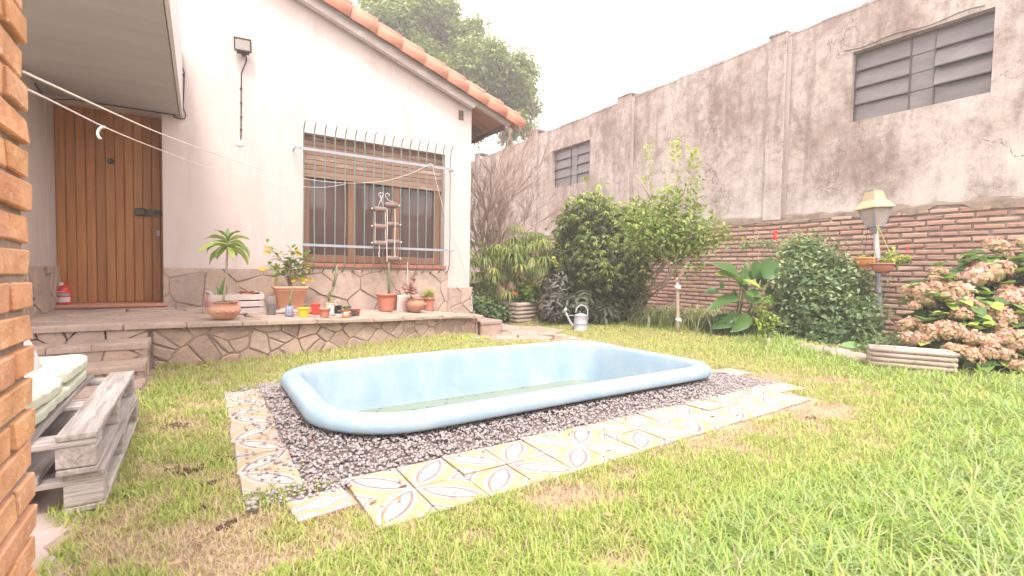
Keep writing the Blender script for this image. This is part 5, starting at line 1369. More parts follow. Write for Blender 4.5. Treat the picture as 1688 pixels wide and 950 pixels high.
cc = thing('cactus', 'tall thin columnar cactus rising from the white tin', 'cactus', q+Vector((0, .02, .12)))
stick(ps_[:3]+[ps_[2]+Vector((.004, 0, .004))], [.011, .014, .013, .007], cc, M_CACT, 'stem', 5); stick([ps_[2], ps_[3], ps_[4]], [.009, .016, .010], cc, M_CACT, 'stem', 5)
q = base(560, 518, .045); q.y += .04; t = pot('plant_pot', 'small black pot with a white tag and spiky succulent', 'pot', q, .045, .085, .036, M_BLACK, .003, .008)
m = MB(); m.tube([(q.x-.02, q.y, q.z+.07), (q.x-.022, q.y, q.z+.14), (q.x, q.y, q.z+.152), (q.x+.02, q.y, q.z+.13)], .006, 6); m.build('white_tag', M_WHITE, t)
q = base(571, 524, .035); t = pot('plant_pot', 'small orange jar with a white band and green succulent', 'pot', q, .034, .080, .032, M_ORANGE, .002, .006)
m = MB(); m.lathe([(.0345, .03), (.0352, .032), (.0352, .055), (.035, .057)], 24, tuple(q)); m.build('label', M_WHITE, t)
rosettes(t, (q.x, q.y, q.z+.085), .045, 9, .05, L_SUCC, 9)
rosettes(t, (q.x-.04, q.y, q.z+.05), .03, 6, .03, L_PURP, 8)
q = base(588, 522, .05); t = pot('plant_pot', 'tipped terracotta pot overgrown with purple grey succulents', 'pot', q, .052, .085, .04, M_TERRAP, .004, .015)
rosettes(t, (q.x-.035, q.y-.035, q.z+.055), .052, 22, .03, L_PURP, 8); rosettes(t, (q.x-.03, q.y-.05, q.z+.02), .045, 14, .03, L_PURP, 8)
# clay tube and stones lying behind the small pots
q1, q2 = Vector((1.06, 5.33, tz(1.06)+.036)), Vector((1.30, 5.38, tz(1.3)+.036))
m = MB(); m.tube([(.86, 5.20, tz(.9)+.038), (1.16, 5.26, tz(1.16)+.038)], .036, 14); tag(m.build('clay_tube', M_TERRA, None, True), 'short clay tube lying behind the yellow pot', 'tube')
for i, (x, y, s_, lab) in enumerate([(.66, 5.28, .042, 'small pale stone on the terrace between the bottle and the mug'), (.80, 5.34, .05, 'flat rust coloured stone behind the patterned mug'), (.735, 5.42, .05, 'grey stone touching the square planter')]):
    m = MB(); m.ico((x, y, tz(x)+s_*.4), s_, 2, .08, (1.5, 1, .55)); tag(m.build('stone', M_ROCK, None, True), lab, 'stone')

# ribbed pot with column euphorbia
q = base(630, 511, .09); q.y = 5.86; q.z = tz(q.x)
rp = pot('plant_pot', 'ribbed red plastic pot holding a tall green column', 'pot', q, .118, .222, .085, M_TERRAP, .012, .028, .9, 40, .03)
top = at(641, 433, Y=q.y); b = q+Vector((.03, 0, .2))
cc = thing('euphorbia', 'single green cactus like column in the ribbed pot below the bottle planters', 'plant', b)
stick([b, b.lerp(top, .3)+Vector((.004, 0, 0)), b.lerp(top, .7), top], [.014, .017, .018, .012], cc, M_CACT, 'stem', 5)
m = MB()
for k in range(26): t_ = k/26; c = b.lerp(top, t_); a = random.uniform(0, 6.28); m.tube([c, c+Vector((.026*cos(a), .026*sin(a), .006))], [.003, .001], 4)
m.build('spine', M_STEM, cc)
# cream block
q = base(657, 511, .09); q.y = 5.93; q.z = tz(q.x)
m = MB(); m.box((q.x-.10, q.y-.09, q.z), (q.x+.09, q.y+.09, q.z+.20), .006); o = m.build('block', M_BLOCK); tag(o, 'cream square block standing between the ribbed pot and the clay pot', 'block')
# clay pot with rosette
q = base(689, 516, .10); cp = thing('clay_pot', 'wide mouthed clay pot with knobs holding the pink rosette plant', 'pot', q, 'plant pots on the terrace')
m = MB(); m.lathe([(0, .001), (.055, .002), (.075, .02), (.110, .07), (.122, .105), (.112, .135), (.088, .155), (.095, .172), (.108, .180), (.100, .181), (.084, .165), (.08, .155)], 32, tuple(q))
m.ico((q.x+.118, q.y-.04, q.z+.10), .026, 1, .1); m.build('pot', mat('brown_clay', (.46, .25, .16), (.38, .19, .12), 5, .8, .3), cp, True)
m = MB(); m.disc(.084, .158, 24, tuple(q)); m.build('soil', M_SOIL, cp)
c = at(676, 478, Y=q.y-.03); ec = thing('echeveria', 'pink and orange rosette succulent leaning out of the clay pot', 'succulent', q+Vector((-.03, 0, .15)))
stick([q+Vector((-.02, 0, .14)), q+Vector((-.06, -.02, .22)), c], [.014, .013, .012], ec, M_BARK, 'trunk')
V_ = tmpl_big(.42, -.12, 5, .3, 0); ax = Vector((-.25, -.85, .45)).normalized(); u_ = ax.cross(Vector((0, 0, 1))).normalized(); w_ = ax.cross(u_)
for k in range(34):
    a = k*2.4; el = 1.25-1.35*(1-k/34)**1.1 if False else (.05+1.15*(k/34)); d = (u_*cos(a)+w_*sin(a))*cos(el)+ax*sin(el); L = .155*(1-.68*(k/34))
    leafset('leaf', V_, np.array([c]), frames(np.array([d]), np.array([ax])), np.array([L]), np.array([random.random()]), L_ROSE, ec, True)
c2 = c+Vector((.045, 0, .11)); 
for k in range(16): a = k*2.4; el = .1+1.1*k/16; d = Vector((cos(a)*cos(el), sin(a)*cos(el), sin(el))); leafset('leaf', V_, np.array([c2]), frames(np.array([d]), np.array([[0, 0, 1.01]])), np.array([.05]), np.array([.2]), L_ROSE, ec, True)
m = MB(); m.tube([c, c+Vector((-.035, 0, .1)), at(672, 432, Y=q.y-.03)], .004, 5); m.build('flower_stalk', M_ROPEP, ec)
# red pot with yellow green plant
q = Vector((2.56, 5.97, 0)); q.z = tz(q.x); c_ = at(707, 500, Y=q.y); q.x = c_.x; q.z = tz(q.x)
t = pot('plant_pot', 'small red pot with feathery yellow green plant in the corner behind the clay pot', 'pot', q, .070, .19, .052, M_TERRAP, .006, .03)
n = 260; P = np.tile(np.array(q)+np.array([0, 0, .17]), (n, 1))+rng.normal(size=(n, 3))*np.array([.022, .022, .01]); 
L_FEATH = leafmat('feathery_leaf', [(0, (.50, .28, .10)), (.35, (.42, .42, .08)), (1, (.52, .62, .14))], .5, .35)
blades('fronds', P, .08+.12*rng.random(n), np.full(n, .006), rng.random(n)*6.28, .5+1.2*rng.random(n), np.clip(rng.normal(size=n)*.25+.65, 0, 1), L_FEATH, t)

# ================================================================== GARDEN
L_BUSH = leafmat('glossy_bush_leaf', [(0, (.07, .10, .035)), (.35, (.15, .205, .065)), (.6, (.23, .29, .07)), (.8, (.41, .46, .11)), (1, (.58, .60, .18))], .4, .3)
L_TREE = leafmat('far_tree_leaf', [(0, (.08, .125, .03)), (.4, (.17, .24, .06)), (.75, (.30, .38, .10)), (1, (.44, .49, .17))], .5, .35)
L_LEMON = leafmat('lemon_leaf', [(0, (.10, .16, .03)), (.4, (.21, .30, .06)), (.7, (.38, .46, .09)), (1, (.62, .68, .16))], .4, .4)
L_DARK = leafmat('dark_lance_leaf', [(0, (.04, .05, .03)), (.5, (.085, .11, .06)), (1, (.19, .21, .13))], .45, .15)
L_PAPY = leafmat('papyrus_leaf', [(0, (.10, .15, .04)), (.4, (.20, .27, .07)), (.75, (.36, .42, .11)), (1, (.60, .50, .18))], .5, .3)
L_DRY = leafmat('dried_leaf', [(0, (.45, .30, .20)), (1, (.60, .44, .32))], .8, .2)
L_JAS = leafmat('jasmine_leaf', [(0, (.07, .12, .05)), (.4, (.15, .23, .09)), (.75, (.26, .35, .15)), (1, (.40, .50, .23))], .45, .3)
L_CANNA = leafmat('canna_leaf', [(0, (.05, .12, .035)), (.5, (.10, .20, .05)), (.8, (.22, .36, .05)), (1, (.42, .54, .06))], .38, .3)
L_LIRI = leafmat('striped_grass_leaf', [(0, (.16, .21, .07)), (.5, (.33, .37, .13)), (.75, (.50, .49, .26)), (1, (.66, .63, .44))], .5, .3)
L_HYD = leafmat('hydrangea_leaf', [(0, (.035, .085, .03)), (.4, (.08, .16, .045)), (.75, (.20, .31, .06)), (1, (.44, .50, .08))], .45, .25)
L_HYDP = leafmat('hydrangea_leaf_part', [(0, (.08, .16, .05)), (.5, (.17, .29, .08)), (.85, (.33, .44, .09)), (1, (.55, .60, .12))], .42, .25, per=True)
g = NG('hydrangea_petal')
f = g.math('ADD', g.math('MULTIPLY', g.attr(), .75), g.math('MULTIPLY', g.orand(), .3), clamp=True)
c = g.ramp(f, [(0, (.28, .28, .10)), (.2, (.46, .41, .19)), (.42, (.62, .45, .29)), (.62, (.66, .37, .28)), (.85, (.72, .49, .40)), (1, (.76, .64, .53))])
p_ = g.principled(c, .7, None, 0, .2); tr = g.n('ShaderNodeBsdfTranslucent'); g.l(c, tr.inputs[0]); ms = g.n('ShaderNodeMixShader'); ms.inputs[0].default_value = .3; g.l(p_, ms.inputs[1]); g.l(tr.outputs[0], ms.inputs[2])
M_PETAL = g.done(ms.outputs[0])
M_PETALW = leafmat('white_hydrangea_petal', [(0, (.60, .56, .36)), (1, (.82, .78, .68))], .7)

def dp(x, y, t): return tuple(dep(x, y, t))
def lumpy(B, k=4, s=.52, o=.62):
    out = []
    for c, r in B:
        for j in range(k):
            d = Vector((random.gauss(0, 1), random.gauss(0, 1), random.gauss(0, 1))).normalized(); f = random.uniform(.6, 1.15)
            out.append((tuple(c[i]+d[i]*r[i]*o*f for i in range(3)), tuple(v*s*random.uniform(.75, 1.2) for v in r)))
    return out
# ---- big tree behind the house
tt = thing('background_tree', 'large dense tree rising behind the tiled roof', 'tree', (8.6, 15.0, -.1))
T0 = 16.5; k_ = T0/F_PX
bl = [(600, 45, 60, 45), (660, 60, 70, 60), (700, 15, 55, 45), (740, 60, 45, 50), (712, -20, 45, 30), (640, 5, 40, 30), (760, 105, 60, 45), (786, 58, 30, 26), (800, 135, 60, 45), (845, 120, 34, 36), (838, 165, 44, 40), (862, 190, 26, 34), (848, 215, 28, 28), (800, 190, 45, 40), (770, 160, 60, 40), (720, 120, 60, 50), (660, 120, 60, 50), (600, 100, 60, 50), (875, 158, 12, 14), (756, 48, 22, 18), (826, 85, 30, 24), (736, 22, 18, 26)]
B = []
for (x, y, rx, ry) in bl:
    t0 = T0+random.uniform(-1.0, 1.0); c0 = dep(x, y, t0)
    for j in range(7):
        a = random.uniform(0, 6.28); el = random.uniform(-1, 1); rr = random.uniform(.35, .8)
        off = Vector((cos(a)*rx*k_*rr, sin(a)*rx*k_*rr, el*ry*k_*.8)); s_ = random.uniform(.42, .68); B.append((tuple(c0+off), (rx*k_*s_, rx*k_*s_, ry*k_*s_*.8)))
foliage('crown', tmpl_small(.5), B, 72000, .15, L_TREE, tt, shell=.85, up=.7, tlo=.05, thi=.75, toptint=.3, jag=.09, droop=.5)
m = MB(); b = Vector((8.6, 15.2, -.3)); j0 = dep(740, 190, T0)
m.tube([b, b+Vector((.1, 0, 1.6)), j0], [.28, .23, .17], 10)
for (x, y) in ((660, 40), (705, 0), (745, 60), (790, 70), (840, 130), (850, 200), (610, 60)): e = dep(x, y, T0); m.tube([j0, j0.lerp(e, .5)+Vector((0, 0, .35)), e], [.12, .07, .02], 6)
m.build('trunk', M_BARK, tt, True)

# ---- bare shrub by the corner
bs = thing('bare_shrub', 'tall leafless shrub of pale twigs between the house corner and the grey wall', 'shrub', tuple(onground(800, 512)))
m = MB(); rr_ = random.Random(3)
def branch(p, d, L, r, lvl):
    n = 4; pts = [p]; q = Vector(p); dd = Vector(d)
    for i in range(n):
        dd = (dd+Vector((rr_.uniform(-.16, .16), rr_.uniform(-.16, .16), rr_.uniform(-.05, .12)))).normalized(); q = q+dd*L/n; pts.append(q.copy())
    m.tube(pts, [r*(1-.5*i/n) for i in range(n+1)], 5 if lvl < 2 else 3, cap=False)
    if lvl < 4:
        for k in range(4 if lvl < 3 else 5):
            i = rr_.randint(1, n); s_ = .5 if lvl < 2 else .75
            branch(pts[i], (dd+Vector((rr_.uniform(-s_, s_), rr_.uniform(-s_, s_), rr_.uniform(-.2, .3)))).normalized(), L*rr_.uniform(.48, .66), max(r*.62, .004), lvl+1)
for (x0, x1, y1, t_) in [(800, 792, 330, 8.7), (806, 832, 300, 8.9), (815, 850, 300, 9.2), (795, 790, 280, 8.6), (812, 865, 330, 9.5), (822, 838, 350, 9.3), (790, 805, 330, 8.5), (826, 870, 380, 9.6)]:
    a = dep(x0, 505, t_); b = dep(x1, y1, t_); branch(a, (b-a).normalized(), (b-a).length*.74, .022, 0)
m.build('branches', M_TWIG, bs)

# ---- papyrus clump
pc = thing('papyrus', 'papyrus clump with drooping star shaped leaf heads behind the log planter', 'plant', tuple(onground(840, 527)))
ray_v, ray_f = [], []
def papy_head(seed, n=20, droop=1.0):
    r = random.Random(seed); V = []; Fq = []; Ft = []
    for i in range(n):
        a = 2*pi*i/n+r.uniform(-.2, .2); el0 = r.uniform(.1, .55); L = r.uniform(.8, 1.1); w_ = .019; b = len(V); x = z = 0.0
        px_, pz_ = [0], [0]
        for s_ in range(4):
            el = el0-.42*droop*(s_+.5)-r.uniform(0, .1); x += L/4*cos(el); z += L/4*sin(el); px_.append(x); pz_.append(z)
        for s_ in range(5):
            ww = w_*(1, 1.5, 1.3, .9, .15)[s_]; cx, sx = cos(a), sin(a)
            V += [(px_[s_]*cx+sx*ww, px_[s_]*sx-cx*ww, pz_[s_]), (px_[s_]*cx-sx*ww, px_[s_]*sx+cx*ww, pz_[s_])]
        Fq += [(b+2*s_, b+2*s_+1, b+2*s_+3, b+2*s_+2) for s_ in range(4)]
    return V, [np.array(Fq)]
heads = []
for (x, y, r_) in [(868, 400, 40), (880, 425, 42), (845, 395, 30), (905, 415, 36), (826, 420, 34), (800, 425, 34), (812, 445, 40), (790, 450, 34), (835, 440, 38), (850, 455, 40), (785, 470, 30), (805, 470, 34), (870, 445, 40), (895, 450, 34), (820, 480, 26), (800, 488, 26), (845, 420, 36), (780, 432, 26), (890, 400, 32), (860, 420, 40), (915, 440, 26), (832, 405, 30), (815, 408, 28), (795, 412, 24), (878, 465, 28), (903, 470, 26), (786, 500, 20), (840, 470, 28), (868, 385, 22), (885, 388, 20)]:
    heads.append((x, y, r_*1.08, (8.2 if y > 425 and 830 < x < 905 else 7.6)+random.uniform(-.1, .8)))
m = MB(); foot = Vector(onground(845, 520)); 
PV = []
for i, (x, y, r_, t_) in enumerate(heads):
    c = dep(x, y, t_); f0 = foot+Vector((random.uniform(-.5, .45), random.uniform(-.1, .5), 0)); m.tube([f0, f0.lerp(c, .55)+Vector((0, 0, .12)), c], [.008, .007, .005], 4, cap=False)
    for jj in range(4):
        V, F_ = papy_head(i*4+jj, 34, 1.0+.25*random.random()); PV.append((np.array([c])+(0 if jj == 0 else rng.normal(size=(1, 3))*.13), V, F_, r_*t_/F_PX*.95*(1 if jj == 0 else .75), random.uniform(.1, .85)))
m.build('stems', M_STEM, pc)
Vs, Fs, Ts, b = [], [], [], 0
for c, V, F_, s_, ti in PV:
    R_ = frames(np.array([[random.uniform(-.25, .25), 1, random.uniform(-.25, .25)]]), np.array([[0.0, 0, 1]])); v, f, t_ = stamp(V, F_, c, R_, np.array([s_]), np.array([ti])); Vs.append(v); Fs.append(f[0]+b); Ts.append(t_); b += len(v)
off = root_loc(pc); link('leaf_heads', npmesh('leaf_heads', np.concatenate(Vs), [np.concatenate(Fs)], L_PAPY, np.concatenate(Ts), False, off), pc)
for (x, y) in ((829, 482), (846, 476), (862, 452)):
    c = np.array(dep(x-4, y-12, 7.6)); n = 34; P = np.tile(c, (n, 1))+rng.normal(size=(n, 3))*.02; D = rng.normal(size=(n, 3))*.28+np.array([0, 0, -1.]); leafset('dry_head', tmpl_small(.08, 0), P, frames(D, np.tile([0, -1., 0], (n, 1))), .11+.07*rng.random(n), rng.random(n), L_DRY, pc)
n = 500; P = np.array(foot)+rng.normal(size=(n, 3))*np.array([.35, .25, 0]); P[:, 2] = gzn(P[:, 0], P[:, 1])-.02
blades('dry_stalks', P, .35+.45*rng.random(n), np.full(n, .008), rng.random(n)*6.28, .25+.4*rng.random(n), rng.random(n), L_DRY if False else L_DARK, pc)
# ivy at the house corner, low and dark
iv = thing('ivy_clump', 'low dark leafy clump at the foot of the papyrus beside the house corner', 'plant', tuple(onground(800, 527)))
foliage('foliage', tmpl_leaf(.8), [(dp(x, y, 7.8), (.28, .28, .2)) for x, y in ((790, 500), (803, 512), (816, 518), (785, 520))], 1600, .075, L_JAS, iv, tlo=.0, thi=.5, shell=.7)

# ---- log planter with a geranium
q = Vector(onground(866, 532)); q.y += .2
lp = thing('log_planter', 'square planter of cast log shapes holding a geranium with an orange flower', 'planter', q)
for k in range(5):
    h_ = .17+.012*k; z = q.z+.035+k*.066; m = MB(); R2 = Matrix.Rotation(radians(12), 3, 'Z')
    c4 = [(-h_, -h_), (0, -h_), (h_, -h_), (h_, 0), (h_, h_), (0, h_), (-h_, h_), (-h_, 0)]
    for (a, b) in ((0, 2), (2, 4), (4, 6), (6, 0)):
        pa, pb = Vector((*c4[a], 0)), Vector((*c4[b], 0)); dd = (pb-pa).normalized()*.02
        m.tube([q+R2 @ p+Vector((0, 0, z-q.z)) for p in (pa-dd, pa.lerp(pb, .33), pa.lerp(pb, .66), pb+dd)], [.034, .037, .034, .036], 8)
    m.build('log', M_LOG, lp, True)
m = MB(); m.box((q.x-.17, q.y-.17, q.z), (q.x+.17, q.y+.17, q.z+.31)); m.build('soil', M_SOIL, lp)
gp = thing('geranium', 'round leaved geranium with one orange red bloom in the log planter', 'plant', q+Vector((0, 0, .3)))
disk = ([(0, 0, 0)]+[(.5*sin(a)*(1 if i % 2 else .9), .5+.5*-cos(a), .06*sin(a*3)) for i, a in enumerate(np.linspace(.35, 2*pi-.35, 9))], [np.array([(0, i+1, i+2) for i in range(8)])])
foliage('foliage', disk, [(dp(872, 484, 7.95), (.17, .15, .17)), (dp(864, 478, 7.95), (.10, .1, .14)), (dp(868, 492, 7.9), (.19, .15, .09))], 240, .085, L_HYD, gp, shell=.6, up=.6, tlo=.35, thi=.8)
m = MB(); c = dep(848, 483, 7.8); m.tube([q+Vector((-.06, 0, .3)), c], .005, 4); m.build('stalk', M_STEM, gp)
m = MB()
for k in range(16): m.ico(c+Vector((random.uniform(-.04, .04), random.uniform(-.03, .03), random.uniform(-.03, .03))), .018, 1, .3)
m.build('flower', M_FLOWO, gp)

# ---- watering can
q = Vector(onground(957, 545)); wc = thing('watering_can', 'grey galvanised watering can on the lawn in front of the big shrub', 'watering can', q)
Rz = Matrix.Translation(q) @ Matrix.Rotation(radians(-28), 4, 'Z')
m = MB(); m.lathe([(0, .001), (.098, .001), (.098, .012), (.094, .014), (.092, .10), (.094, .104), (.091, .108), (.089, .205), (.092, .212), (.086, .214), (.03, .235), (.0, .235)], 26, M=Rz); m.build('body', M_ZINC, wc, True)
m = MB(); m.tube([Rz @ Vector(p) for p in ((-.085, 0, .045), (-.14, 0, .10), (-.185, 0, .19), (-.215, 0, .255))], [.024, .019, .014, .013], 10); m.build('spout', M_ZINC, wc, True)
m = MB(); m.tube([Rz @ Vector(p) for p in ((-.21, 0, .25), (-.225, 0, .272), (-.238, 0, .282))], [.014, .042, .046], 14); m.build('sprinkler_rose', M_ZINC, wc, True)
m = MB(); m.tube([Rz @ Vector((.0+.085*cos(a)+.01, 0, .235+.115*sin(a))) if a > 0 else Rz @ Vector((.095, 0, .235+.1*a)) for a in np.linspace(pi*.98, -.9, 18)], .0095, 8); m.build('handle', M_ZINC, wc, True)
m = MB(); m.tube([Rz @ Vector(p) for p in ((-.075, 0, .20), (-.14, 0, .205), (-.18, 0, .2))], .005, 6); m.build('brace', M_ZINC, wc, True)

# ---- big glossy shrub (whorled leaves), dark lance leaf plants at its foot
def pxblobs(L, t, flat=.8):
    return [(dp(x, y, t+dt), (rx*t/F_PX, max(rx, ry)*t/F_PX*flat, ry*t/F_PX)) for x, y, rx, ry, dt in L]
sb = thing('glossy_shrub', 'large dense glossy shrub with whorled leaves in the middle of the bed', 'shrub', tuple(onground(1000, 535)))
W1, W2 = tmpl_whorl(7, .36, -28, 1), tmpl_whorl(6, .4, -38, 2)
SBL = [(975, 360, 38, 32, 0), (950, 385, 34, 34, .1), (1000, 380, 40, 36, -.1), (1035, 385, 34, 34, -.1), (940, 420, 28, 36, .2), (980, 420, 44, 44, -.2), (1025, 425, 44, 40, -.2), (1062, 395, 26, 30, 0), (1000, 465, 44, 40, -.2), (1035, 465, 30, 34, -.1), (955, 455, 28, 34, .1), (1020, 500, 34, 26, 0), (975, 345, 22, 18, 0), (1075, 372, 28, 26, 0), (1045, 362, 22, 18, 0)]
B = pxblobs(SBL, 7.5)
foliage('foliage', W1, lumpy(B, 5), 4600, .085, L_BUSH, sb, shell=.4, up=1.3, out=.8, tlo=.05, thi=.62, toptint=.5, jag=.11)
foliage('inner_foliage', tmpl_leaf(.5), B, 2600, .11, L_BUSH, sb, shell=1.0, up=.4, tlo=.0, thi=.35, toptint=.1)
m = MB(); f0 = Vector(onground(1010, 533))
for (x, y, r_) in ((985, 470, .02), (1005, 440, .025), (960, 440, .018), (1035, 450, .02), (1000, 500, .03)): e = dep(x, y, 7.5); m.tube([f0+Vector((random.uniform(-.15, .15), 0, 0)), f0.lerp(e, .5)+Vector((.05, 0, 0)), e], [r_*1.4, r_, r_*.5], 6)
for k in range(16):       # stray shoots standing out of the crown
    x, y = random.choice([(935, 370), (950, 350), (975, 335), (1000, 345), (1030, 350), (1055, 355), (925, 400), (920, 430), (985, 340), (1015, 345)]); a = dep(x, y+14, 7.45); b_ = a+Vector((random.uniform(-.12, .12), 0, random.uniform(.14, .26))); m.tube([a, b_], [.006, .003], 4)
    P_ = np.array([a.lerp(b_, t_) for t_ in (.5, .75, 1.0)]); leafset('shoot_leaves', W1, P_, frames(rng.normal(size=(3, 3)), np.array([[0, 0, 1.]]*3)+rng.normal(size=(3, 3))*.3), np.full(3, .075), np.array([.7, .8, .9]), L_BUSH, sb)['kind'] = 'stuff'
m.build('stems', M_BARK, sb, True)
fb = thing('leaning_shrub', 'shrub with long bare leaning stems between the glossy shrub and the young tree', 'shrub', tuple(onground(1068, 520)))
m = MB()
for L in ([(1062, 505, 7.6), (1075, 470, 7.6), (1092, 436, 7.5), (1100, 410, 7.4)], [(1060, 495, 7.6), (1085, 450, 7.6), (1112, 415, 7.5)], [(1050, 460, 7.6), (1080, 436, 7.5), (1105, 405, 7.4)], [(1055, 465, 7.6), (1090, 442, 7.5), (1110, 420, 7.5)], [(1052, 500, 7.7), (1068, 520, 7.7), (1060, 490, 7.7), (1096, 462, 7.6), (1104, 440, 7.6)], [(1064, 494, 7.7), (1098, 470, 7.6), (1107, 445, 7.6)], [(1046, 450, 7.6), (1060, 425, 7.6), (1075, 400, 7.5)]):
    m.tube([dep(*p) for p in L], [.026-.004*i for i in range(len(L))], 6)
for x in (1060, 1066, 1072): m.tube([Vector(onground(x, 528)), dep(1062, 500, 7.6)], [.022, .019], 6)
m.build('stems', M_BARK, fb, True)
foliage('foliage', W2, pxblobs([(1090, 385, 34, 34, 0), (1068, 375, 26, 22, .1), (1108, 400, 28, 26, 0), (1090, 355, 24, 16, .1)], 7.3), 520, .10, L_BUSH, fb, shell=.7, up=1.2, tlo=.15, thi=.75, toptint=.35)
dk = thing('dark_lance_plants', 'mass of dark narrow leaved plants under the glossy shrub', 'plant', tuple(onground(985, 537)))
lance = tmpl_big(.22, .35, 3, .3, 0)
foliage('foliage', lance, pxblobs([(915, 480, 22, 34, .3), (930, 510, 30, 28, 0), (905, 520, 18, 20, .3), (965, 505, 36, 30, -.2), (1000, 515, 40, 22, -.2), (1035, 515, 34, 22, -.1), (945, 470, 22, 30, .3), (920, 450, 14, 24, .4)], 7.5), 3400, .15, L_DARK, dk, shell=.8, up=.5, out=.8, tlo=.0, thi=.75, toptint=.25, droop=.3)
foliage('sage_leaves', lance, pxblobs([(918, 470, 18, 30, 0), (908, 500, 14, 22, 0), (918, 515, 16, 14, 0)], 7.3), 300, .11, L_LIRI if False else leafmat('silver_leaf', [(0, (.10, .105, .085)), (1, (.21, .21, .18))], .6, .15), dk, shell=.8, up=.8, out=.8, tlo=0, thi=.9)

# ---- young lemon tree with wrapped trunk
q = Vector(onground(1117, 550)); lt = thing('young_tree', 'young slender tree with a white wrapped trunk and bright upright shoots', 'tree', q)
TD = 6.25
m = MB(); fork = dep(1116, 457, TD)
m.tube([q+Vector((0, 0, -.03)), dep(1117, 520, TD), dep(1117, 485, TD), fork], [.028, .024, .024, .022], 8)
for L in ([(1116, 457), (1113, 430), (1110, 390), (1112, 340), (1116, 300), (1114, 245)], [(1116, 462), (1104, 440), (1096, 415), (1086, 380), (1074, 330), (1070, 270), (1069, 240)], [(1116, 465), (1130, 440), (1142, 410), (1150, 370), (1145, 320), (1142, 265)], [(1112, 430), (1130, 395), (1160, 385), (1180, 380)], [(1104, 440), (1080, 400), (1060, 370)], [(1112, 395), (1106, 350), (1098, 300), (1100, 255)], [(1145, 400), (1165, 400), (1178, 405)], [(1110, 390), (1125, 340), (1134, 300), (1135, 260)], [(1074, 330), (1060, 305), (1050, 290)]):
    k = len(L); m.tube([dep(x, y, TD+random.uniform(-.1, .1)) for x, y in L], [max(.003, .016*(1-i/k)**1.2) for i in range(k)], 6)
m.build('trunk', M_BARK, lt, True)
LF = tmpl_big(.48, .15, 3, .25, .01)
foliage('crown', LF, pxblobs([(1110, 385, 40, 34, 0), (1072, 385, 34, 30, .1), (1142, 378, 36, 28, 0), (1168, 388, 26, 20, 0), (1125, 412, 34, 16, .1), (1092, 402, 28, 16, 0), (1055, 370, 26, 20, .2), (1155, 402, 28, 16, 0), (1100, 352, 34, 18, 0), (1135, 350, 24, 14, 0), (1186, 382, 14, 12, 0), (1050, 392, 22, 20, .2), (1112, 325, 16, 16, 0), (1090, 335, 14, 16, 0), (1140, 325, 12, 18, 0), (1140, 440, 10, 14, 0), (1045, 350, 16, 12, .2)], TD), 3100, .064, L_LEMON, lt, shell=.9, up=.7, tlo=.05, thi=.7, toptint=.25, jag=.10)
def shoot_leaves(L, n, size, tlo, thi, spread):
    P = []; D = []
    for k in range(n):
        s_ = random.random()*(len(L)-1); i = int(s_); t_ = s_-i; a, b = dep(*L[i], TD), dep(*L[i+1], TD); c = Vector(a).lerp(Vector(b), t_); spread_ = spread*.6; an = random.uniform(0, 6.28); P.append(c+Vector((cos(an), sin(an), 0))*random.random()*spread_); D.append(Vector((cos(an), sin(an), random.uniform(0, 1.0))))
    n = len(P); return np.array(P), np.array(D)
for nm, L, n_, sz, lo, hi, spd in [('shoot', [(1116, 345), (1116, 300), (1114, 268)], 46, .07, .4, .9, .07), ('shoot', [(1115, 268), (1114, 230)], 60, .10, .7, 1, .06), ('shoot', [(1072, 320), (1070, 270)], 26, .07, .5, .9, .05), ('shoot', [(1070, 265), (1068, 240)], 30, .08, .7, 1, .04), ('shoot', [(1146, 330), (1143, 285)], 36, .075, .5, .9, .06), ('shoot', [(1143, 280), (1142, 245)], 60, .10, .7, 1, .07), ('shoot', [(1098, 300), (1099, 250)], 26, .05, .5, .8, .04), ('shoot', [(1085, 322), (1062, 300), (1049, 288)], 30, .065, .6, .95, .05), ('shoot', [(1134, 320), (1135, 265)], 20, .05, .4, .8, .04), ('shoot', [(1090, 340), (1098, 305)], 60, .09, .6, 1, .13), ('shoot', [(1165, 372), (1185, 350)], 14, .05, .6, 1, .04)]:
    P, D = shoot_leaves(L, n_, sz, lo, hi, spd); n = len(P)
    leafset(nm, LF, P, frames(D, np.tile([0, 0, 1.], (n, 1))+rng.normal(size=(n, 3))*.4), sz*.75*(.7+.5*rng.random(n)), lo+(hi-lo)*rng.random(n), L_LEMON, lt, True)['kind'] = 'stuff'
for (x, y, r_) in ((1118, 474, .042), (1119, 528, .036)):
    m = MB(); c = dep(x, y, TD-.02); m.ico(c, r_, 2, .16, (1.1, .9, .9)); m.ico(c+Vector((.04, 0, -.02)), r_*.6, 1, .3, (1.5, .6, .7)); m.ico(c+Vector((-.045, 0, .01)), r_*.45, 1, .3, (1.8, .5, .6)); m.build('plastic_wrap', M_WRAP, lt, True)

# ---- striped grass clumps at the foot of the brick wall
for i, (x, y, lab) in enumerate([(1082, 536, 'striped grass clump left of the young tree trunk'), (1150, 540, 'striped grass clump between the young tree and the broad leaved canna')]):
    q = Vector(onground(x, y)); t = thing('striped_grass', lab, 'plant', q, 'striped grass clumps along the brick wall'); n = 620
    P = np.array(q)+np.stack([rng.normal(size=n)*.24*(1 if i else .8), rng.normal(size=n)*.16, np.zeros(n)], 1); P[:, 2] = 0
    blades('blades', P, .24+.26*rng.random(n), np.full(n, .015), rng.random(n)*6.28, .8+1.3*rng.random(n), rng.random(n), L_LIRI, t, 4 if False else 3)

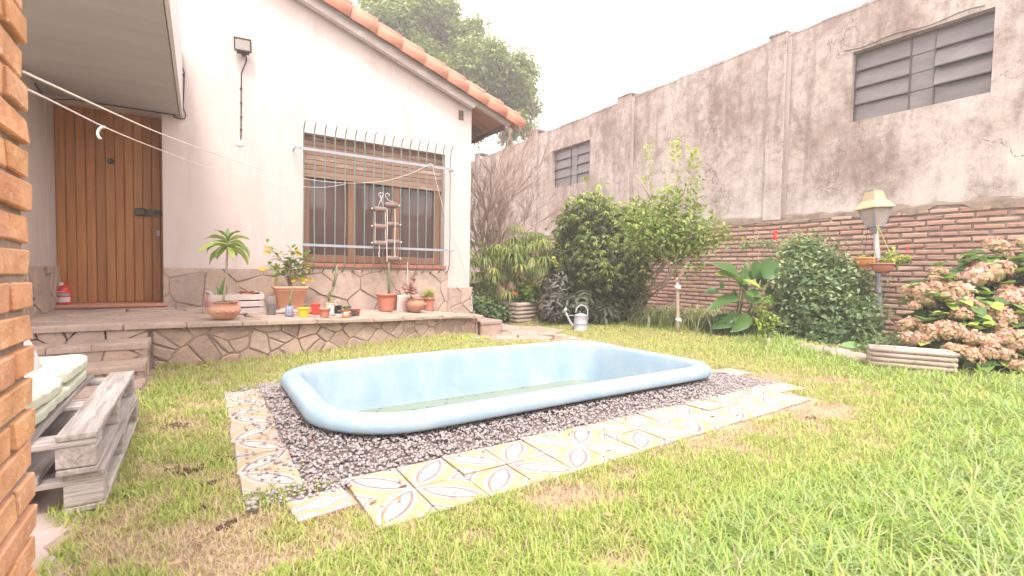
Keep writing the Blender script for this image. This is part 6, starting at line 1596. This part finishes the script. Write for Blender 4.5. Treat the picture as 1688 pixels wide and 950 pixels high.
# ---- canna
q = Vector(onground(1225, 553)); q.y += .12; cn = thing('canna', 'broad leaved canna with large paddle leaves and a red flower spike', 'plant', q, None)
CB = tmpl_big(.50, .18, 8, .22, .012)
TC = 6.0
def canna_leaf(x0, y0, x1, y1, t0, t1, wd, tint, nrm, dr=.18, mt=None, par=None):
    a, b = dep(x0, y0, t0), dep(x1, y1, t1); d = b-a; L = d.length; tm = tmpl_big(wd/L, dr+.08, 8, .42, .018)
    leafset('leaf', tm, np.array([a]), frames(np.array([d+Vector((0, 0, dr*L*.5))]), np.array([nrm])), np.array([L]), np.array([tint]), mt or L_CANNA, par or cn, True)
for a in [(1222, 466, 1183, 430, 6.0, 5.9, .30, .35, (.2, -.7, .7)), (1222, 468, 1186, 446, 6.0, 5.85, .26, .78, (.1, -.5, .8)), (1258, 460, 1284, 425, 6.0, 6.1, .26, .2, (-.3, -.8, .5)), (1240, 458, 1262, 430, 6.1, 6.3, .22, .15, (0, -.8, .6)), (1220, 464, 1254, 470, 6.0, 5.8, .16, .92, (0, -.5, .85)), (1222, 492, 1170, 504, 6.0, 5.9, .20, .3, (.1, -.45, .9)), (1250, 484, 1246, 500, 5.9, 5.8, .14, .45, (0, -.9, .4)), (1254, 488, 1235, 484, 5.9, 5.8, .15, .4, (0, -.7, .6)), (1225, 520, 1182, 545, 6.0, 5.8, .16, .12, (.2, -.9, .3)), (1236, 520, 1214, 548, 5.9, 5.7, .17, .35, (.2, -.8, .5)), (1240, 522, 1256, 544, 5.9, 5.75, .16, .9, (.2, -.9, .4)), (1258, 500, 1292, 492, 6.0, 6.0, .15, .5, (0, -.6, .8)), (1215, 520, 1200, 530, 6.0, 5.9, .15, .1, (0, -.8, .6)), (1262, 478, 1282, 490, 6.1, 6.1, .16, .15, (0, -.7, .7)), (1186, 482, 1162, 480, 6.3, 6.3, .13, .2, (0, -.7, .7)), (1188, 476, 1190, 462, 6.3, 6.3, .10, .1, (0, -.9, .4)), (1232, 500, 1226, 475, 6.1, 6.2, .17, .1, (0, -.9, .3)), (1262, 520, 1280, 535, 6.1, 6.1, .15, .05, (0, -.8, .5)), (1270, 455, 1278, 440, 6.3, 6.3, .1, .1, (0, -.9, .4)), (1205, 500, 1215, 478, 6.2, 6.2, .14, .12, (0, -.9, .4)), (1245, 450, 1232, 462, 6.2, 6.1, .12, .25, (0, -.6, .7)), (1250, 540, 1245, 520, 6.1, 6.1, .14, .08, (0, -.9, .4)), (1195, 545, 1190, 520, 6.1, 6.1, .12, .05, (0, -.9, .4)), (1275, 515, 1295, 505, 6.2, 6.2, .13, .1, (0, -.8, .5)), (1230, 480, 1212, 462, 6.2, 6.3, .18, .1, (0, -.8, .5)), (1246, 470, 1268, 452, 6.2, 6.3, .16, .15, (0, -.8, .5)), (1210, 530, 1176, 524, 6.2, 6.2, .16, .08, (0, -.8, .5)), (1228, 545, 1202, 550, 6.1, 6.0, .14, .1, (0, -.9, .4)), (1262, 490, 1280, 470, 6.2, 6.2, .14, .2, (0, -.8, .5)), (1240, 510, 1268, 530, 6.1, 6.0, .14, .18, (0, -.8, .5)), (1222, 470, 1240, 436, 6.1, 6.3, .15, .3, (0, -.7, .6))]: canna_leaf(*a)
m = MB()
for (x, xt, yt) in ((1222, 1222, 466), (1228, 1226, 470), (1236, 1254, 462), (1240, 1252, 488), (1248, 1262, 470), (1215, 1210, 520), (1232, 1238, 500), (1256, 1268, 500)): a = Vector(onground(x, 552)); a.y += .1; m.tube([a, a.lerp(dep(xt, yt, 6.0), .5)+Vector((0, 0, .02)), dep(xt, yt, 6.0)], [.014, .012, .008], 6)
m.build('stems', M_STEM, cn, True)
n = 500; P = np.array(q)+rng.normal(size=(n, 3))*np.array([.2, .14, .0]); P[:, 2] = 0
blades('undergrowth', P, .1+.3*rng.random(n), np.full(n, .02), rng.random(n)*6.28, .3+.8*rng.random(n), rng.random(n)*.7, L_DARK, cn)
# climbing rose-like sprays with a red flower against the wall
vs_ = thing('wall_vine', 'thin vine against the brick wall with pale sprays and a red flower', 'vine', tuple(at(1250, 540, X=7.2)))
m = MB()
m.tube([dep(1245, 540, 6.9), dep(1248, 480, 6.9), dep(1249, 440, 6.9), dep(1251, 415, 6.9), dep(1248, 400, 6.9), dep(1250, 385, 6.9), dep(1243, 375, 6.9)], .008, 5); m.tube([dep(1285, 520, 6.9), dep(1284, 460, 6.9), dep(1280, 420, 6.9), dep(1278, 392, 6.9)], .008, 5); m.build('stems', M_BARK, vs_)
foliage('foliage', tmpl_small(.35), pxblobs([(1232, 402, 16, 6, 0), (1250, 399, 14, 6, 0), (1262, 402, 14, 8, 0), (1285, 410, 10, 16, 0), (1280, 440, 8, 22, 0), (1225, 408, 8, 5, 0), (1228, 440, 9, 12, 0)], 6.9, 1), 620, .05, L_JAS, vs_, shell=.9, tlo=.3, thi=1)
m = MB(); c = dep(1278, 388, 6.9)
for k in range(14): m.ico(c+Vector((random.uniform(-.035, .035), 0, random.uniform(-.06, .06))), .022, 1, .35)
m.build('flower', M_FLOWR, vs_)

# ---- sapling with a white bag
q = Vector(onground(1266, 570)); sa = thing('sapling', 'tiny sapling with a white tied bag round its foot in front of the canna', 'sapling', q)
m = MB(); tpp = dep(1263, 485, 5.25); m.tube([q, q.lerp(tpp, .4)+Vector((.01, 0, 0)), tpp], [.009, .007, .003], 6); m.build('stem', M_STEM, sa)
foliage('foliage', LF, pxblobs([(1264, 545, 16, 14, 0), (1268, 525, 16, 12, 0), (1258, 512, 12, 10, 0), (1262, 495, 7, 10, 0), (1280, 530, 12, 8, 0), (1250, 532, 8, 8, 0)], 5.25, .9), 300, .042, L_LEMON, sa, shell=.9, tlo=.1, thi=.7)
m = MB(); m.ico(q+Vector((0, 0, .045)), .038, 2, .12, (.9, .9, 1.1)); m.build('bag', M_WRAP, sa, True)

# ---- jasmine bush
q = Vector(onground(1365, 575)); q.y += .3; jb = thing('jasmine_bush', 'wide dense dark green climbing bush left of the lamp post', 'bush', q)
JB = [(1330, 440, 34, 34, .1), (1360, 440, 34, 36, .1), (1320, 470, 36, 40, 0), (1365, 475, 44, 44, 0), (1395, 480, 34, 40, 0), (1310, 510, 30, 40, .1), (1350, 520, 44, 44, -.2), (1400, 525, 40, 40, -.2), (1416, 520, 24, 32, -.1), (1360, 550, 38, 20, -.3), (1400, 555, 32, 20, -.4), (1320, 545, 30, 22, -.1), (1312, 420, 16, 24, .2), (1335, 412, 18, 14, .2), (1418, 490, 14, 22, 0), (1300, 545, 18, 20, .1), (1385, 445, 18, 22, .1)]
B = pxblobs(JB, 5.9, .75)
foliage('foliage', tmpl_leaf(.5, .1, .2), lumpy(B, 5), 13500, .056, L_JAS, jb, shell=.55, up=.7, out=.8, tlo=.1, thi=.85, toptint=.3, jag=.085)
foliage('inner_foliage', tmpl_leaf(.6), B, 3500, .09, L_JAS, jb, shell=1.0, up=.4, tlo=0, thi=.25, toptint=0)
foliage('sprays', tmpl_leaf(.45), pxblobs([(1318, 405, 18, 10, .2), (1345, 400, 16, 8, .2), (1300, 430, 12, 24, .2), (1375, 420, 20, 10, .1), (1408, 450, 18, 16, .2), (1440, 470, 14, 14, .3), (1460, 500, 14, 30, .4), (1465, 540, 10, 22, .4), (1290, 480, 12, 40, .2)], 6.1), 2300, .05, L_JAS, jb, shell=.95, tlo=.3, thi=.95, jag=.09)

# ---- lamp post with two hanging bowls
TL = 5.7
b0 = Vector(onground(1453, 566)); b0 = dep(1453, 566, TL); tp_ = dep(1444, 378, TL)
ln = thing('lamp_post', 'grey garden lamp post with a yellowed four sided lantern', 'lamp post', b0)
m = MB(); m.tube([b0+Vector((0, 0, -.1)), tp_], [.032, .027], 14); m.build('pole', M_POLE, ln, True)
sc_ = TL/F_PX; axis_ = (tp_-b0).normalized(); yawL = Matrix.Rotation(radians(-24), 3, 'Z')
tilt_ = Vector((0, 0, 1)).rotation_difference(axis_).to_matrix()
def frus(m, z0, z1, a0, a1, off=0.0, n=4):
    o = dep(1443, 372, TL); vs = []
    for z, a in ((z0, a0), (z1, a1)):
        for k in range(4): th = pi/4+pi/2*k; vs.append(o+tilt_ @ (yawL @ Vector((a*cos(th)*1.12, a*sin(th)*1.12, z))))
    m.add(vs, [(0, 1, 5, 4), (1, 2, 6, 5), (2, 3, 7, 6), (3, 0, 4, 7), (4, 5, 6, 7), (3, 2, 1, 0)])
m = MB(); frus(m, -.10, -.015, .022, .075); frus(m, -.0149, .0, .085, .085); m.build('lantern_base', M_POLE, ln)
m = MB(); frus(m, .202, .214, .178, .178); frus(m, .2142, .30, .176, .105); frus(m, .3002, .405, .105, .078); m.build('lantern_roof', M_LROOF, ln)
m = MB(); frus(m, .4052, .425, .055, .06); m.build('chimney_cap', M_POLE, ln)
o = dep(1443, 372, TL)
for k in range(4):
    m = MB(); th = pi/4+pi/2*k; f_ = lambda a, z: o+tilt_ @ (yawL @ Vector((a*cos(th)*1.12, a*sin(th)*1.12, z))); m.tube([f_(.078, .0), f_(.143, .202)], .0105, 5); m.build('lantern_rib', M_POLE, ln)
for k in range(4):
    th = pi/4+pi/2*k; th2 = th+pi/2; m = MB(); g_ = lambda a, z, t_: o+tilt_ @ (yawL @ Vector((a*cos(t_)*1.12, a*sin(t_)*1.12, z)))
    m.add([g_(.074, .004, th), g_(.074, .004, th2), g_(.139, .2, th2), g_(.139, .2, th)], [(0, 1, 2, 3)]); m.build('pane', M_LANT, ln)
m = MB(); m.tube([o+tilt_ @ Vector((0, 0, .002)), o+tilt_ @ Vector((0, 0, .05)), o+tilt_ @ Vector((0, 0, .055)), o+tilt_ @ Vector((0, 0, .10))], [.03, .03, .022, .026], 12); m.build('lamp_holder', M_DARKM, ln, True)
def hanging_bowl(x, y, w_, h_, mt, lab, sx, scol, t_, tri=0):
    c = dep(x, y, t_); r = w_*t_/F_PX/2; hh = h_*t_/F_PX; t = thing('hanging_pot', lab, 'pot', c, 'hanging pots on the lamp post')
    m = MB(); m.lathe([(0, 0), (r*.5, .001), (r*.78, hh*.3), (r*.95, hh*.7), (r*.98, hh*.86), (r*1.05, hh*.87), (r*1.05, hh), (r*.98, hh), (r*.9, hh*.85)], 24, tuple(c)); m.build('pot', mt, t, True)
    m = MB(); m.disc(r*.93, hh*.86, 20, tuple(c)); m.build('soil', M_SOIL, t)
    hk = dep(sx, 372, t_); m = MB()
    for a in (.5, 2.6, 4.7): m.tube([c+Vector((r*cos(a), r*sin(a), hh)), hk], .0028, 4)
    m.build('string', scol, t); return t, c
M_STRY = mat('yellow_green_string', (.56, .55, .10), (.48, .46, .08), 20, .7, 0)
t, c = hanging_bowl(1426, 440, 31, 15, M_ORANGE, 'orange hanging bowl on the left side of the lamp post, hung on dark strings', 1431, M_DARKM, 5.72)
m = MB(); m.lathe([(.05, 0), (.072, .004), (.074, .010)], 20, tuple(c+Vector((0, 0, -.012)))); m.build('saucer', M_ORANGE, t)
foliage('foliage', disk, [(tuple(c+Vector((0, 0, .115))), (.07, .06, .02))], 26, .035, L_HYD, t, tlo=.4, thi=.9)
t, c = hanging_bowl(1455, 451, 31, 17, M_TERRAP, 'red hanging bowl in front of the lamp post with a trailing geranium', 1447, M_STRY, 5.5)
foliage('foliage', disk, [(tuple(c+Vector((0, 0, .14))), (.10, .09, .04))]+pxblobs([(1478, 430, 16, 9, 0), (1495, 428, 10, 6, 0), (1468, 418, 10, 10, 0)], 5.55), 210, .034, L_LEMON, t, shell=.9, tlo=.3, thi=.8)
m = MB(); fc = dep(1496, 410, 5.55)
for k in range(9): m.ico(fc+Vector((random.uniform(-.018, .018), 0, random.uniform(-.018, .018))), .011, 1, .3)
m.tube([dep(1480, 430, 5.55), dep(1492, 425, 5.55), fc], .003, 4); m.build('flower', M_FLOWR, t)

# ---- small bright plants by the trough
def small_plant(name, lab, x, y, t_, leaves, tint, mt=L_HYD):
    q = Vector(onground(x, y)); t = thing(name, lab, 'plant', q)
    for (x1, y1, x2, y2, wd, ti) in leaves: canna_leaf(x1, y1, x2, y2, t_, t_-.08, wd, ti, (.05, -.6, .8), .15, mt, t)
    m = MB(); m.tube([q, dep(leaves[0][0], leaves[0][1], t_)], .007, 5); m.build('stem', M_STEM, t); return t
M_BL = leafmat('pale_broad_leaf', [(0, (.12, .24, .09)), (.5, (.22, .38, .14)), (1, (.38, .52, .18))], .5, .3)
small_plant('broadleaf_seedling', 'seedling with broad pale leaves in front of the jasmine bush', 1425, 590, 4.9, [(1423, 577, 1390, 566, .12, .5), (1423, 577, 1421, 556, .10, .3), (1424, 578, 1442, 572, .10, .5), (1427, 560, 1426, 538, .05, .9), (1424, 584, 1408, 584, .07, .3), (1423, 580, 1432, 560, .06, .4)], .5, M_BL)
q = Vector(onground(1451, 592)); t = thing('grey_green_shoot', 'pale leafy shoot growing behind the left end of the trough planter', 'plant', q)
for k in range(18):
    yy = 592-k*2.4; a = k*2.4; c = dep(1451, yy, 4.95); leafset('leaf', tmpl_big(.55, .2, 4, .2, .01), np.array([c]), frames(np.array([[cos(a), sin(a), .25+.03*k]]), np.array([[0, 0, 1.01]])), np.array([.095-.002*k]), np.array([.6+.02*k]), M_BL, t, True)
foliage('low_leaves', tmpl_leaf(.6), pxblobs([(1475, 592, 14, 8, 0), (1462, 596, 14, 6, 0), (1520, 595, 12, 9, .0), (1530, 600, 12, 7, .1)], 4.8), 260, .05, M_BL, t, shell=.9, tlo=.1, thi=.9)

# ---- rocks edging the bed
for i, (x, y, s_, lab) in enumerate([(1416, 601, .075, 'roundest pinkish rock, touching the left end of the trough planter'), (1388, 592, .085, 'long low rock in the bed edge, second from the trough planter'), (1359, 586, .080, 'flat grey rock in the bed edge, third from the trough planter'), (1334, 580, .075, 'flat rock at the far end of the bed edging, farthest from the trough')]):
    q = Vector(onground(x, y)); m = MB(); m.ico((q.x+.03, q.y+.03, q.z+s_*(.5 if i == 0 else .4)), s_*1.3, 3, .05, (1.15, 1.1, (.68 if i == 0 else .55))); tag(m.build('edging_rock', M_ROCK, None, True), lab, 'rock')
# ---- trough planter
a, b = Vector(onground(1437, 611)), Vector(onground(1573, 624)); dd = (b-a).normalized(); nn_ = Vector((-dd.y, dd.x, 0)); nn_ = nn_ if nn_.y*1+nn_.x > 0 else -nn_
tr_ = thing('trough_planter', 'long low planter of four stacked cast logs at the lawn edge', 'planter', a)
for k in range(4):
    z = .062+k*.040+.0
    for s_, o_ in ((0, .0), (1, .17)):
        m = MB(); p = [a+dd*(-.0+random.uniform(-.004, .004))+nn_*(o_-.012*k*(0)), a+dd*.2+nn_*o_, a+dd*.4+nn_*o_, b+nn_*o_+dd*random.uniform(-.006, .006)]
        m.tube([v+Vector((0, 0, z)) for v in p], [.0215, .0225, .0212, .0225], 9); m.build('log', M_LOG, tr_, True)
    for e in (a, b): m = MB(); m.tube([e+nn_*t_+Vector((0, 0, z)) for t_ in (-.005, .08, .175)], .021, 8); m.build('end_log', M_LOG, tr_, True)
m = MB(); 
vs = [a+dd*.01+Vector((0, 0, .17)), b-dd*.01+Vector((0, 0, .17)), b-dd*.01+nn_*.16+Vector((0, 0, .17)), a+dd*.01+nn_*.16+Vector((0, 0, .17))]; m.add(vs, [(0, 1, 2, 3)]); m.build('soil', M_SOIL, tr_)
m = MB()
for t_ in (.06, (b-a).length-.07): c = a+dd*t_+nn_*.085; m.box((c.x-.05, c.y-.05, -.01), (c.x+.05, c.y+.05, .042))
m.build('foot', M_LOG, tr_)

# ---- hydrangea
hq = Vector(onground(1640, 627)); hq.x += .45; hd = thing('hydrangea', 'big hydrangea bush covered in faded pink and tan flower heads', 'bush', hq)
def ht(x, y): return 3.75+(630-y)/230*.95+max(0, (1560-x)/80)*.35-.12*max(0, (x-1640)/60)
def bloom_mesh(seed, flat=.62, n=330):
    r = np.random.default_rng(seed); d = r.normal(size=(n, 3)); d /= np.linalg.norm(d, axis=1, keepdims=True); d[:, 2] = np.where(d[:, 2] < -.35, -d[:, 2], d[:, 2])
    lump = 1+.16*np.sin(d[:, :1]*6+seed)*np.cos(d[:, 1:2]*5+seed)+.09*r.normal(size=(n, 1))-.12*r.random((n, 1)); P = d*np.array([1, 1, flat])*lump
    nr = d+r.normal(size=d.shape)*.35; t = r.normal(size=d.shape)
    R_ = frames(t-nr*(np.sum(t*nr, 1, keepdims=True)/np.sum(nr*nr, 1, keepdims=True)), nr)
    fl = []; ff = []
    for k in range(4):
        a = k*pi/2; c, s_ = cos(a), sin(a); b = len(fl); pts = [(0, 0, -.02), (-.42, .55, .12), (0, 1, .0), (.42, .55, .12)]
        fl += [(x*c-y*s_, x*s_+y*c, z) for x, y, z in pts]; ff.append((b, b+3, b+2, b+1))
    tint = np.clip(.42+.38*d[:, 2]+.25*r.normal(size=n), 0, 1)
    V, F_, T = stamp(fl, [np.array(ff)], P, R_, .135*(.75+.6*r.random(n)), tint)
    # dark calyx core so the head is not hollow
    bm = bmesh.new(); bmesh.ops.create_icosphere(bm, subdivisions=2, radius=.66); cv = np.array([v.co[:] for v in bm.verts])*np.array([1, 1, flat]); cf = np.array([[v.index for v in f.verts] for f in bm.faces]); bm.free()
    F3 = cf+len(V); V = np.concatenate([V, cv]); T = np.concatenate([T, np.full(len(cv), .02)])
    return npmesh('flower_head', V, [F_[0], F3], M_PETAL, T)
BM = [bloom_mesh(s_, f_) for s_, f_ in ((1, .78), (2, .9), (3, .7), (4, .84))]
BMW = bloom_mesh(9, .65); BMW.materials.clear(); BMW.materials.append(M_PETALW)
BL = [(1642, 408, 17), (1655, 420, 12), (1547, 450, 13), (1523, 484, 24), (1500, 482, 16), (1545, 478, 18), (1635, 455, 26), (1608, 462, 22), (1575, 480, 20), (1590, 478, 15), (1600, 508, 22), (1585, 520, 17), (1640, 522, 24), (1660, 530, 18), (1668, 495, 22), (1688, 488, 20), (1500, 538, 18), (1497, 560, 14), (1540, 550, 21), (1560, 545, 18), (1520, 560, 16), (1600, 560, 22), (1630, 566, 26), (1665, 562, 24), (1690, 572, 22), (1570, 580, 20), (1600, 586, 20), (1632, 584, 18), (1655, 586, 16), (1684, 402, 11), (1686, 605, 16), (1700, 520, 20), (1710, 450, 20), (1562, 492, 14), (1528, 500, 14), (1615, 440, 13), (1700, 560, 20), (1660, 440, 13), (1543, 463, 12), (1590, 500, 14), (1580, 548, 15), (1650, 545, 14), (1660, 478, 13), (1508, 505, 12)]
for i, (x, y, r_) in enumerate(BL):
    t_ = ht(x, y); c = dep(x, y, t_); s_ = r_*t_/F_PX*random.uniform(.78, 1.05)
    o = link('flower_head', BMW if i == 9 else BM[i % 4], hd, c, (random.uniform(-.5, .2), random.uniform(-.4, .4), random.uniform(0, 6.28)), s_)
    if i == 9: o['label'] = 'fresh cream white flower head among the pink ones'
HB = []
for (x, y, rx, ry) in [(1560, 470, 50, 26), (1620, 450, 50, 34), (1680, 450, 50, 40), (1580, 520, 60, 40), (1640, 530, 60, 50), (1690, 560, 50, 50), (1600, 580, 60, 30), (1540, 560, 36, 30), (1650, 600, 50, 26), (1730, 500, 50, 90), (1530, 510, 36, 30), (1600, 440, 24, 18)]:
    t_ = ht(x, y)+.22; HB.append((dp(x, y, t_), (rx*t_/F_PX, rx*t_/F_PX*.7, ry*t_/F_PX)))
hl = tmpl_big(.68, .22, 5, .22, .015)
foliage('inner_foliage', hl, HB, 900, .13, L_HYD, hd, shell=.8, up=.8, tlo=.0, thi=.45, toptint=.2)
hme = npmesh('leaf', np.array(hl[0]), hl[1], L_HYDP, None, True)
HB2 = []
P, d = blob_points([(c, tuple(v*1.04 for v in r_)) for c, r_ in HB], 290, .12)
for p, dd_ in zip(P, d):
    if p[2] < .06: continue
    v = Vector(dd_); up_ = Vector((0, 0, 1.0)); fwd = (Vector((v.x, v.y, random.uniform(-.4, .3)))+Vector((random.uniform(-.5, .5), random.uniform(-.5, .5), 0))).normalized(); R_ = Matrix([list(r) for r in frames(np.array([fwd]), np.array([v*.5+up_]))[0]])
    link('leaf', hme, hd, p, R_.to_euler(), random.uniform(.12, .18))
# clusters of bright young leaves
for (x, y) in [(1598, 425), (1612, 432), (1590, 434), (1560, 462), (1505, 475), (1545, 440), (1640, 428), (1670, 430), (1675, 450), (1660, 470), (1620, 488), (1545, 520), (1530, 530), (1600, 540), (1628, 540), (1690, 540), (1610, 545), (1555, 495), (1575, 505), (1680, 520)]:
    t_ = ht(x, y)-.03; c = dep(x, y, t_)
    for k in range(6):
        a = k*2.4+random.random(); fwd = Vector((cos(a), sin(a), .35+.1*k)).normalized(); R_ = Matrix([list(r) for r in frames(np.array([fwd]), np.array([[0, 0, 1.02]]))[0]]); link('leaf', hme, hd, c, R_.to_euler(), random.uniform(.07, .12))
for (x, y) in ((1622, 622), (1664, 622), (1610, 612), (1685, 628)):
    c = dep(x, y-14, 3.62); R_ = Matrix([list(r) for r in frames(np.array([[.05, -.3, -1.0]]), np.array([[.1, -1, .25]]))[0]]); link('leaf', hme, hd, c, R_.to_euler(), .135)
m = MB()
for k in range(16): b_ = hq+Vector((random.uniform(-.3, .3), random.uniform(-.3, .3), -.02)); x, y, _ = random.choice(BL); m.tube([b_, b_.lerp(dep(x, y, ht(x, y)+.25), .5)+Vector((0, 0, .06)), dep(x, y, ht(x, y)+.25)], [.010, .008, .005], 5)
m.build('stems', M_STEM, hd, True)
# rusty tin with a dried stump behind the trough
q = dep(1499, 594, 4.75); t = thing('rusty_tin', 'rusty tin with a dead stump under the leftmost flower head', 'tin', q)
m = MB(); m.lathe([(0, 0), (.050, .001), (.052, .06), (.048, .061)], 16, tuple(q)); m.build('pot', M_RUST, t); m = MB(); m.tube([q+Vector((0, 0, .03)), q+Vector((-.005, 0, .10)), q+Vector((-.012, 0, .17))], [.028, .02, .013], 7); m.build('stump', M_RUST, t)
# low weeds along the bed edge
n = 5200; yy = -1+7.5*rng.random(n); xx = np.interp(yy, BEDY, BEDX)+np.abs(rng.normal(size=n))*.22+.0; ok = ~((yy < 1.75) & (yy > 1.1) & (xx < 5.2)); xx, yy = xx[ok], yy[ok]; n = len(xx)
P = np.stack([xx, yy, gzn(xx, yy)], 1); o = blades('bed_weeds', P, .03+.07*rng.random(n), np.full(n, .012), rng.random(n)*6.28, .5+.9*rng.random(n), .4+.6*rng.random(n), M_GRASS, None); tag(o, 'low weeds growing along the edge of the planting bed', 'weeds', kind='stuff')
# ground cover farther along the bed, between shrubs and wall
B = [((5.9+.9*random.random(), y_, .04), (.5, .3, .12)) for y_ in np.arange(-.5, 5, .35)]
o = foliage('ground_cover', tmpl_leaf(.6), B, 3500, .07, L_JAS, None, shell=.8, tlo=0, thi=.6); tag(o, 'leafy ground cover in the bed along the brick wall', 'plants', kind='stuff')

# ================================================================== GLARE VEIL: scattering box added to lift the darks like lens glare
m = MB(); m.box((-94, -64, -1.8), (94, 124, 14)); hz = m.build('glare_veil', None)
hm = bpy.data.materials.new('glare_veil'); hm.use_nodes = True; n_ = hm.node_tree; n_.nodes.clear()
pv_ = n_.nodes.new('ShaderNodeVolumePrincipled'); pv_.inputs['Color'].default_value = (1.0, .945, .925, 1); pv_.inputs['Density'].default_value = .0115; pv_.inputs['Anisotropy'].default_value = .3
ho = n_.nodes.new('ShaderNodeOutputMaterial'); n_.links.new(pv_.outputs[0], ho.inputs['Volume']); hz.data.materials.append(hm); tag(hz, kind='stuff')
